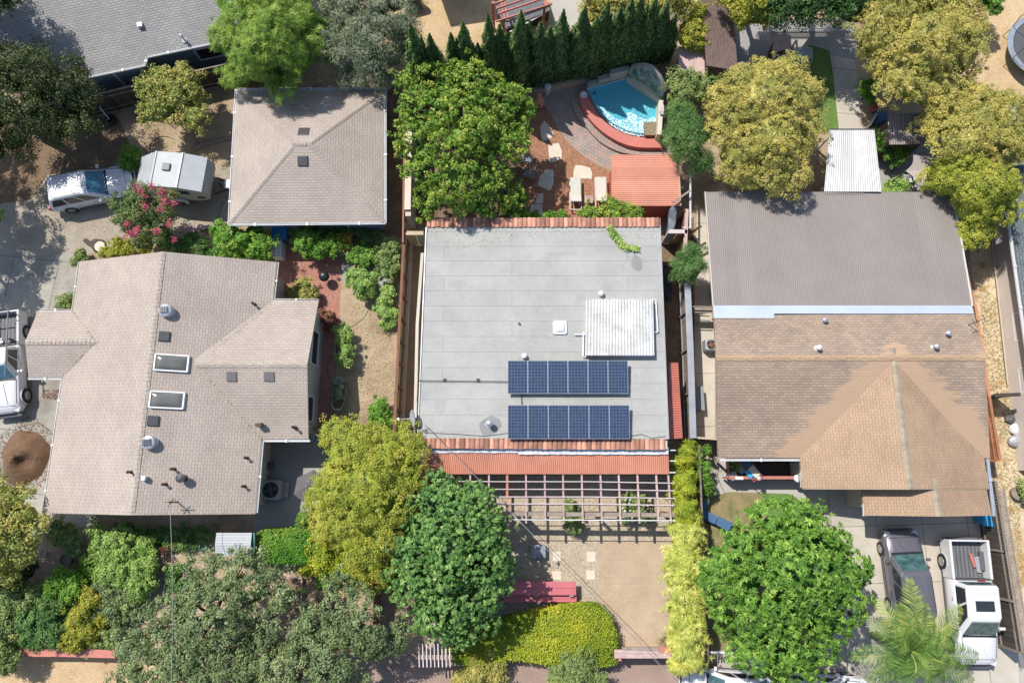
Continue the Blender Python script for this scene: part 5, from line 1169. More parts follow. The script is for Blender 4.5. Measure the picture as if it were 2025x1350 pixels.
# wrought plant stands
t = thing('plant_stand', 'pale green square wire plant stand among the patio shrubs', 'plant stand', at(682, 497)); mb = MB()
for s, z in ((.26, .5), (.16, .8)):
    p = at(681, 496, z); Q = [p + Vector((s * i, s * j, 0)) for i, j in ((-1, -1), (1, -1), (1, 1), (-1, 1))]
    for i in range(4): mb.bar(Q[i], Q[(i + 1) % 4], .025, .025); mb.bar(Q[i], (Q[i].x, Q[i].y, 0), .02, .02)
mb.build('frame', 'sage', t)
t = thing('tomato_frame', 'teal wire frame standing in the dark bed left of the tool shed', 'frame', at(400, 1080)); mb = MB(); Q = [at(393, 1072, .7), at(406, 1070, .7), at(406, 1085, .7), at(394, 1087, .7)]
for i in range(4): mb.bar(Q[i], Q[(i + 1) % 4], .03, .03); mb.bar(Q[i], (Q[i].x, Q[i].y, 0), .02, .02)
mb.build('frame', 'green_paint', t)
one(MB().lathe(at(137, 1105, 0), [(.25, 0), (.33, .35), (.3, .36), (.26, .2)], 20), 'flower_pot', 'wood_grey', 'large round dark pot in the shaded garden path', 'pot'); one(MB().lathe(at(91, 1093, 0), [(.1, 0), (.16, .22), (.12, .2)], 14), 'flower_pot', 'wood_pink', 'small pink clay pot in the shaded garden corner', 'pot')
one(MB().lathe(at(95, 1041, 0), [(.06, .0), (.3, .5), (.33, .52), (.1, .46)], 16), 'birdbath', 'sage', 'pale green birdbath below the corner of the beige house', 'birdbath')
t = thing('lumber_pile', 'pile of pink and grey old planks by the crape myrtle', 'lumber', at(375, 455)); mb = MB(); 
for (x0, y0, x1, y1, z) in ((345, 452, 402, 446, .15), (350, 456, 412, 448, .22), (360, 462, 416, 447, .3), (352, 466, 398, 468, .12), (372, 470, 405, 462, .2)): mb.bar(at(x0, y0, z), at(x1, y1, z), .18, .05)
mb.build('planks', 'wood_pink', t)
# overhead cable
A, B = at(838, 838, 3.6), at(1345, 1355, 6.2); L_ = []
for k in range(25): s = k / 24; L_.append(A.lerp(B, s) - Vector((0, 0, 1.2 * s * (1 - s))))
t = thing('overhead_cable', 'thin twisted service cable crossing the front yard diagonally', 'cable', A); MB().tube(L_, .009, 5).build('cable', 'plastic_grey', t); MB().tube([q + Vector((.02, .03, .03)) for q in L_], .007, 4).build('cable', 'cable', t)
p = onA(352, 992) + Vector((0, 0, .85)); q = at(338, 1360, 6.0); L_ = [p.lerp(q, k / 16) - Vector((0, 0, .8 * k / 16 * (1 - k / 16))) for k in range(17)]; one(MB().tube(L_, .012, 4), 'overhead_cable', 'plastic_grey', 'pale service cable running down from the beige roof mast', 'cable')
# right side yard
t = thing('storage_box', 'dark grey flat topped storage box on the concrete walkway', 'storage box', at(1378, 790)); p = at(1375, 790, 0); MB().box((p.x, p.y, .3), (.58, 1.25, .6), .02, bev=.03).build('body', 'plastic_dark', t); MB().box((p.x, p.y, .63), (.62, 1.3, .07), .02, bev=.02).build('lid', 'wall_grey', t)
one(MB().add([at(1331, 405, 2.1), at(1338, 412, 2.0), at(1336, 440, 1.5), at(1326, 470, 1.0), at(1321, 468, 1.0), at(1322, 430, 1.6), at(1324, 415, 2.0), at(1333, 470, .1), at(1316, 470, .1), at(1318, 410, .2), at(1340, 410, .2)], [(0, 6, 5, 2, 1), (5, 4, 3, 2), (4, 8, 7, 3), (6, 9, 8, 4, 5), (1, 2, 3, 7, 10), (0, 1, 10), (0, 10, 9, 6)]), 'wrapped_bundle', 'tarp', 'tall wrapped blue grey bundle leaning behind the white gate lintel', 'bundle')
vv = []; fs = []; nx, ny = 8, 26
for j in range(ny + 1):
    for i in range(nx + 1):
        x = 1313 + 16 * i / nx; y = 522 + 72 * j / ny; e = min(i, nx - i, j, ny - j); vv.append(at(x + random.uniform(-1, 1), y, .0 if e == 0 else .25 + .2 * random.random()))
for j in range(ny):
    for i in range(nx): k = j * (nx + 1) + i; fs.append((k, k + nx + 1, k + nx + 2, k + 1))
one(MB().add(vv, fs), 'tarp_heap', 'tarp_dark', 'crumpled dark plastic tarp heap in the narrow gap beside the flat roof', 'tarp')
one(MB().lathe(at(1319, 415, 0), [(.3, 0), (.34, .1), (.32, .55), (.2, .6)], 16), 'covered_pot', 'plastic_grey', 'grey covered round pot by the corner of the red shed', 'pot')
t = thing('canoe', 'slim bright blue canoe standing between house and orange fence', 'canoe', at(1937, 885)); a, b_ = at(1955, 868, 1.1), at(1964, 906, 1.1); mb = MB(); n = 12; R_ = []
for k in range(n + 1): s = k / n; w_ = .16 * math.sin(math.pi * s) ** .6 + .01; p = a.lerp(b_, s); R_.append([p + Vector((-w_, 0, .12)), p + Vector((-w_ * .6, 0, -.08)), p + Vector((w_ * .6, 0, -.08)), p + Vector((w_, 0, .12))])
for k in range(n): mb.add(R_[k] + R_[k + 1], [(0, 1, 5, 4), (1, 2, 6, 5), (2, 3, 7, 6)])
mb.build('hull', 'cyan_bin', t, True); MB().bar(a + Vector((0, 0, .12)), a + Vector((0, 0, .12)) + Vector((0, -.2, 0)), .1, .02).build('deck', 'cyan_bin', t)
for c_, s_ in ((a, .25), (b_, .75)): p = a.lerp(b_, s_); MB().box((p.x, p.y, .5), (.3, .06, 1.0)).build('support', 'wood_red', t)
t = thing('freezer', 'white box leaning beside the tan roof edge and the dark fence', 'box', at(1938, 985)); p = at(1929, 976, 0); MB().box((p.x, p.y, .5), (.42, .75, 1.0), .08, bev=.03).build('body', 'plastic_white', t); MB().box((p.x, p.y, 1.03), (.45, .78, .06), .08, bev=.02).build('lid', 'plastic_white', t)
for l, x, y, s_, m_ in (('white crumpled sack nearest the pale pink wall', 2012, 848, .42, 'plastic_white'), ('grey bag lying lower by the pale pink wall', 2008, 872, .4, 'galv'), ('black cased box on the straw below the side gate', 1998, 828, .3, 'plastic_dark')):
    b2 = bmesh.new(); bmesh.ops.create_icosphere(b2, subdivisions=3, radius=1); V_ = [v.co.copy() for v in b2.verts]; b2.verts.index_update(); F2 = [tuple(v.index for v in f.verts) for f in b2.faces]; b2.free(); p = at(x, y, s_ * .5)
    one(MB().add([p + Vector((v.x * s_, v.y * s_ * .8, v.z * s_ * .5)) * 1 + Vector((random.uniform(-.03, .03),) * 3) for v in V_], F2), 'sack', m_, l, 'sack')
one(MB().lathe(at(2005, 975, 0), [(.28, 0), (.36, .35), (.33, .38), (.28, .3)], 20), 'flower_pot', 'wood_grey', 'round grey tub on the straw strip at the right edge', 'pot')
# blue picnic table
t = thing('picnic_table', 'blue corner bench set in two sections beside the bright green tree', 'bench', at(1392, 1010)); q = pts([(1392, 971), (1407, 978), (1397, 1008), (1382, 1001)], .5); mb = MB().prism(q, .08); mb.build('seat', 'blue_table', t)
q = pts([(1381, 1002), (1419, 1020), (1414, 1036), (1380, 1020)], .5); MB().prism(q, .08).build('seat', 'blue_table', t); q = pts([(1421, 1020), (1450, 1034), (1440, 1050), (1416, 1037)], .5); MB().prism(q, .08).build('seat', 'blue_table', t)
for x, y in ((1386, 1000), (1398, 980), (1384, 1016), (1412, 1028), (1440, 1040)): p = at(x, y, .42); MB().bar(p, (p.x, p.y, 0), .3, .3).build('leg', 'blue_table', t)
one(MB().box(at(1377, 1000, .3), (.35, .7, .5), .2, bev=.06), 'cooler', 'plastic_white', 'white grey cooler between the blue bench and the dark fence', 'cooler')
# porch things
t = thing('folding_lounger', 'red framed lounger with cream and blue cushions over the porch railing', 'lounger', at(1485, 932)); mb = MB(); A, B = at(1468, 905, 1.2), at(1499, 946, 1.3); s = Vector((.22, .16, 0))
mb.tube([A + s, B + s], .02); mb.tube([A - s, B - s], .02); mb.tube([B + s, B - s], .02); mb.tube([B + s, (B.x, B.y, .3)], .02); mb.tube([A + s, (A.x, A.y, .3)], .02); mb.build('frame', 'red_paint', t)
a = A.lerp(B, .42); MB().box(a.lerp(B, .45) + Vector((.05, .03, .04)), (.36, .62, .12), R(38), bev=.05).build('cushion', 'flower_cream' if 0 else 'stone_pale', t); MB().box(a.lerp(B, .35) - Vector((.16, .16, .02)), (.26, .5, .1), R(38), bev=.04).build('cushion', 'cyan_bin', t); MB().box(A.lerp(B, .22), (.4, .5, .1), R(38), bev=.04).build('cushion', 'blue_table', t)
MB().lathe(B + Vector((.02, .02, 0)), [(.03, 0), (.13, .06), (.12, .16), (.02, .2)], 12).build('headrest', 'wood_white', t, True)
one(MB().box(at(1467, 930, .75), (.3, .3, .25), .6, bev=.04), 'crate', 'plastic_grey', 'grey crate left of the red framed lounger on the porch', 'crate'); one(MB().box(at(1449, 941, 1.0), (.4, .4, .35), .5, bev=.05), 'cooler', 'tarp', 'grey covered box at the left corner of the porch railing', 'box')
one(MB().box(at(1462, 945, 1.22), (.42, .16, .1), 0, bev=.02), 'window_box', 'plastic_white', 'small white box sitting on the porch rail', 'box'); one(MB().lathe(at(1577, 945, 1.18), [(.16, 0), (.2, .02), (.2, .05), (.05, .08)], 18), 'dish', 'plastic_white', 'round white dish at the right end of the porch rail', 'dish')

# ---------------------------------------------------------------- top right yard
t = thing('playhouse', 'small brown wooden playhouse with gable roof in the shaded yard', 'playhouse', at(1548, 105)); c_ = pts([(1527, 105), (1566, 105), (1564, 72), (1532, 72)], 1.3); gable(t, c_, .35, 'siding_dark' if 0 else 'wood_pink', 'wood_dark', t=.05, over=.1)
a, b_ = inset(c_, .1)[0], inset(c_, .1)[1]; win(t, a, b_, .12, .4, .6, 1.0); win(t, a, b_, .65, .93, .6, 1.0)
t = thing('wooden_enclosure', 'low orange timber frame right of the playhouse', 'enclosure', at(1575, 100)); MB().bar(at(1575, 80, .9), at(1578, 122, .9), .08, .1).build('rail', 'wood_tan', t); MB().bar(at(1546, 121, .9), at(1578, 122, .9), .06, .08).build('rail', 'wood_red', t); MB().bar(at(1568, 104, .9), at(1571, 124, .9), .08, .08).build('rail', 'wood_tan', t)
for x, y in ((1575, 80), (1578, 122), (1546, 121)): p = at(x, y, .9); MB().bar(p, (p.x, p.y, 0), .08, .08).build('post', 'wood_tan', t)
t = thing('plastic_cabinet', 'pale grey rounded plastic cabinet on the lawn edge by the playhouse', 'cabinet', at(1590, 128)); q = pts([(1583, 112), (1586, 94), (1592, 92), (1607, 93), (1608, 121), (1588, 121)], 1.25)
lo = [Vector((v.x * 1, v.y, 0)) for v in q]; mb = MB().prism(q, 1.25); soften(mb.build('body', 'plastic_grey', t), .08, 3); MB().bar(at(1594, 119, 1.29), at(1606, 119, 1.29), .05, .03).build('handle', 'plastic_dark', t); MB().box(at(1580, 108, .8), (.3, .7, .5), .1, bev=.08).build('side_shelf', 'plastic_white', t)
t = thing('patio_cover', 'white corrugated patio cover behind the brown roof', 'patio cover', at(1690, 320)); cc2 = [at(1641, 257, 2.45), at(1729, 257, 2.45), at(1743, 379, 2.7), at(1630, 379, 2.62)]; corrug(cc2, .1, .014).build('sheet', 'white_metal', t)
MB().bar(at(1641, 257, 2.4), at(1729, 257, 2.4), .1, .1).build('beam', 'dark_metal', t)
for x in (1650, 1722): p = at(x, 259, 2.35); MB().bar(p, (p.x, p.y, 0), .1, .1).build('post', 'white_paint', t)
t = thing('shed', 'brown corrugated shed roof half under the large yellow green tree', 'shed', at(1790, 260)); q = pts([(1755, 225), (1835, 222), (1838, 285), (1759, 286)], 2.2); corrug(q, .14, .02).build('roof', 'brown_metal', t); MB().prism([Vector((v.x, v.y, 2.1)) for v in inset(q, .2)], 2.1).build('wall', 'wood_dark', t)
t = thing('cold_frame', 'small grey metal frame beside the brown shed roof', 'frame', at(1818, 292)); mb = MB(); Q = [at(1811, 298, 1.2), at(1820, 289, 1.2), at(1842, 289, 1.2), at(1833, 299, 1.2)]
for i in range(4): mb.bar(Q[i], Q[(i + 1) % 4], .06, .05); mb.bar(Q[i], (Q[i].x, Q[i].y, 0), .03, .03)
mb.build('frame', 'galv', t)
t = thing('shade_sail', 'tan fabric shade sail stretched beside the far yellow green tree', 'shade sail', at(1830, 340)); C4 = [at(1806, 306, 2.3), at(1791, 338, 2.1), at(1814, 370, 2.3), at(1880, 365, 2.2), at(1878, 305, 2.3)]; cen = at(1845, 338, 2.0); mb = MB(); n = 8
ring = []
for i in range(5):
    a, b_ = C4[i], C4[(i + 1) % 5]
    for k in range(n): s = k / n; ring.append(a.lerp(b_, s).lerp(cen, .12 * math.sin(math.pi * s)))
for i in range(len(ring)): mb.add([cen, ring[i], ring[(i + 1) % len(ring)]], [(0, 1, 2)])
mb.build('canopy', 'canvas_tan', t)
for q in C4[:3]: MB().tube([q, (q.x, q.y, 0)], .04).build('pole', 'dark_metal', t)
slat_chair('white metal chair with patterned seat beside the shade sail', 1787, 360, R(185), 'plastic_white')
t = thing('toy_stand', 'pink and red plastic toy kitchen with blue bowl on the brick edging', 'toy', at(1732, 222)); MB().lathe(at(1729, 213, .45), [(.16, 0), (.2, .05), (.2, .1), (.1, .06)], 16).build('bowl', 'plastic_pink', t); MB().box(at(1738, 212, .5), (.1, .5, .6), -.15).build('panel', 'plastic_white', t); MB().lathe(at(1734, 222, .3), [(.1, 0), (.14, .1), (.05, .08)], 12).build('cup', 'cyan_bin', t)
MB().box(at(1731, 214, .2), (.4, .5, .4), 0, bev=.04).build('base', 'plastic_pink', t)
t = thing('garden_cart', 'dark blue covered cart between the patio cover and the brown shed', 'cart', at(1742, 236)); MB().box(at(1742, 235, .45), (.75, .6, .6), .1, bev=.08).build('body', 'blue_table', t)
for s in (-1, 1): p = at(1742 + 9 * s, 240, .15); MB().tube([p, p + Vector((.05, 0, 0))], .15, 12).build('wheel', 'tyre', t)
t = thing('glass_door', 'pale framed panel leaning near the corner of the white patio cover', 'panel', at(1722, 245)); MB().bar(at(1717, 252, .5), at(1728, 232, .5), .04, .9).build('frame', 'plastic_grey', t)
t = thing('outbuilding', 'long brown shingled outbuilding between the pool garden and the top right yard', 'outbuilding', at(1400, 70))
q = [at(1384, -40, 2.4), at(1444, -40, 2.4), at(1459, 140, 2.4), at(1393, 138, 2.4)]; q[0].z = q[3].z = 2.8; MB().solid([q], t=.14).build('roof', 'shingle_brown', t); MB().prism([Vector((v.x, v.y, 2.25)) for v in inset(q, .25)], 2.25).build('wall', 'siding_dark', t)
q = pts([(1342, 92), (1392, 92), (1395, 168), (1342, 165)], 2.0); MB().prism(q, .1).build('side_roof', 'wood_pink', t); MB().prism([Vector((v.x, v.y, 1.88)) for v in inset(q, .2)], 1.88).build('side_wall', 'wood_dark', t)
MB().bar(at(1459, 142, 1.2), at(1425, 163, 1.2), .1, 2.0).build('end_wall', 'siding_dark', t)
# trampoline
t = thing('trampoline', 'round trampoline with dark mat and pale padded rim on dry mulch', 'trampoline', at(2040, 95)); p = at(2062, 92, .85); n = 48; R1 = 2.05; mb = MB()
MB().lathe((p.x, p.y, p.z), [(R1 - .28, -.02), (R1 - .28, 0)], n).build('mat', 'plastic_dark', t)
for k in range(n): a, b_ = 6.2832 * k / n, 6.2832 * (k + 1) / n; c_ = [(R1 - .27, a), (R1 + .05, a), (R1 + .05, b_), (R1 - .27, b_)]; mb.prism([Vector((p.x + r_ * math.cos(x), p.y + r_ * math.sin(x), p.z + .06)) for r_, x in c_], .05, .5)
mb.build('rim_pad', 'tarp', t)
for k in range(6):
    a = 1.0472 * k + .4; q = p + Vector((R1 * math.cos(a), R1 * math.sin(a), 0)); MB().tube([(q.x, q.y, 0), q, q + Vector((.15 * math.cos(a), .15 * math.sin(a), .9)), q + Vector((0, 0, 1.8))], .022, 6).build('pole', 'dark_metal', t)
MB().tube([p + Vector((R1 * math.cos(k * .2618), R1 * math.sin(k * .2618), 1.8)) for k in range(25)], .015, 5, cap=False).build('top_ring', 'cable', t)
# top centre pergola over the dark patio
t = thing('pergola', 'red stained pergola with thin rafters at the top edge behind the cypresses', 'pergola', at(1030, 20)); PZ3 = 2.5
for k, y in enumerate((-22, -10, 2, 12, 22, 37)): MB().bar(at(972 + k * 3 - (6 if k > 4 else 0), y + 6 - (0 if k < 4 else 0), PZ3 + .1), at(1082 + k * 2, y - 34 + k, PZ3 + .1), .06, .12).build('rafter', 'wood_red', t)
for x in (982, 989): MB().bar(at(x, -20, PZ3), at(x + 17, 42, PZ3), .08, .16).build('beam', 'wood_red', t)
MB().bar(at(1072, -40, PZ3), at(1080, 12, PZ3), .16, .16).build('beam', 'wood_red', t)
for x, y in ((996, 40), (1077, 6), (975, 5)): p = at(x, y, PZ3); MB().bar(p, (p.x, p.y, 0), .15, .15).build('post', 'wood_red', t)
t = thing('hot_tub', 'dark covered hot tub under the red pergola', 'hot tub', at(1030, 35)); q = pts([(982, 15), (1072, -22), (1086, 22), (1002, 58)], .85); MB().prism(q, .85).build('cabinet', 'wood_dark', t); q2 = [v + Vector((0, 0, .1)) for v in inset(q, -.05)]; MB().prism(q2, .1).build('cover', 'tarp_dark', t); MB().bar(q2[3] + Vector((.2, -.2, 0)), q2[2] + Vector((-.3, -.2, 0)), .06, .06).build('lift_bar', 'plastic_white', t)
t = thing('garden_shed', 'dark outbuilding cut by the top edge, casting a square shadow on dry grass', 'shed', at(920, -60)); sh_ = lambda x, y, h: at(x, y, 0) + Vector((-SX * h, SY * h, h)); a_, b_, c_ = sh_(893, 54, 3.6), sh_(1000, 38, 3.6), sh_(858, -45, 3.6); q = [c_ + (b_ - a_), b_, a_, c_] if 0 else [c_, c_ + (b_ - a_), b_, a_]; MB().prism(q, .12).build('roof', 'shingle_dark', t); MB().prism([Vector((v.x, v.y, 3.4)) for v in inset(q, .8)], 3.4).build('wall', 'stucco', t)
t = thing('kettle_barbecue', 'black covered barbecue at the top edge on the dry grass', 'barbecue', at(818, 15)); p = at(822, 14, 0); MB().box((p.x, p.y, .45), (.9, .5, .9), .3, bev=.05).build('cabinet', 'black', t); MB().tube([Vector((p.x - .4, p.y, .95)), Vector((p.x + .4, p.y + .2, .95))], .2, 12).build('lid', 'plastic_dark', t)
one(MB().lathe(at(222, 240, 0), [(.2, 0), (.34, .1), (.34, .25), (.2, .3), (.18, .1)], 20), 'old_tyre', 'tyre', 'black old tyre lying by the dark fence', 'tyre'); one(MB().bar(at(197, 212, 1.0), at(216, 236, .3), .05, .04), 'pole', 'plastic_white', 'thin white pole leaning beside the old tyre', 'pole')
one(MB().lathe(at(283, 232, 0), [(.2, 0), (.3, .08), (.3, .2), (.18, .24), (.16, .1)], 20), 'old_tyre', 'tyre', 'half hidden old tyre at the foot of the small round tree', 'tyre')
# ---------------------------------------------------------------- vehicles (x forward, ground z = 0)
def loft(mb, secs, cap=True):
    n = len(secs[0]); b0 = [v for s in secs for v in s]; fs = []
    for i in range(len(secs) - 1):
        for k in range(n): fs.append((i * n + k, i * n + (k + 1) % n, (i + 1) * n + (k + 1) % n, (i + 1) * n + k))
    if cap: fs += [tuple(range(n - 1, -1, -1)), tuple(range((len(secs) - 1) * n, len(secs) * n))]
    return mb.add(b0, fs)
def section(x, hw, z0, zb, zt):
    """closed ring: sill - flank - shoulder - crowned top"""
    return [Vector(q) for q in ((x, -hw * .9, z0), (x, -hw * .98, z0 + .12), (x, -hw, (z0 + zb) / 2), (x, -hw * .975, zb - .06), (x, -hw * .9, zb + .02), (x, -hw * .5, zt - .01), (x, 0, zt), (x, hw * .5, zt - .01), (x, hw * .9, zb + .02), (x, hw * .975, zb - .06), (x, hw, (z0 + zb) / 2), (x, hw * .98, z0 + .12), (x, hw * .9, z0))]
def car(name, label, cat, loc, rz, paint, L=4.8, W=1.85, belt=1.0, roofz=1.7, hood=1.25, cab=(.9, -2.3), wind=.75, back=.35, glass='glass_blue', sunroof=None, rack=False, bed=None, taper=.12, rails=True, ribs=0, group=None):
    t = thing(name, label, cat, loc, group, 0); F2, R2, h = L / 2, -L / 2, W / 2; built = []
    def B(mb, nm, mt, par=t, sm=False): o = mb.build(nm, mt, None, sm); o.parent = par; built.append(o); return o
    xe = bed if bed is not None else R2 + .05
    st = [(F2, .5, .44, .6, .62), (F2 - .03, .68, .38, .66, .7), (F2 - .12, .84, .32, belt - .3, belt - .24), (F2 - .32, .94, .26, belt - .2, belt - .12), (F2 - .7, .985, .26, belt - .12, belt - .05), (cab[0] + .15, 1, .26, belt - .03, belt + .04), (cab[0] - .6, 1, .26, belt, belt + .03), (xe + (.3 if bed is None else 0), 1, .26, belt, belt + .02)]
    if bed is None: st += [(R2 + .22, .985, .28, belt - .02, belt), (R2 + .05, .93, .34, belt - .1, belt - .08), (R2, .8, .42, .7, .72)]
    mb = MB(); loft(mb, [section(x, h * k, z0, zb, zt) for x, k, z0, zb, zt in st]); body = B(mb, 'body', paint, t, True)
    if bed is not None:      # open load bed
        mb = MB(); y = h - .05
        for s in (-1, 1): mb.box(((bed + R2) / 2 - .01, s * y, (belt + .35) / 2 + .02), (bed - R2 - .02, .13, belt - .3), bev=.05)
        mb.box((R2 + .05, 0, (belt + .35) / 2 + .02), (.09, W - .16, belt - .32), bev=.03); B(mb, 'bed_wall', paint)
        B(MB().box(((bed + R2) / 2, 0, .62), (bed - R2 - .1, W - .24, .06)), 'bed_floor', 'bed_liner'); mb = MB()
        for k in range(9): mb.box(((bed + R2) / 2, -h * .78 + h * 1.56 * k / 8, .66), (bed - R2 - .2, .07, .025))
        B(mb, 'bed_rib', 'plastic_dark')
        for s in (-1, 1): B(MB().box(((bed + R2) / 2 + .1, s * (h - .22), .76), (.95, .22, .24), bev=.05), 'wheel_box', 'plastic_dark')
        B(MB().box((bed - .03, 0, belt - .2), (.04, W - .25, .6)), 'headboard', 'plastic_dark')
    # cabin
    x0, x1 = cab; hb, ht = h * .93, h * .93 - taper; zt = roofz
    bot = [(x0 + .05, hb * .9), (x0 - .25, hb), (x1 + .15, hb), (x1, hb * .92)]; top = [(x0 - wind, ht * .86), (x0 - wind - .2, ht), (x1 + back + .12, ht), (x1 + back, ht * .9)]
    def ringp(P, z): return [Vector((x, -y, z)) for x, y in P] + [Vector((x, y, z)) for x, y in P[::-1]]
    r0, r1 = ringp(bot, belt - .02), ringp(top, zt - .09); r2 = [v + Vector((0, 0, .05)) for v in ringp([(x + (-.05 if i < 2 else .04), y * .95) for i, (x, y) in enumerate(top)], zt - .09)]; r3 = [Vector((v.x * 1 - (.18 if i in (0, 7) else (-.12 if i in (3, 4) else 0)), v.y * .6, zt)) for i, v in enumerate(r2)]
    n = 8; mb = MB().add(r0 + r1 + r2 + r3, [(q * n + k, q * n + (k + 1) % n, (q + 1) * n + (k + 1) % n, (q + 1) * n + k) for q in range(3) for k in range(n)] + [tuple(range(3 * n, 4 * n))]); cb = B(mb, 'cabin', paint, t, False); soften(cb, .03, 2)
    def pane(a, b_, c_, d_, nm, k=.012, ins=.06, mt=glass):
        q = [Vector(v) for v in (a, b_, c_, d_)]; c0 = sum(q, Vector()) / 4; nn = (q[1] - q[0]).cross(q[2] - q[0]).normalized()
        if nn.dot(c0 - Vector(((x0 + x1) / 2, 0, belt - .2))) < 0: nn = -nn
        q = [v + (c0 - v).normalized() * ins * 1.3 + nn * k for v in q]; return B(MB().add(q + [v - nn * .01 for v in q], [(0, 1, 2, 3), (7, 6, 5, 4), (0, 4, 5, 1), (1, 5, 6, 2), (2, 6, 7, 3), (3, 7, 4, 0)]), nm, mt)
    pane(r0[0], r0[7], r1[7], r1[0], 'windscreen', ins=.03); pane(r0[3], r0[4], r1[4], r1[3], 'rear_window')
    for i0, i1 in ((1, 2), (6, 5)):
        a, b_, c_, d_ = r0[i0], r0[i1], r1[i1], r1[i0]; m_ = 3 if (x0 - x1) > 2.6 else 2
        for k in range(m_): pane(a.lerp(b_, k / m_), a.lerp(b_, (k + 1) / m_), d_.lerp(c_, (k + 1) / m_), d_.lerp(c_, k / m_), 'side_window', ins=.05, mt='glass_dark')
    for s in (-1, 1):
        B(MB().box((x0 - .3, s * (h + (.13 if bed is not None else .09)), belt + .06), (.14, .3 if bed is not None else .2, .16), bev=.04), 'mirror', paint if paint == 'car_white' else 'plastic_dark')
        B(MB().box((F2 - .2, s * h * .74, belt - .3), (.3, .3, .12), s * -.35, bev=.04), 'headlight', 'lamp_glass'); B(MB().box((R2 + .06, s * h * .86, belt - .14), (.13, .16, .26), bev=.03), 'tail_light', 'red_light')
        if rails: B(MB().tube([(x0 - wind - .3, s * ht * .9, zt + .03), (x1 + back + .25, s * ht * .9, zt + .03)], .022, 6), 'roof_rail', 'dark_metal')
        B(MB().box(((F2 + R2) / 2, s * h * .97, .3), (L * .5, .08, .07)), 'side_sill', 'plastic_dark')
        for k in range(2): B(MB().box((x0 - .75 - .9 * k, s * (h + .002), belt - .2), (.16, .03, .03)), 'door_handle', 'chrome')
    B(MB().box((F2 - .02, 0, .55), (.1, W * .52, .24), bev=.03), 'grille', 'black'); B(MB().box((F2 + (.06 if bed is not None else -.06), 0, .42), (.26, W * .84, .24), bev=.1), 'bumper', 'plastic_dark' if bed is not None else paint); B(MB().box((R2 - .01, 0, .5), (.14, W * .88, .2), bev=.06), 'bumper', 'plastic_dark')
    for k in (-1, 1): B(MB().bar((cab[0] + .25, k * .12 * h, belt + .06), (F2 - .5, k * .3 * h, belt - .035), .03, .012), 'hood_crease', paint)
    B(MB().bar((x0 + .1, -h * .5, belt + .06), (x0 + .02, h * .1, belt + .07), .03, .02), 'wiper', 'black')
    B(MB().bar((x0 + .07, -h * .84, belt + .045), (x0 + .07, h * .84, belt + .045), .1, .02), 'cowl', 'black')
    for s in (-1, 1): B(MB().bar((cab[0] + .1, s * h * .86, belt + .022), (F2 - .45, s * h * .8, belt - .1), .018, .014), 'panel_gap', 'black')
    B(MB().bar((F2 - .36, -h * .74, belt - .12), (F2 - .36, h * .74, belt - .12), .02, .02), 'bonnet_edge', 'black')
    B(MB().bar((x1 + .5, -ht * .8, zt - .0), (x1 + .5, ht * .8, zt - .0), .012, .012), 'roof_seam', 'plastic_grey')
    if sunroof: B(MB().box((sunroof, 0, zt + .006), (.5, W * .46, .02), bev=.008), 'sunroof', 'glass_dark')
    for k in range(ribs): B(MB().box(((x0 - wind + x1 + back) / 2, (k - (ribs - 1) / 2) * .18, zt + .004), (abs(x0 - wind - x1 - back) * .72, .02, .014)), 'roof_rib', 'chrome' if paint == 'car_grey' else paint)
    rr = .36 if bed is None else .4
    for x in (F2 - .92, R2 + (1.0 if bed is None else 1.15)):
        for s in (-1, 1):
            arch = MB(); n = 14
            arch.tube([(x + (rr + .06) * math.cos(math.pi * k / n), s * (h + .005), rr + (rr + .06) * math.sin(math.pi * k / n)) for k in range(n + 1)], .035, 6); B(arch, 'wheel_arch', 'plastic_dark' if bed is not None and paint == 'car_white' and 0 else paint)
            w = B(MB().tube([(x, s * (h - .2), rr), (x, s * (h - .17), rr), (x, s * (h + .03), rr), (x, s * (h + .05), rr)], [rr * .9, rr, rr, rr * .88], 22), 'wheel', 'tyre')
            B(MB().tube([(x, s * (h + .03), rr), (x, s * (h + .062), rr)], [rr * .64, rr * .58], 16), 'rim', 'rim', w)
    t.rotation_euler = (0, 0, rz); return t
M('bed_liner', (.16, .165, .17), .8, (.12, .125, .13), 2)
def place(x0, y0, x1, y1, z=.9):
    """ground spot and heading of a vehicle from its tail (x0,y0) to its nose (x1,y1)"""
    a, b_ = at(x0, y0, z), at(x1, y1, z); c0 = (a + b_) / 2; return (c0.x, c0.y, .013), math.atan2(b_.y - a.y, b_.x - a.x), (b_ - a).length
p, r_, L_ = place(93, 386, 258, 352); car('station_wagon', 'white station wagon parked under the oak beside the camper', 'car', p, r_, 'car_white', L_, 1.86, .95, 1.6, cab=(.95, -L_ / 2 + .12), wind=.8, back=.3)
p, r_, L_ = place(8, 600, 6, 836); t = car('pickup_truck', 'white pickup with ladder rack cut by the left edge', 'pickup truck', p, r_, 'car_white', 5.6, 1.85, 1.05, 1.8, cab=(.95, -.75), bed=-.85, wind=.6, back=.15, rails=False)
M('rack', (.07, .07, .075), .5); o = MB()
for x in (-2.5, -1.0): o.bar((x, -.85, 1.75), (x, .85, 1.75), .05, .05); [o.bar((x, s * .85, 1.0), (x, s * .85, 1.75), .05, .05) for s in (-1, 1)]
for s in (-1, 1): o.bar((-2.7, s * .85, 1.78), (1.0, s * .75, 1.85), .05, .04)
o = o.build('ladder_rack', 'rack'); o.parent = t
for k, (x, y) in enumerate(((-1.1, .3), (-1.15, -.1), (-1.1, -.45))): q = MB().box((x, y, .85), (.3, .3, .4), .3, bev=.05).build('toolbox', ('plastic_dark', 'plastic_white', 'plastic_grey')[k]); q.parent = t
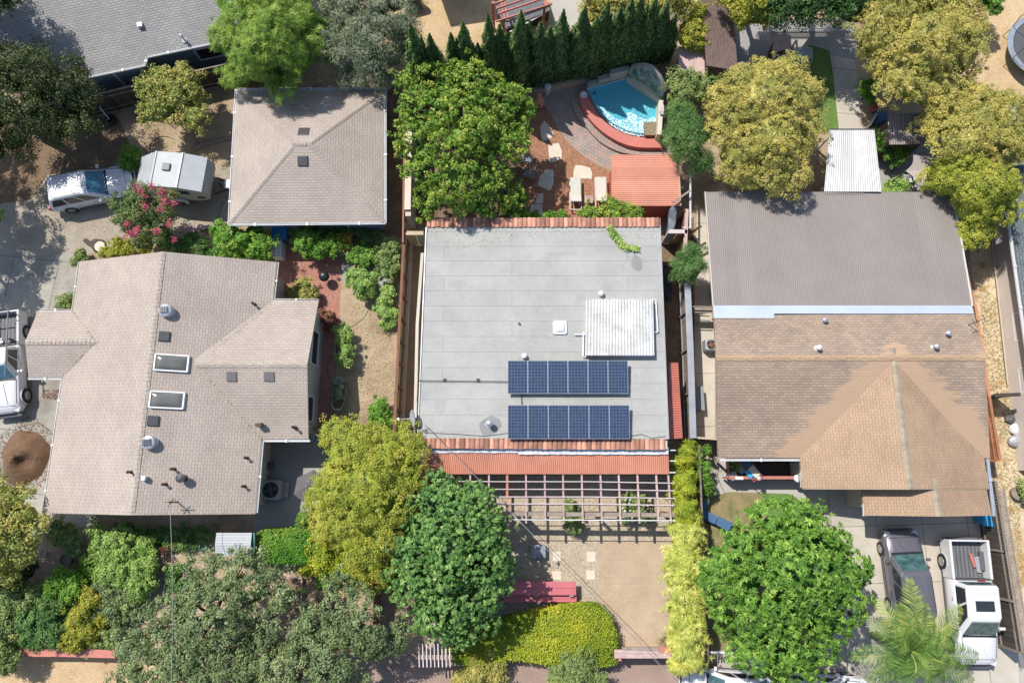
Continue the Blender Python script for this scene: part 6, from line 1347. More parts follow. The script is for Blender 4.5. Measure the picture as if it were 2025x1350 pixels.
p, r_, L_ = place(1813, 1238, 1785, 1048, 1.0); car('suv', 'dark grey suv parked nose first at the garage, a palm frond over its tail', 'car', p, r_, 'car_grey', L_, 1.9, 1.02, 1.72, cab=(1.15, -L_ / 2 + .15), wind=.75, back=.35, glass='glass_teal', ribs=4)
p, r_, L_ = place(1911, 1066, 1938, 1318, 1.0); t = car('pickup_truck', 'large white pickup with sunroof facing the street in the right driveway', 'pickup truck', p, r_, 'car_white', L_, 2.02, 1.18, 1.92, cab=(1.5, -1.02), bed=-1.1, wind=.7, back=.1, glass='glass_teal', sunroof=.05, rails=False)
q = MB().box((-2.0, .35, .75), (.7, .16, .12), 1.2 * 0 + .25, bev=.04).build('cargo', 'wood_red'); q.parent = t; q = MB().box((-1.8, .6, .74), (.8, .25, .1), .1, bev=.04).build('cargo', 'galv'); q.parent = t; q = MB().box((-1.13, 0, 1.84), (.06, .35, .05)).build('brake_light', 'red_light'); q.parent = t
p, r_, L_ = place(1530, 1372, 1352, 1358, .9); car('sedan', 'white sedan cut by the bottom edge, nose to the left below the bamboo', 'car', p, r_, 'car_white', 4.6, 1.82, .92, 1.45, cab=(1.0, -1.9), wind=.7, back=.6, glass='glass_teal', rails=False)
p, r_, L_ = place(1545, 1368, 1720, 1380, .9); car('hatchback', 'white car in the shade under the bright green tree at the bottom edge', 'car', p, r_, 'car_white', 4.4, 1.8, .95, 1.5, cab=(.9, -2.1), wind=.75, back=.3, glass='glass_teal', rails=False)
# camper
a, b_ = at(266, 340, 1.2), at(428, 342, 1.4); W_ = 1.95
t = thing('camper_trailer', 'pale grey camper trailer with sloped nose beside the garage', 'camper', (0, 0, 0)); cx = at(348, 352, 1.2); rz = R(-5); m = Matrix.Translation((cx.x, cx.y, 0)) @ Matrix.Rotation(rz, 4, 'Z'); t.location = (cx.x, cx.y, 0)
prof = [(-2.0, .75), (-2.05, 1.35), (-.72, 2.3), (.75, 2.32), (1.98, 2.0), (2.12, 1.4), (1.95, .8), (1.3, .45), (-1.3, .45)]; S = 1.0
mb = MB(); L1 = [m @ Vector((x, -W_ / 2, z)) for x, z in prof]; L2 = [m @ Vector((x, W_ / 2, z)) for x, z in prof]; n = len(prof)
mb.add(L1 + L2, [tuple(range(n - 1, -1, -1))[::1], tuple(range(n, 2 * n))] + [(i, (i + 1) % n, n + (i + 1) % n, n + i) for i in range(n)]); soften(mb.build('body', 'plastic_grey' if 0 else 'camper_wall', t) if 'camper_wall' in MATS else mb.build('body', M('camper_wall', (.5, .5, .46), .6, fine=.08), t), .05)
mb = MB(); up = Vector((0, 0, .03))
for i in range(1, 4):
    q = [m @ Vector((prof[i][0], -W_ / 2 - .04, prof[i][1])) + up, m @ Vector((prof[i + 1][0], -W_ / 2 - .04, prof[i + 1][1])) + up, m @ Vector((prof[i + 1][0], W_ / 2 + .04, prof[i + 1][1])) + up, m @ Vector((prof[i][0], W_ / 2 + .04, prof[i][1])) + up]; mb.prism(q, .05)
rf = mb.build('roof', 'camper_roof', t)
for x, z, mt in ((-1.15, 2.04, 'dark_metal'), (-.72, 2.36, 'plastic_grey'), (.75, 2.39, 'white_paint')): MB().bar(m @ Vector((x, -W_ / 2 - .05, z)), m @ Vector((x, W_ / 2 + .05, z)), .07, .03).build('roof_seam', mt, rf)
q = m @ Vector((0, .12, 2.4)); MB().box(q, (.42, .42, .09), rz, bev=.03).build('roof_hatch', 'plastic_dark', rf)
for x0, x1, z0, z1 in ((-.55, .15, 1.25, 1.75), (.55, 1.1, 1.4, 1.8), (1.35, 1.8, .95, 1.2)):
    q = m @ Vector(((x0 + x1) / 2, -W_ / 2 - .01, (z0 + z1) / 2)); f = MB().box(q, (x1 - x0, .04, z1 - z0), rz, bev=.015).build('window', 'plastic_dark', t); MB().box(q + Vector((0, -.01, 0)), (x1 - x0 - .12, .04, z1 - z0 - .12), rz).build('pane', 'glass_dark', f)
for s in (-1, 1):
    q = m @ Vector((0, s * (W_ / 2 + .04), .36)); w = MB().tube([q - m.to_3x3() @ Vector((0, .1, 0)), q + m.to_3x3() @ Vector((0, .1, 0))], .34, 20).build('wheel', 'tyre', t); MB().tube([q - m.to_3x3() @ Vector((0, .115, 0)), q + m.to_3x3() @ Vector((0, .115, 0))], .2, 14).build('rim', 'rim', w)
    o = MB(); o.tube([m @ Vector((.5 * math.cos(k * .314), s * (W_ / 2 + .12), .38 + .42 * math.sin(k * .314))) for k in range(11)], .1, 8); o.build('fender', 'plastic_white', t)
mb = MB().bar(m @ Vector((2.0, .5, .5)), m @ Vector((3.0, 0, .5)), .08, .1).bar(m @ Vector((2.0, -.5, .5)), m @ Vector((3.0, 0, .5)), .08, .1); mb.build('drawbar', 'dark_metal', t); MB().lathe(m @ Vector((2.45, 0, .5)), [(.15, 0), (.16, .4), (.1, .52), (.03, .55)], 14).build('gas_bottle', 'dark_metal', t, True); MB().box(m @ Vector((2.75, .1, .6)), (.45, .5, .3), rz, bev=.03).build('hitch_cover', 'plastic_white', t)

# ---------------------------------------------------------------- trees and plants
def blob(cx, cy, z, r, rz, n, spread, r2=.5, jz=.5, ry=1.0, seed=0, edge=1.0):
    """lobe list: one broad centre plus n irregular lobes round it (photo points at crown height); r in metres"""
    g_ = random.Random(seed); px = 1404 / (HC - z); out = [(cx, cy, z, r * .72, rz, r * .72 * ry)]
    for k in range(n):
        a = 6.2832 * (k + g_.uniform(-.3, .3)) / n; q = spread * g_.uniform(.75, 1.15); s_ = r * r2 * g_.uniform(.75, 1.25)
        out.append((cx + math.cos(a) * r * q * px, cy + math.sin(a) * r * ry * q * px, z + g_.uniform(-jz, jz * .4), s_, s_ * g_.uniform(.7, 1) * edge))
    return out
# yellow green dense trees (group)
YG = 'dense yellow green shade trees'
tree('broad_tree', 'dense rounded yellow green tree between the beige house and the front pergola', 'tree', [(705, 900, 3.2, 1.9, 1.7), (770, 900, 3.4, 1.7, 1.6), (730, 965, 3.8, 2.2, 2.0), (680, 975, 3.0, 1.7, 1.7), (790, 950, 3.2, 1.5, 1.5), (720, 1045, 3.2, 2.0, 1.7), (670, 1040, 2.6, 1.3, 1.3), (775, 1010, 3.0, 1.5, 1.5), (745, 1100, 2.4, 1.5, 1.2), (805, 885, 2.6, .9, .9), (660, 1000, 2.6, 1.2, 1.2)], 'lf_yellowgreen', 2100, .19, 44, .08, .5, .6, .12, .9, base=(730, 1000), r=.22, group=YG)
tree('broad_tree', 'rounded yellow green tree left of the white patio cover', 'tree', [(1460, 190, 4.0, 1.5, 1.5), (1545, 168, 4.0, 1.45, 1.4), (1505, 200, 4.6, 2.1, 2.0), (1566, 212, 4.0, 1.4, 1.4), (1572, 264, 3.8, 1.35, 1.3), (1450, 230, 4.0, 1.7, 1.5), (1530, 270, 4.3, 2.0, 1.9), (1470, 300, 3.6, 1.6, 1.5), (1540, 335, 3.6, 1.5, 1.3), (1480, 345, 3.0, 1.2, 1.1), (1588, 208, 3.6, .8, .8), (1425, 205, 3.4, .9, .9), (1505, 140, 3.6, .7, .7)], 'lf_tan', 2100, .19, 44, .085, .5, .6, .12, .9, base=(1530, 300), r=.22, group=YG)
tree('broad_tree', 'largest yellow green tree, touching the top edge of the photo', 'tree', [(1790, 10, 4.6, 2.2, 1.8), (1870, 30, 4.4, 1.8, 1.6), (1750, 70, 4.5, 1.6, 1.5), (1830, 90, 4.8, 2.3, 2.0), (1890, 110, 4.0, 1.4, 1.4), (1790, 150, 4.2, 1.7, 1.5), (1850, 175, 4.0, 1.6, 1.5), (1730, 85, 3.8, 1.1, 1.1), (1750, 130, 3.8, 1.2, 1.2), (1905, 60, 3.8, 1.1, 1.1)], 'lf_tan', 2000, .19, 44, .09, .5, .6, .12, .9, base=(1830, 130), r=.24, group=YG)
tree('broad_tree', 'yellow green tree at the right edge between the asphalt court and the shade sail', 'tree', [(1890, 215, 3.8, 1.7, 1.5), (1950, 230, 4.0, 1.7, 1.5), (1985, 275, 3.8, 1.4, 1.3), (1920, 285, 4.2, 2.1, 1.8), (1850, 240, 3.4, 1.2, 1.1), (1980, 300, 3.4, 1.2, 1.1), (1900, 330, 3.6, 1.4, 1.3)], 'lf_tan', 1600, .19, 44, .085, .5, .6, .12, .9, base=(1930, 290), r=.22, group=YG)
tree('broad_tree', 'smaller yellow green tree overhanging the corner of the brown corrugated roof', 'tree', [(1890, 350, 3.6, 1.4, 1.3), (1940, 360, 4.0, 1.6, 1.5), (1965, 400, 3.6, 1.1, 1.1), (1925, 410, 3.4, 1.2, 1.2), (1915, 465, 2.8, .9, .9), (1860, 350, 3.0, 1.0, .9), (1940, 450, 2.8, .7, .8)], 'lf_yellowgreen', 1200, .19, 44, .085, .5, .6, .12, .9, base=(1915, 400), r=.2, group=YG)
tree('leafy_tree', 'yellow green tree at the top edge beside the brown outbuilding', 'tree', [(1462, 5, 3.6, 1.1, 1.0), (1490, 12, 3.8, 1.2, 1.1), (1500, 28, 3.2, .8, .8), (1466, 36, 3.0, .7, .6), (1490, -30, 3.8, 1.4, 1.2)], 'lf_yellowgreen2', 330, .33, 60, .13, .5, .6, .2, .85, base=(1465, 20), r=.16)
tree('leafy_tree', 'dark green tree shading the slab behind the white picket fence', 'tree', [(1540, 0, 4.0, 1.6, 1.3), (1600, -5, 4.2, 1.7, 1.4), (1660, 5, 4.0, 1.5, 1.3), (1520, 15, 3.2, 1.0, .8), (1690, 25, 3.2, 1.0, .9), (1620, -50, 4.4, 2.2, 1.6)], 'lf_dark', 520, .4, 60, .14, .5, .5, .3, .7, base=(1600, 20), r=.18)
tree('leafy_tree', 'mixed green tree at the top edge behind the cypress row', 'tree', [(1195, -10, 3.6, 1.6, 1.3), (1245, -5, 3.8, 1.5, 1.3), (1175, 25, 3.0, .9, .8), (1300, -10, 3.8, 1.4, 1.2), (1345, 5, 3.2, .9, .9)], 'lf_tan', 330, .35, 55, .13, .5, .5, .3, .8, base=(1240, 0), r=.16)
# walnut
tree('walnut_tree', 'large bright green tree spreading between the garage and the mulch bed', 'tree', [(830, 190, 4.2, 1.5, 1.2), (880, 180, 4.6, 1.6, 1.3), (940, 200, 4.8, 1.8, 1.4), (1000, 220, 4.4, 1.5, 1.2), (850, 250, 4.6, 1.7, 1.4), (920, 270, 5.2, 2.1, 1.6), (985, 280, 4.6, 1.6, 1.3), (840, 310, 4.2, 1.5, 1.3), (900, 340, 4.6, 1.8, 1.4), (965, 345, 4.2, 1.5, 1.2), (1020, 260, 3.8, 1.0, .9), (860, 380, 3.8, 1.2, 1.0), (930, 400, 3.8, 1.3, 1.0), (1010, 390, 3.2, 1.0, .9), (820, 250, 3.8, .9, .8), (900, 155, 4.0, 1.0, .8), (845, 415, 3.2, .8, .7), (960, 425, 3.2, .7, .6), (1030, 215, 3.6, .8, .7)], 'lf_walnut', 1350, .2, 34, .16, .42, .3, .5, .5, base=(940, 340), r=.24, bark='bark_pale', drop=.3)
# pine, olive, oak
tree('pine_tree', 'bright green long needled pine between the grey roof and the garage', 'tree', [(500, 20, 5.0, 1.7, 1.5), (560, 30, 5.0, 1.6, 1.4), (480, 80, 4.6, 1.5, 1.3), (540, 90, 5.2, 1.9, 1.6), (600, 80, 4.4, 1.3, 1.1), (510, 140, 3.8, 1.3, 1.1), (570, 150, 3.8, 1.3, 1.0), (480, 150, 3.4, .9, .8), (615, 110, 3.6, .9, .8), (530, -30, 4.8, 1.6, 1.3)], 'lf_pine', 2600, .26, 30, .36, .06, .2, .4, .62, base=(545, 130), r=.2, ros=.36)
tree('olive_tree', 'silvery grey green olive tree beside the pine and above the garage', 'tree', [(680, 30, 4.0, 1.5, 1.2), (740, 40, 4.2, 1.7, 1.4), (790, 50, 3.8, 1.3, 1.1), (660, 90, 3.8, 1.4, 1.1), (720, 110, 4.0, 1.6, 1.3), (775, 110, 3.6, 1.3, 1.1), (700, 150, 3.0, 1.1, .9), (750, 145, 2.8, 1.0, .8), (800, 90, 3.2, .9, .8), (700, -20, 4.0, 1.6, 1.2), (780, 0, 3.8, 1.3, 1.1)], 'lf_olive', 560, .42, 95, .17, .17, .3, .4, .6, base=(725, 110), r=.2, radial=True, bark='bark_pale')
tree('oak_tree', 'dark olive green oak shading the upper left corner', 'tree', [(30, 150, 4.0, 1.8, 1.5), (90, 165, 4.2, 2.0, 1.6), (140, 190, 3.8, 1.5, 1.3), (60, 230, 4.0, 2.0, 1.6), (130, 240, 3.6, 1.5, 1.2), (0, 220, 4.0, 1.8, 1.5), (155, 225, 3.2, .9, .8), (110, 262, 2.8, .8, .7), (30, 275, 3.2, 1.2, 1.0), (-10, 300, 3.0, 1.0, .9)], 'lf_oakdark', 640, .42, 62, .12, .5, .35, .4, .6, base=(80, 270), r=.25)
tree('oak_tree', 'oak just beyond the left edge, its leaf tips showing by the wagon', 'tree', [('S', 0, 320, 0, 6.5, 1.7, 1.4), ('S', 10, 400, 0, 6.2, 1.5, 1.3), ('S', 0, 430, 0, 6.6, 2.2, 1.6), ('S', 70, 470, 0, 6.0, 1.5, 1.3), ('S', 20, 520, 0, 6.4, 2.0, 1.5), ('S', 75, 530, 0, 5.6, .9, .8), ('S', 30, 590, 0, 5.8, 1.3, 1.0), ('S', -10, 620, 0, 5.6, 1.0, .9), ('S', 70, 600, 0, 5.2, .6, .5), ('S', -60, 380, 0, 6.8, 2.2, 1.6), (-10, 428, 2.6, .45, .4)], 'lf_walnut', 560, .36, 60, .15, .5, .35, .5, .5, base=(-150, 430), r=.3)
tree('oak_tree', 'oak beyond the upper left corner that shades the grey roof', 'tree', [('S', 90, 100, 3.4, 6.6, 1.6, 1.2), ('S', 50, 60, 3.4, 6.8, 1.6, 1.2), ('S', 130, 120, 3.2, 6.2, 1.0, .9), ('S', 50, 130, 3, 6.2, 1.3, 1.0), ('S', 30, 20, 3.4, 7, 1.6, 1.2)], 'lf_oakdark', 300, .36, 56, .13, .5, .35, .5, .5, base=(-120, 60), r=.22)
tree('fruit_tree', 'small round fruit tree with yellowing leaves by the dark board fence', 'tree', blob(350, 198, 2.2, 1.75, 1.3, 8, .62, .5, .4, seed=4), 'lf_autumn', 330, .27, 52, .13, .45, .4, .35, .65, base=(352, 205), r=.1)
tree('crape_myrtle', 'crape myrtle with clusters of deep pink flowers above the beige house', 'tree', blob(290, 425, 2.6, 1.7, 1.2, 8, .62, .48, .4, seed=9), 'lf_myrtle', 300, .27, 50, .12, .42, .4, .4, .6, base=(292, 440), r=.1)
tm = [o for o in C.objects if o.get('category') == 'tree'][-1]
fl = []; g_ = random.Random(2)
for x, y, k in ((272, 372, 9), (300, 368, 6), (322, 380, 10), (326, 398, 9), (318, 410, 8), (290, 405, 6), (268, 455, 9), (262, 465, 8), (250, 464, 6), (312, 458, 8), (335, 440, 5), (342, 470, 4), (285, 385, 5), (345, 400, 5), (248, 445, 4)):
    for _ in range(k): q = at(x + g_.uniform(-7, 7), y + g_.uniform(-7, 7), 3.75 + g_.uniform(-.3, .15)); fl += [(q + Vector((g_.gauss(0, .07), g_.gauss(0, .07), g_.gauss(0, .05)))).to_tuple() for _ in range(16)]
leafobj('flowers', np.array(fl), 'flower_pink', tm, .07, .8, .8)
# maple, bright tree
tree('maple_tree', 'dense cool green maple in front of the pergola', 'tree', [(860, 1000, 3.5, 1.6, 1.3), (905, 1010, 3.7, 1.7, 1.4), (830, 1060, 3.5, 1.7, 1.4), (890, 1090, 4.5, 2.3, 1.9), (950, 1075, 3.7, 1.6, 1.4), (820, 1130, 3.3, 1.6, 1.4), (880, 1170, 3.7, 1.9, 1.5), (945, 1150, 3.5, 1.6, 1.4), (845, 1200, 2.9, 1.3, 1.1), (920, 1215, 2.9, 1.4, 1.2), (980, 1120, 2.9, .9, .9), (790, 1150, 2.7, .9, .9), (930, 985, 2.7, .7, .7), (870, 965, 2.7, .8, .7), (985, 1040, 2.7, .6, .6), (880, 1245, 2.3, .8, .7)], 'lf_maple', 3000, .2, 13, .18, .5, .25, .35, .62, base=(890, 1110), r=.22, ros=.17)
tree('sweetgum_tree', 'bright green star leaved tree beside the right driveway', 'tree', [(1475, 1078, 3.8, 1.3, 1.2), (1530, 1050, 4.2, 1.5, 1.3), (1590, 1055, 4.2, 1.6, 1.4), (1640, 1100, 4.2, 1.5, 1.3), (1470, 1130, 4.6, 1.9, 1.6), (1555, 1130, 5.2, 2.3, 1.8), (1640, 1165, 4.4, 1.6, 1.4), (1476, 1195, 4.2, 1.5, 1.3), (1540, 1215, 4.6, 2.0, 1.6), (1620, 1230, 4.2, 1.5, 1.3), (1490, 1275, 3.8, 1.3, 1.1), (1560, 1290, 3.8, 1.4, 1.1), (1420, 1120, 3.4, .7, .7), (1440, 1235, 3.2, .6, .6), (1690, 1130, 3.4, .7, .7), (1535, 1325, 3.4, .9, .8), (1600, 1015, 3.4, .6, .6), (1490, 1015, 3.2, .5, .5)], 'lf_bright', 3000, .2, 16, .23, .24, .25, .3, .64, base=(1555, 1170), r=.2, ros=.22)
# grey green oaks, lower left
OK = 'grey green oaks along the front fence'
tree('oak_tree', 'grey green oak left of centre over the raised beds', 'tree', [(420, 1140, 3.8, 1.3, 1.0), (480, 1130, 4.0, 1.4, 1.1), (530, 1170, 4.0, 1.4, 1.1), (380, 1190, 4.0, 1.4, 1.1), (450, 1200, 4.6, 1.8, 1.4), (330, 1230, 4.0, 1.3, 1.1), (270, 1250, 3.6, 1.2, 1.0), (400, 1260, 4.4, 1.6, 1.3), (510, 1230, 4.0, 1.2, 1.0)], 'lf_oak', 640, .25, 52, .12, .5, .4, .5, 0, base=(430, 1230), r=.22, group=OK)
tree('oak_tree', 'grey green oak at the bottom edge left of the rust fence', 'tree', [(290, 1310, 4.0, 1.5, 1.2), (360, 1320, 4.2, 1.6, 1.3), (440, 1310, 4.2, 1.6, 1.2), (330, 1370, 4.4, 1.8, 1.3), (430, 1370, 4.4, 1.8, 1.3)], 'lf_oak', 500, .26, 52, .12, .5, .4, .5, 0, base=(370, 1340), r=.22, group=OK)
tree('oak_tree', 'grey green oak at the bottom edge right of the first bottom oak', 'tree', [(530, 1315, 4.0, 1.4, 1.1), (600, 1280, 4.0, 1.4, 1.1), (640, 1320, 4.2, 1.5, 1.2), (570, 1360, 4.2, 1.6, 1.2), (680, 1350, 3.8, 1.1, 1.0)], 'lf_oak', 480, .26, 52, .12, .5, .4, .5, 0, base=(600, 1330), r=.2, group=OK)
tree('oak_tree', 'open grey green oak between the raised beds and the maple', 'tree', [(690, 1160, 3.6, 1.1, .9), (730, 1190, 3.6, 1.0, .9), (660, 1230, 3.8, 1.3, 1.0), (710, 1250, 4.0, 1.3, 1.0), (620, 1235, 3.6, .9, .8), (760, 1280, 3.2, .8, .7), (790, 1260, 3.0, .7, .6)], 'lf_oak', 260, .25, 50, .12, .5, .4, .5, 0, base=(700, 1230), r=.16, group=OK)
# cypress row
g_ = random.Random(5); LB = ((845, 208), (1310, 120)); first = None
tips = [(808, 48), (845, 68), (887, 66), (918, 45), (941, 86), (967, 30), (988, 50), (1002, 66), (1022, 38), (1035, 22), (1071, 44), (1085, 52), (1111, 20), (1119, 30), (1158, 14), (1178, 36), (1200, 6), (1226, 14), (1250, -4), (1272, -8), (1296, -6), (1320, 6), (1336, 30)]
words = ['leftmost', 'second', 'third', 'fourth', 'fifth', 'sixth', 'seventh', 'eighth', 'ninth', 'tenth', 'eleventh', 'twelfth', 'thirteenth', 'fourteenth', 'fifteenth', 'sixteenth', 'seventeenth', 'eighteenth', 'nineteenth', 'twentieth', 'twenty first', 'twenty second', 'rightmost']
def cypress(x, y, i):
    best = None
    for k in range(30, 80):
        h = k / 10; q = at(x, y, h); a, b_ = at(*LB[0]), at(*LB[1]); s = (q.x - a.x) / (b_.x - a.x); e = abs(q.y - (a.y + (b_.y - a.y) * s) - (.5 if i in (7, 9, 13) else 0))
        if best is None or e < best[0]: best = (e, h, q)
    h, q = best[1], best[2]; rad = .62 * (h / 6) ** .5 * g_.uniform(.88, 1.1); t = thing('cypress_tree', '', 'cypress', (q.x, q.y, 0), 'row of dark columnar cypresses behind the pool')
    N = int(1900 * h * rad); zz = rng.random(N) ** 1.25; prof = rad * np.minimum(1, 1.5 * (1 - zz)) ** .85 * np.minimum(1, .5 + zz * 3); th = rng.random(N) * 6.2832
    ns = int(N * .3); sd_ = rng.random(ns) < .5; lump = 1 + .2 * np.sin(th * 3 + zz * 17 + i) + .16 * np.sin(th * 5 - zz * 31 + 2 * i) + rng.normal(size=N) * .12; lean = g_.uniform(-.02, .02)
    pos = np.stack([q.x + prof * lump * np.cos(th) + lean * zz * h, q.y + prof * lump * np.sin(th), .3 + zz * (h - .3)], 1); out = np.stack([np.cos(th), np.sin(th), np.full(N, .5)], 1)
    for (fr_, to_, sx_, hh_) in ((0, ns // 2, 1, g_.uniform(.62, .85)), (ns // 2, ns, -1, g_.uniform(.5, .78))):      # side leaders merging with the neighbours
        zs = zz[fr_:to_]; pr_ = rad * .5 * np.minimum(1, 1.5 * (1 - zs)) ** .8; o_x = sx_ * rad * g_.uniform(.45, .7); o_y = g_.uniform(-.3, .3) * rad; pos[fr_:to_, 0] = q.x + o_x + pr_ * np.cos(th[fr_:to_]); pos[fr_:to_, 1] = q.y + o_y + pr_ * np.sin(th[fr_:to_]); pos[fr_:to_, 2] = .3 + zs * h * hh_
    n, m_ = 14, 16; V = []; 
    for a in range(n + 1):
        z = a / n; pr = rad * min(1, 1.5 * (1 - z)) ** .85 * min(1, .5 + z * 3) * .82 + .01
        for b_ in range(m_): V.append((q.x + pr * math.cos(6.2832 * b_ / m_) + lean * z * h, q.y + pr * math.sin(6.2832 * b_ / m_), .3 + z * (h - .35)))
    Fc = [];
    for a in range(n):
        for b_ in range(m_): k = a * m_ + b_; l = a * m_ + (b_ + 1) % m_; Fc += [(k, l, l + m_), (k, l + m_, k + m_)]
    leafobj('crown', pos, 'lf_cypress', t, .17, .34, .25, out, .6, np.clip(rng.random(N) * .7 + g_.uniform(-.05, .2) + .15 * np.sin(th * 2 + zz * 9), 0, 1), (np.array(V), np.array(Fc)), dirs=np.stack([np.zeros(N), np.zeros(N), np.ones(N)], 1))
    MB().tube([(q.x, q.y, -.05), (q.x, q.y, .6)], [.1, .07], 8).build('trunk', 'bark', t); return t, h
for i, (x, y) in enumerate(tips):
    t, h = cypress(x, y, i); near = {0: 'beside the olive tree', 22: 'by the leafy vine on the outbuilding'}.get(i, '')
    t['label'] = ('dark columnar cypress, %s of the row%s' % (words[i], ' ' + near if near else (' counted from the left' if i else '')))
# palm
t = thing('palm_tree', 'feathery palm with arching yellow green fronds over the right driveway', 'palm', at(1800, 1290)); cp = at(1798, 1285, 3.2); MB().tube([(cp.x, cp.y, 0), (cp.x + .05, cp.y, 1.5), cp], [.22, .17, .14], 10).build('trunk', 'bark', t)
g_ = random.Random(8)
fronds = [(1770, 1190, 4.0), (1810, 1235, 4.3), (1745, 1225, 4.1), (1850, 1270, 4.2), (1790, 1340, 4.2), (1835, 1345, 4.0), (1745, 1330, 4.1), (1870, 1310, 3.9), (1765, 1270, 4.4), (1788, 1140, 3.6), (1820, 1190, 3.6), (1690, 1215, 3.0), (1885, 1195, 3.2), (1665, 1290, 3.0), (1720, 1180, 3.2), (1915, 1290, 3.0), (1840, 1230, 3.8), (1700, 1340, 3.2), (1760, 1370, 3.4), (1850, 1350, 3.4), (1905, 1340, 3.0), (1760, 1210, 3.9), (1880, 1240, 3.4), (1740, 1250, 4.0), (1830, 1310, 3.8), (1775, 1330, 3.8), (1720, 1300, 3.4)]
for fx, fy, fz in fronds:
    e = at(fx, fy, fz - 1.0); P = []; LL = (Vector((e.x, e.y, 0)) - Vector((cp.x, cp.y, 0))).length
    for k in range(13): s = k / 12; q = cp.lerp(e, s); q.z = cp.z + (fz + .3 - cp.z + .9) * math.sin(min(1, s * 1.25) * math.pi / 2) * .55 - s * s * 1.0; P.append(q)
    pos = []; dr = []
    fr_ = MB().tube(P, [.03 * (1 - k / 14) + .004 for k in range(13)], 5); pin = []
    V = []; F = []; rr = []
    n = int(LL / .042)
    for k in range(n):
        s = .12 + .88 * k / n; i_ = min(11, int(s * 12)); q = P[i_].lerp(P[i_ + 1], s * 12 - i_); tn = (P[i_ + 1] - P[i_]).normalized(); sd = tn.cross(Vector((0, 0, 1))).normalized(); ln = (.75 * math.sin(math.pi * (s * .82 + .12)) + .08) * (.6 + LL * .1)
        for sg in (-1, 1):
            d = (sd * sg + tn * g_.uniform(.45, .8) + Vector((0, 0, g_.uniform(.0, .3)))).normalized(); w_ = tn * .016; m_ = q + d * ln * .55; tp = q + d * ln + Vector((0, 0, -ln * g_.uniform(.2, .45)))
            fr_.add([q - w_ * .6, q + w_ * .6, m_ + w_, tp, m_ - w_], [(0, 1, 2, 4), (4, 2, 3)], g_.random() * .7 + (.3 if fy < 1200 else 0))
    fr_.build('frond', 'lf_palm', t)
# bamboo hedge as separate clumps
BG = 'golden bamboo clumps along the brick driveway'
for i, (x, y, z, r_, l) in enumerate(((1350, 900, 1.6, .45, 'short bamboo clump at the top, beside the clay tiles'), (1349, 960, 1.8, .5, 'narrow bamboo clump beside the ends of the pergola rails'), (1350, 1015, 2.0, .5, 'narrow bamboo clump level with the pergola beam'), (1352, 1065, 2.2, .8, 'golden bamboo clump just below the pergola'), (1352, 1120, 2.4, .95, 'golden bamboo clump level with the upper paving slabs'), (1360, 1180, 2.4, 1.0, 'widest pale golden bamboo clump beside the brick driveway'), (1355, 1235, 2.2, .95, 'golden bamboo clump at the lower end of the brick driveway'), (1355, 1290, 2.0, .75, 'greener bamboo clump over the front gate end'))):
    tree('bamboo', l, 'bamboo', [(x, y, z, r_, 1.0), (x + 8, y - 16, z - .2, r_ * .7, .8), (x - 6, y + 16, z - .2, r_ * .75, .8), (x + 12, y + 10, z - .4, r_ * .6, .6)], 'lf_bamboo' if i > 2 else 'lf_hedge', int(520 * (.4 + r_)), .3, 16, .28, .1, .3, .3, .5, r=.04, group=BG, ros=.26, crown='foliage')
# hedges
def hedge(label, cells, mat, ncl, L=.085, cr=.17, lpc=60, name='hedge', core=.93): return tree(name, label, 'hedge', cells, mat, ncl, cr, lpc, L, .55, .8, .1, core, r=.06, crown='foliage', fork=.4, bil=0)
def box_hedge(label, P, h, mat, dens, L=.09):
    """clipped hedge: flat top and steep sides of leaves over a dense inner block"""
    q = pts(P, h); n = len(q); c0 = sum(q, Vector()) / n; t = thing('hedge', label, 'hedge', (c0.x, c0.y, 0)); pos = []; out = []; g_ = random.Random(3)
    xs_ = [v.x for v in q]; ys_ = [v.y for v in q]; pl = [(v.x, v.y) for v in q]; A = (max(xs_) - min(xs_)) * (max(ys_) - min(ys_))
    for _ in range(int(A * dens)):
        x, y = g_.uniform(min(xs_), max(xs_)), g_.uniform(min(ys_), max(ys_))
        if inside(x, y, pl): pos.append((x, y, h + .07 * math.sin(x * 2.1) * math.cos(y * 2.7) + .05 * math.sin(x * 7 + y * 5) + g_.gauss(0, .045))); out.append((0, 0, .6))
    for k in range(n):
        a, b_ = q[k], q[(k + 1) % n]; e = (b_ - a); L_ = e.length; nn = Vector((a.x + b_.x - 2 * c0.x, a.y + b_.y - 2 * c0.y, 0)).normalized()
        for _ in range(int(L_ * h * dens)):
            p = a + e * g_.random() + nn * (g_.gauss(.02, .06)); z = g_.uniform(.05, h + .03); pos.append((p.x, p.y, z)); out.append((nn.x * .8, nn.y * .8, .25))
    pos = np.array(pos); rn = .5 * rng.random(len(pos)) + .5 * (.5 + .5 * np.sin(pos[:, 0] * .9 + 1.5 * np.sin(pos[:, 1] * 1.1) + .7))
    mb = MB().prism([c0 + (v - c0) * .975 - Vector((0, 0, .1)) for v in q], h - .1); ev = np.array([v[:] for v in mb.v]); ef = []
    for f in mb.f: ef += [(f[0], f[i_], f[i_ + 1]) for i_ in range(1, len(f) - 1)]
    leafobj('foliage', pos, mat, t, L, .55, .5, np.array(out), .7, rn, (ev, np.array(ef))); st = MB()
    for k in range(5): p = c0.lerp(q[(k * 2) % n], .5); st.tube([(p.x, p.y, 0), (p.x, p.y, h * .7)], .03, 6)
    st.build('stem', 'bark', t); return t
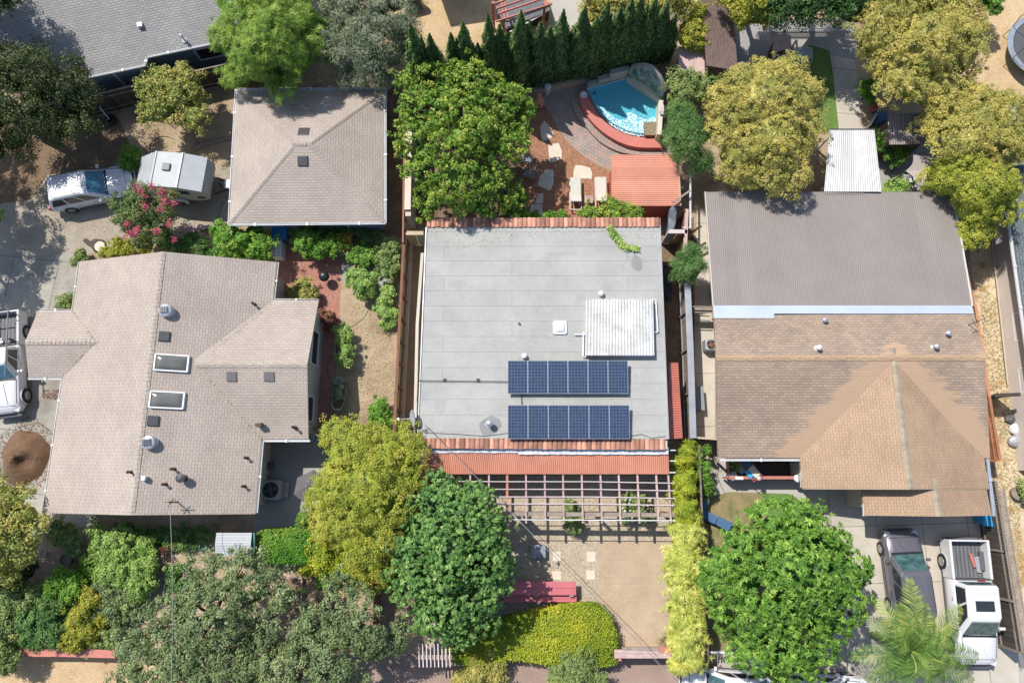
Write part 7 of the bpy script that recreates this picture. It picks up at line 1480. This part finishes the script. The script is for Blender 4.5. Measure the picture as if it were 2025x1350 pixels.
box_hedge('large clipped yellow green hedge below the red benches', arc([(888, 1262), (925, 1246), (965, 1238), (1005, 1224), (1060, 1212), (1112, 1201), (1165, 1197), (1196, 1206), (1212, 1240), (1221, 1290), (1212, 1314), (1160, 1318), (1080, 1312), (1010, 1303), (945, 1316), (895, 1308), (884, 1284), (888, 1262)], 3)[:-1], 1.15, 'lf_hedge', 620)
box_hedge('clipped rectangular green hedge beside the grey tool shed', arc([(508, 1058), (522, 1048), (560, 1049), (605, 1050), (636, 1056), (641, 1082), (622, 1110), (570, 1113), (520, 1111), (508, 1098), (508, 1058)], 3)[:-1], 1.25, 'lf_citrus', 520)
shrub('loose yellow shrub between the clipped hedge and the yellow green tree', [(640, 1090, .9, .8, .6), (680, 1110, .9, .8, .6), (650, 1120, .8, .7, .5), (710, 1125, .9, .7, .6), (615, 1110, .7, .6, .5), (690, 1085, .9, .6, .5)], 'lf_hedge', ncl=300, L=.11, cr=.24)
shrub('round olive green bush at the bottom edge under the yellow hedge', [(1135, 1325, .9, 1.2, .9), (1160, 1335, .8, .9, .8), (1105, 1335, .8, .8, .8)], 'lf_bush', 'round_bush', ncl=260, core=.9); shrub('round tan green bush at the bottom edge right of the arbour', [(945, 1335, .8, 1.0, .8), (970, 1345, .7, .8, .7), (920, 1350, .7, .7, .7)], 'lf_tan', 'round_bush', ncl=200, core=.9)
# lower left garden
GS = 'leafy garden shrubs in the lower left garden'
tree('fruit_tree', 'mottled green and orange tree at the left edge below the mulch mound', 'tree', [(15, 990, 3.0, 1.3, 1.1), (45, 1030, 3.0, 1.3, 1.1), (10, 1070, 3.2, 1.4, 1.2), (50, 1080, 2.8, 1.0, .9), (-30, 1020, 3.2, 1.5, 1.2), (0, 1120, 2.6, 1.0, .9)], 'lf_autumn', 420, .32, 52, .12, .5, .4, .35, .7, base=(10, 1050), r=.14)
for l, lb, m_, k in (('pale green clump of broad leaves below the dark house shade', [(200, 1070, .8, .8, .5), (240, 1080, .8, .9, .6), (280, 1080, .7, .7, .5), (215, 1095, .7, .7, .5)], 'lf_lime', 150), ('round lime green clump in the middle of the garden', [(225, 1120, .9, .8, .7), (240, 1135, .8, .7, .6), (215, 1130, .7, .6, .5)], 'lf_lime', 130), ('tall lime clump left of the long raised bed', [(285, 1130, .8, .7, .7), (280, 1160, .8, .7, .7), (270, 1180, .7, .6, .5), (295, 1115, .8, .6, .5)], 'lf_lime', 150), ('dark glossy bush beside the garden path', [(130, 1150, .9, .8, .7), (115, 1165, .8, .7, .6), (150, 1165, .8, .7, .6)], 'lf_citrus', 150), ('bushy clump beside the large round pot', [(120, 1050, .7, .6, .5), (135, 1070, .8, .7, .6), (150, 1085, .6, .4, .4)], 'lf_bush', 110), ('small bright shrub right of the large round pot', [(175, 1110, .5, .5, .4), (180, 1130, .5, .45, .4)], 'lf_citrus', 60), ('fine blue green feathery shrub in the lower left', [(85, 1230, 1.0, 1.0, .8), (110, 1250, 1.0, .9, .8), (100, 1210, 1.0, .8, .7), (75, 1260, .8, .7, .6)], 'lf_feather', 240), ('olive yellow shrub next to the feathery one', [(170, 1225, 1.0, .9, .8), (185, 1200, .9, .8, .7), (160, 1255, .9, .8, .7), (200, 1240, .8, .6, .6)], 'lf_yellowgreen2', 230), ('grey green shrub at the left edge of the garden', [(30, 1195, 1.0, 1.0, .8), (60, 1185, .9, .8, .7), (20, 1230, .9, .8, .7), (-10, 1200, 1.0, 1.0, .8)], 'lf_bush', 240), ('dull green shrub above the left oak', [(215, 1170, .7, .7, .6), (245, 1190, .8, .8, .6), (225, 1210, .7, .7, .6)], 'lf_oak', 150), ('round street bush over the red fence in the bottom left corner', [(10, 1290, 1.2, .9, .8), (-10, 1270, 1.2, .9, .8)], 'lf_bush', 110), ('mixed shrub below the pile of dry stalks', [(200, 1275, .6, .6, .4), (240, 1262, .7, .6, .5)], 'lf_bush', 80), ('dark shrub against the left edge', [(20, 1145, 1.0, 1.0, .7), (50, 1130, .8, .7, .6)], 'lf_oakdark', 150)):
    shrub(l, lb, m_, ncl=k * 2, group=GS, L=.1, cr=.2, lpc=46, depth=.3)
shrub('heap of dry straw coloured stalks beside the feathery shrub', [(45, 1235, .25, .55, .25), (50, 1255, .25, .45, .25)], 'lf_straw', 'dry_stalks', ncl=50, L=.3, W=.08, core=.5) if 0 else tree('dry_stalks', 'heap of dry straw coloured stalks beside the feathery shrub', 'dry plants', [(45, 1235, .25, .55, .25), (50, 1255, .25, .45, .25)], 'lf_straw', 60, .2, 40, .3, .08, .4, .3, .5, r=.02, crown='foliage', group=None)
shrub('row of young green plants in the long raised bed', [(345, 1130, .4, .35, .25), (342, 1155, .4, .35, .25)], 'lf_maple', 'vegetable_plants', ncl=40, cat='plant'); shrub('small tuft of green leaves in the right raised bed', [(643, 1152, .35, .35, .2)], 'lf_citrus', 'vegetable_plants', ncl=24, cat='plant'); shrub('dry grass filling the lower part of the right raised bed', [(643, 1175, .35, .45, .2), (640, 1190, .3, .4, .2)], 'lf_straw', 'grass_clump', ncl=40, cat='plant')
shrub('low pink flowering plant at the edge of the dark bed', [(345, 1079, .3, .4, .25), (352, 1081, .3, .3, .2)], 'flower_pink', 'flowers', ncl=14, cat='flowers', lpc=30); shrub('low dark hedge plants in the shade of the beige house', [(300, 1058, .3, .6, .3), (330, 1062, .3, .6, .3), (370, 1060, .4, .7, .4), (260, 1052, .3, .5, .3), (400, 1058, .4, .6, .4)], 'lf_feather', ncl=180)
shrub('round green shrub on the shaded patio by the clipped hedge', [(600, 1035, .5, .5, .45), (612, 1045, .4, .4, .35)], 'lf_bright', ncl=70)
# middle left garden
GP = 'patio border shrubs between garage and flat roofed house'
for l, lb, m_, k in (('glossy citrus bush left of the blue bin', [(440, 475, 1.4, 1.0, .9), (480, 480, 1.6, 1.1, 1.0), (510, 490, 1.4, .9, .8), (460, 495, 1.3, .8, .7), (500, 465, 1.3, .8, .7)], 'lf_citrus', 260), ('dark citrus bush casting a shadow on the brick patio', [(612, 480, 1.0, .75, .7), (640, 490, .9, .7, .6), (660, 485, .9, .6, .5), (605, 465, .9, .6, .5)], 'lf_citrus', 170), ('orange flowering plant behind the wire stand', [(687, 475, .8, .4, .4), (680, 485, .7, .3, .3)], 'flower_orange', 34), ('bright green shrub below the fern', [(705, 510, .6, .5, .4), (730, 508, .6, .6, .5), (715, 500, .6, .5, .4)], 'lf_bright', 90), ('leafy green shrub at the end of the hose', [(715, 550, .9, .7, .6), (730, 560, .9, .7, .6), (695, 555, .6, .4, .4), (722, 575, .7, .5, .4)], 'lf_lime', 140), ('mixed pink tinged shrub against the rust framed fence', [(775, 490, 1.0, .5, .6), (770, 515, 1.0, .6, .6), (775, 540, .9, .55, .5), (765, 530, .8, .5, .4)], 'lf_bush', 150), ('pale leafy creeper lower along the rust framed fence', [(768, 580, .5, .5, .35), (760, 605, .5, .55, .35), (775, 625, .4, .45, .3), (765, 640, .3, .35, .25)], 'lf_lime', 130), ('rust tinged dwarf shrub at the corner of the beige house', [(595, 580, .6, .75, .5), (612, 588, .5, .5, .4)], 'lf_autumn', 110), ('dark red shrub by the beige house wall', [(640, 625, .5, .4, .4), (650, 640, .4, .4, .35)], 'lf_red', 60), ('young tree by the lower end of the rust framed fence', [(750, 812, .8, .5, .5), (745, 830, .9, .5, .5), (762, 825, .8, .45, .4)], 'lf_citrus', 90), ('white edged shrub above the yellow green tree', [(662, 850, .9, .55, .5), (675, 860, 1.0, .5, .5), (655, 875, .8, .5, .4)], 'lf_bush', 100), ('shaded shrubs along the garage south wall', [(640, 462, .5, .6, .4), (680, 460, .5, .6, .4), (720, 465, .4, .5, .3), (745, 470, .4, .4, .3)], 'lf_feather', 110), ('small bright shrub at the nose of the camper', [(258, 312, .7, .7, .6), (262, 325, .6, .5, .5)], 'lf_citrus', 90), ('yellow green shrub under the crape myrtle', [(235, 492, .7, .6, .5), (255, 488, .7, .5, .4), (290, 485, .7, .5, .4), (215, 500, .5, .4, .3)], 'lf_yellowgreen2', 120), ('dark shrubs between crape myrtle and citrus', [(340, 480, .8, .7, .5), (370, 485, .8, .7, .5), (400, 490, .9, .7, .5)], 'lf_feather', 150), ('tufted grass by the beige house gutter, the upper tuft', [(158, 512, .4, .4, .3), (165, 505, .4, .3, .3)], 'lf_bush', 36), ('tufted grass in the gutter corner of the beige house', [(130, 600, .4, .45, .3), (138, 590, .4, .35, .3)], 'lf_bush', 40), ('leafy plants filling the upper trough', [(678, 670, .8, .38, .4), (680, 695, .8, .38, .4), (682, 710, .8, .35, .35), (676, 655, .7, .35, .3)], 'lf_lime', 110), ('twiggy green plants in the lower trough', [(668, 760, .7, .3, .3), (670, 780, .7, .3, .3)], 'lf_olive', 50), ('yellow tinted shrub at the foot of the pine', [(480, 165, 1.0, .6, .6), (485, 150, .9, .5, .5)], 'lf_yellowgreen2', 80), ('white flowering shrub under the pergola near the driveway', [(1250, 1002, .8, .55, .5), (1265, 995, .8, .5, .4), (1240, 1012, .7, .4, .4), (1275, 1015, .6, .4, .3)], 'lf_bush', 120), ('green shrub under the pergola in the middle', [(1130, 1005, .6, .4, .4), (1125, 1030, .7, .4, .4), (1140, 1040, .6, .4, .3)], 'lf_bush', 80), ('narrow creeper along the north clay tiles, the left part', [(1030, 430, 1.9, .5, .3), (1060, 432, 1.6, .4, .3), (1090, 432, 1.6, .4, .3), (1110, 430, 1.6, .4, .3)], 'lf_citrus', 90), ('creeper along the north clay tiles, the right part', [(1165, 424, 2.0, .5, .3), (1190, 424, 2.2, .5, .3), (1215, 418, 2.4, .6, .4), (1240, 422, 2.2, .5, .3), (1218, 405, 2.2, .3, .3), (1262, 424, 2.0, .3, .2)], 'lf_walnut', 150), ('bright shrub at the corner under the walnut, by the flagstones', [(1018, 400, 1.4, .7, .6), (1020, 425, 1.4, .6, .5)], 'lf_citrus', 90), ('vine covering the end of the brown outbuilding', [(1370, 30, 2.6, .7, .5), (1375, 60, 2.6, .8, .5), (1380, 85, 2.4, .7, .5), (1355, 80, 2.4, .6, .5), (1390, 95, 2.2, .4, .3)], 'lf_yellowgreen2', 200), ('pale leafy vine between the pool wall and the brown roofs', [(1335, 160, 1.8, .7, .7), (1345, 185, 1.8, .8, .7), (1370, 165, 1.8, .7, .6), (1400, 160, 1.8, .6, .5), (1330, 205, 1.4, .5, .5), (1385, 185, 1.6, .7, .6)], 'lf_bush', 260), ('pink and green oleander by the dark narrow fence', [(1385, 895, 1.2, .4, .5), (1385, 920, 1.2, .5, .5), (1388, 945, 1.0, .6, .5), (1390, 965, .8, .6, .4)], 'lf_bright', 150), ('leafy hydrangea beside the white patio cover', [(1745, 290, .9, .6, .5), (1765, 300, .9, .7, .5), (1775, 310, .8, .5, .4), (1740, 275, .8, .4, .4)], 'lf_bright', 140), ('small bright shrub under the largest yellow green tree', [(1712, 175, .8, .5, .5), (1722, 190, .8, .5, .4)], 'lf_citrus', 70), ('low yellow green plants below the shade sail', [(1765, 365, .5, .4, .3), (1780, 372, .5, .5, .3), (1758, 375, .4, .3, .2)], 'lf_lime', 70), ('shrub of bright leaves at the top right corner', [(1960, 5, 2.0, .9, .7), (1945, -10, 2.2, .9, .7)], 'lf_bright', 110), ('green shrub beside the round grey tub at the right edge', [(2025, 970, .5, .5, .4)], 'lf_bush', 40)):
    shrub(l, lb, m_, ncl=int(k * 1.5), group=GP if 440 < lb[0][0] < 800 and lb[0][1] > 440 and lb[0][1] < 660 else None, L=.1, cr=.17, lpc=46, depth=.3)
fl = np.array([(at(x + random.uniform(-16, 14), y + random.uniform(-14, 12), 1.2 + random.uniform(-.2, .15))).to_tuple() for x, y in ((1250, 1000), (1268, 1008), (1245, 1012)) for _ in range(34)])
ts = [o for o in C.objects if o.get('label', '').startswith('white flowering')][0]; leafobj('flowers', fl, 'flower_white', ts, .11, .9, 1)
# fern-like agapanthus
def spiky(label, px, py, z, r_, n, mat, name='spiky_plant', w=.05):
    p = at(px, py, z); t = thing(name, label, 'plant', (p.x, p.y, 0)); mb = MB(); g_ = random.Random(px)
    for k in range(n):
        a = g_.random() * 6.2832; e = g_.uniform(.1, 1.2); d = Vector((math.cos(a), math.sin(a), 0)); L = r_ * g_.uniform(.8, 1.15); s = Vector((-d.y, d.x, 0)) * w / 2; m_ = p + d * L * .55 * math.cos(e * .6) + Vector((0, 0, L * .5 * math.sin(e))); q = p + d * L * math.cos(e * .35) + Vector((0, 0, L * .35 * math.sin(e) - .05))
        mb.add([p - s * .6, p + s * .6, m_ + s, q, m_ - s], [(0, 1, 2, 4), (4, 2, 3)])
    mb.build('foliage', mat, t); return t
spiky('spiky grey green agapanthus between the patio shrubs', 740, 484, .25, .75, 130, 'lf_olive'); spiky('strappy green plant in the porch bed', 1457, 920, .6, .6, 70, 'lf_bush'); spiky('strappy agave below the pink oleander', 1388, 975, .4, .6, 90, 'lf_bush'); spiky('fine grass tuft at the lower right of the brick driveway', 1315, 1265, .05, .55, 140, 'lf_straw', w=.015)
# small dark pine over the fence
tree('pine_tree', 'small dark green pine growing over the narrow fence beside the flat roof', 'tree', blob(1362, 528, 2.4, .95, .8, 6, .6, .5, .3, seed=3), 'lf_feather', 110, .28, 90, .2, .09, .3, .4, .6, base=(1362, 530), r=.07, radial=True)
tree('feathery_tree', 'soft feathery dark green tree between the red shed and the yellow green tree', 'tree', [(1335, 240, 3.0, .9, .9), (1360, 260, 3.4, 1.2, 1.1), (1340, 290, 3.0, .9, .8), (1375, 305, 2.8, .8, .8), (1385, 330, 2.4, .6, .6), (1320, 280, 2.6, .5, .5), (1390, 270, 2.8, .7, .7)], 'lf_feather', 300, .34, 90, .15, .15, .3, .4, .6, base=(1365, 320), r=.1, radial=True)
# branch of ivy on the flat roof
P = [(1206, 450), (1212, 462), (1222, 472), (1230, 484), (1240, 489), (1260, 492)]; vs_ = []
for (x, y) in arc(P, 10):
    for _ in range(30): q = at(x + random.gauss(0, 3.2), y + random.gauss(0, 2.6), MZ + .06 + random.random() * .1); vs_.append(q.to_tuple())
q = at(1225, 470, MZ); t = thing('ivy_runner', 'single ivy runner creeping over the flat grey roof', 'vine', q); leafobj('foliage', np.array(vs_), 'lf_lime', t, .1, .6, .8); MB().tube(pts(arc(P, 5), MZ + .05), .012, 5).build('stem', 'bark', t)
# fallen leaves and litter
def litter(name, label, poly, n, mat, L=.07, z=.03):
    xs_ = [p[0] for p in poly]; ys_ = [p[1] for p in poly]; out = []
    while len(out) < n:
        x, y = random.uniform(min(xs_), max(xs_)), random.uniform(min(ys_), max(ys_))
        if inside(x, y, poly): out.append((at(x, y, z + random.random() * .02)).to_tuple())
    q = at(xs_[0], ys_[0]); o = leafobj(name, np.array(out), mat, None, L, .5, 1.6); tag(o, label, 'leaf litter', kind='stuff')
litter('leaf_litter', 'dry leaves scattered on the shaded garden soil by the oaks', [(320, 1120), (760, 1130), (760, 1280), (320, 1280)], 3500, 'lf_straw'); litter('leaf_litter', 'dry brown leaves on the gravel and dirt around the camper', [(180, 240), (450, 240), (450, 440), (60, 470), (60, 300)], 2600, 'lf_autumn', .06)
litter('dead_leaves', 'rust coloured dead leaves along the edge of the concrete drive', [(85, 770), (118, 770), (112, 790), (84, 786)], 200, 'lf_red'); litter('leaf_litter', 'fallen leaves scattered over the red mulch bed', [(1040, 200), (1110, 250), (1205, 330), (1205, 430), (1040, 430)], 900, 'lf_autumn', .05)
litter('dry_weeds', 'dry weeds and stalks on the straw strip by the right fence', [(1935, 560), (1985, 600), (2015, 900), (2025, 1300), (1990, 1200), (1955, 800)], 2600, 'lf_straw', .12); litter('leaf_litter', 'dark leaf litter beneath the cypress row', [(800, 150), (1300, 100), (1260, 140), (1035, 180), (1000, 190), (820, 200)], 3000, 'lf_straw', .08)

litter('roof_debris', 'leaf debris and grit lying on the flat grey roof below the north clay tiles', [(846, 452), (1300, 452), (1300, 475), (1100, 462), (990, 480), (900, 500), (848, 470)], 500, 'lf_straw', .05, MZ + .02); litter('roof_debris', 'grit and twigs gathered around the solar panels on the flat roof', [(990, 700), (1260, 700), (1265, 868), (990, 868)], 160, 'lf_red', .04, MZ + .02)
litter('leaf_litter', 'leaves dropped on the left concrete driveway beside the beige house', [(0, 500), (150, 510), (140, 620), (60, 620), (50, 1000), (0, 1000)], 900, 'lf_autumn', .05); litter('leaf_litter', 'small leaves scattered over the right driveway around the bright green tree', [(1640, 1020), (1740, 1060), (1740, 1340), (1640, 1340)], 300, 'lf_straw', .05)
litter('leaf_litter', 'fallen leaves along the edges of the tan brick driveway', [(1185, 1090), (1210, 1090), (1215, 1280), (1300, 1270), (1310, 1100), (1330, 1100), (1330, 1290), (1185, 1290)], 260, 'lf_autumn', .045); litter('dry_weeds', 'dry weeds poking through the bare dirt yard by the panel fence', [(690, 590), (775, 640), (785, 830), (690, 840)], 900, 'lf_straw', .08)

vl = []
for (x0, y0, x1, y1, z1) in ((545, 594, 400, 706, 3.8), (517, 868, 398, 732, 3.8), (143, 615, 182, 668, 3.28), (122, 746, 180, 680, 3.28)):
    for _ in range(70): s_ = random.random(); q = at(x0 + (x1 - x0) * s_ + random.gauss(0, 1.5), y0 + (y1 - y0) * s_ + random.gauss(0, 1.5), EZ + (z1 - EZ) * s_ + .05); vl.append(q.to_tuple())
tag(leafobj('roof_debris', np.array(vl), 'lf_straw', None, .06, .5, 1.5), 'leaf debris caught in the valleys of the beige roof', 'leaf litter', kind='stuff')

ml = []
for _ in range(1500): a_ = random.random() * 6.2832; r_ = random.uniform(.75, 1.5) ** .8; q = at(50, 905); ml.append((q.x + 1.28 * r_ * math.cos(a_) * (1 + .1 * math.sin(3 * a_)), q.y + 1.5 * r_ * math.sin(a_) * (1 + .08 * math.cos(4 * a_)), .03 + max(0, .25 * (1.05 - r_))))
tag(leafobj('bark_scraps', np.array(ml), 'lf_red', None, .08, .4, 1.2), 'loose bark scraps spilling round the brown mulch mound', 'mulch', kind='stuff')
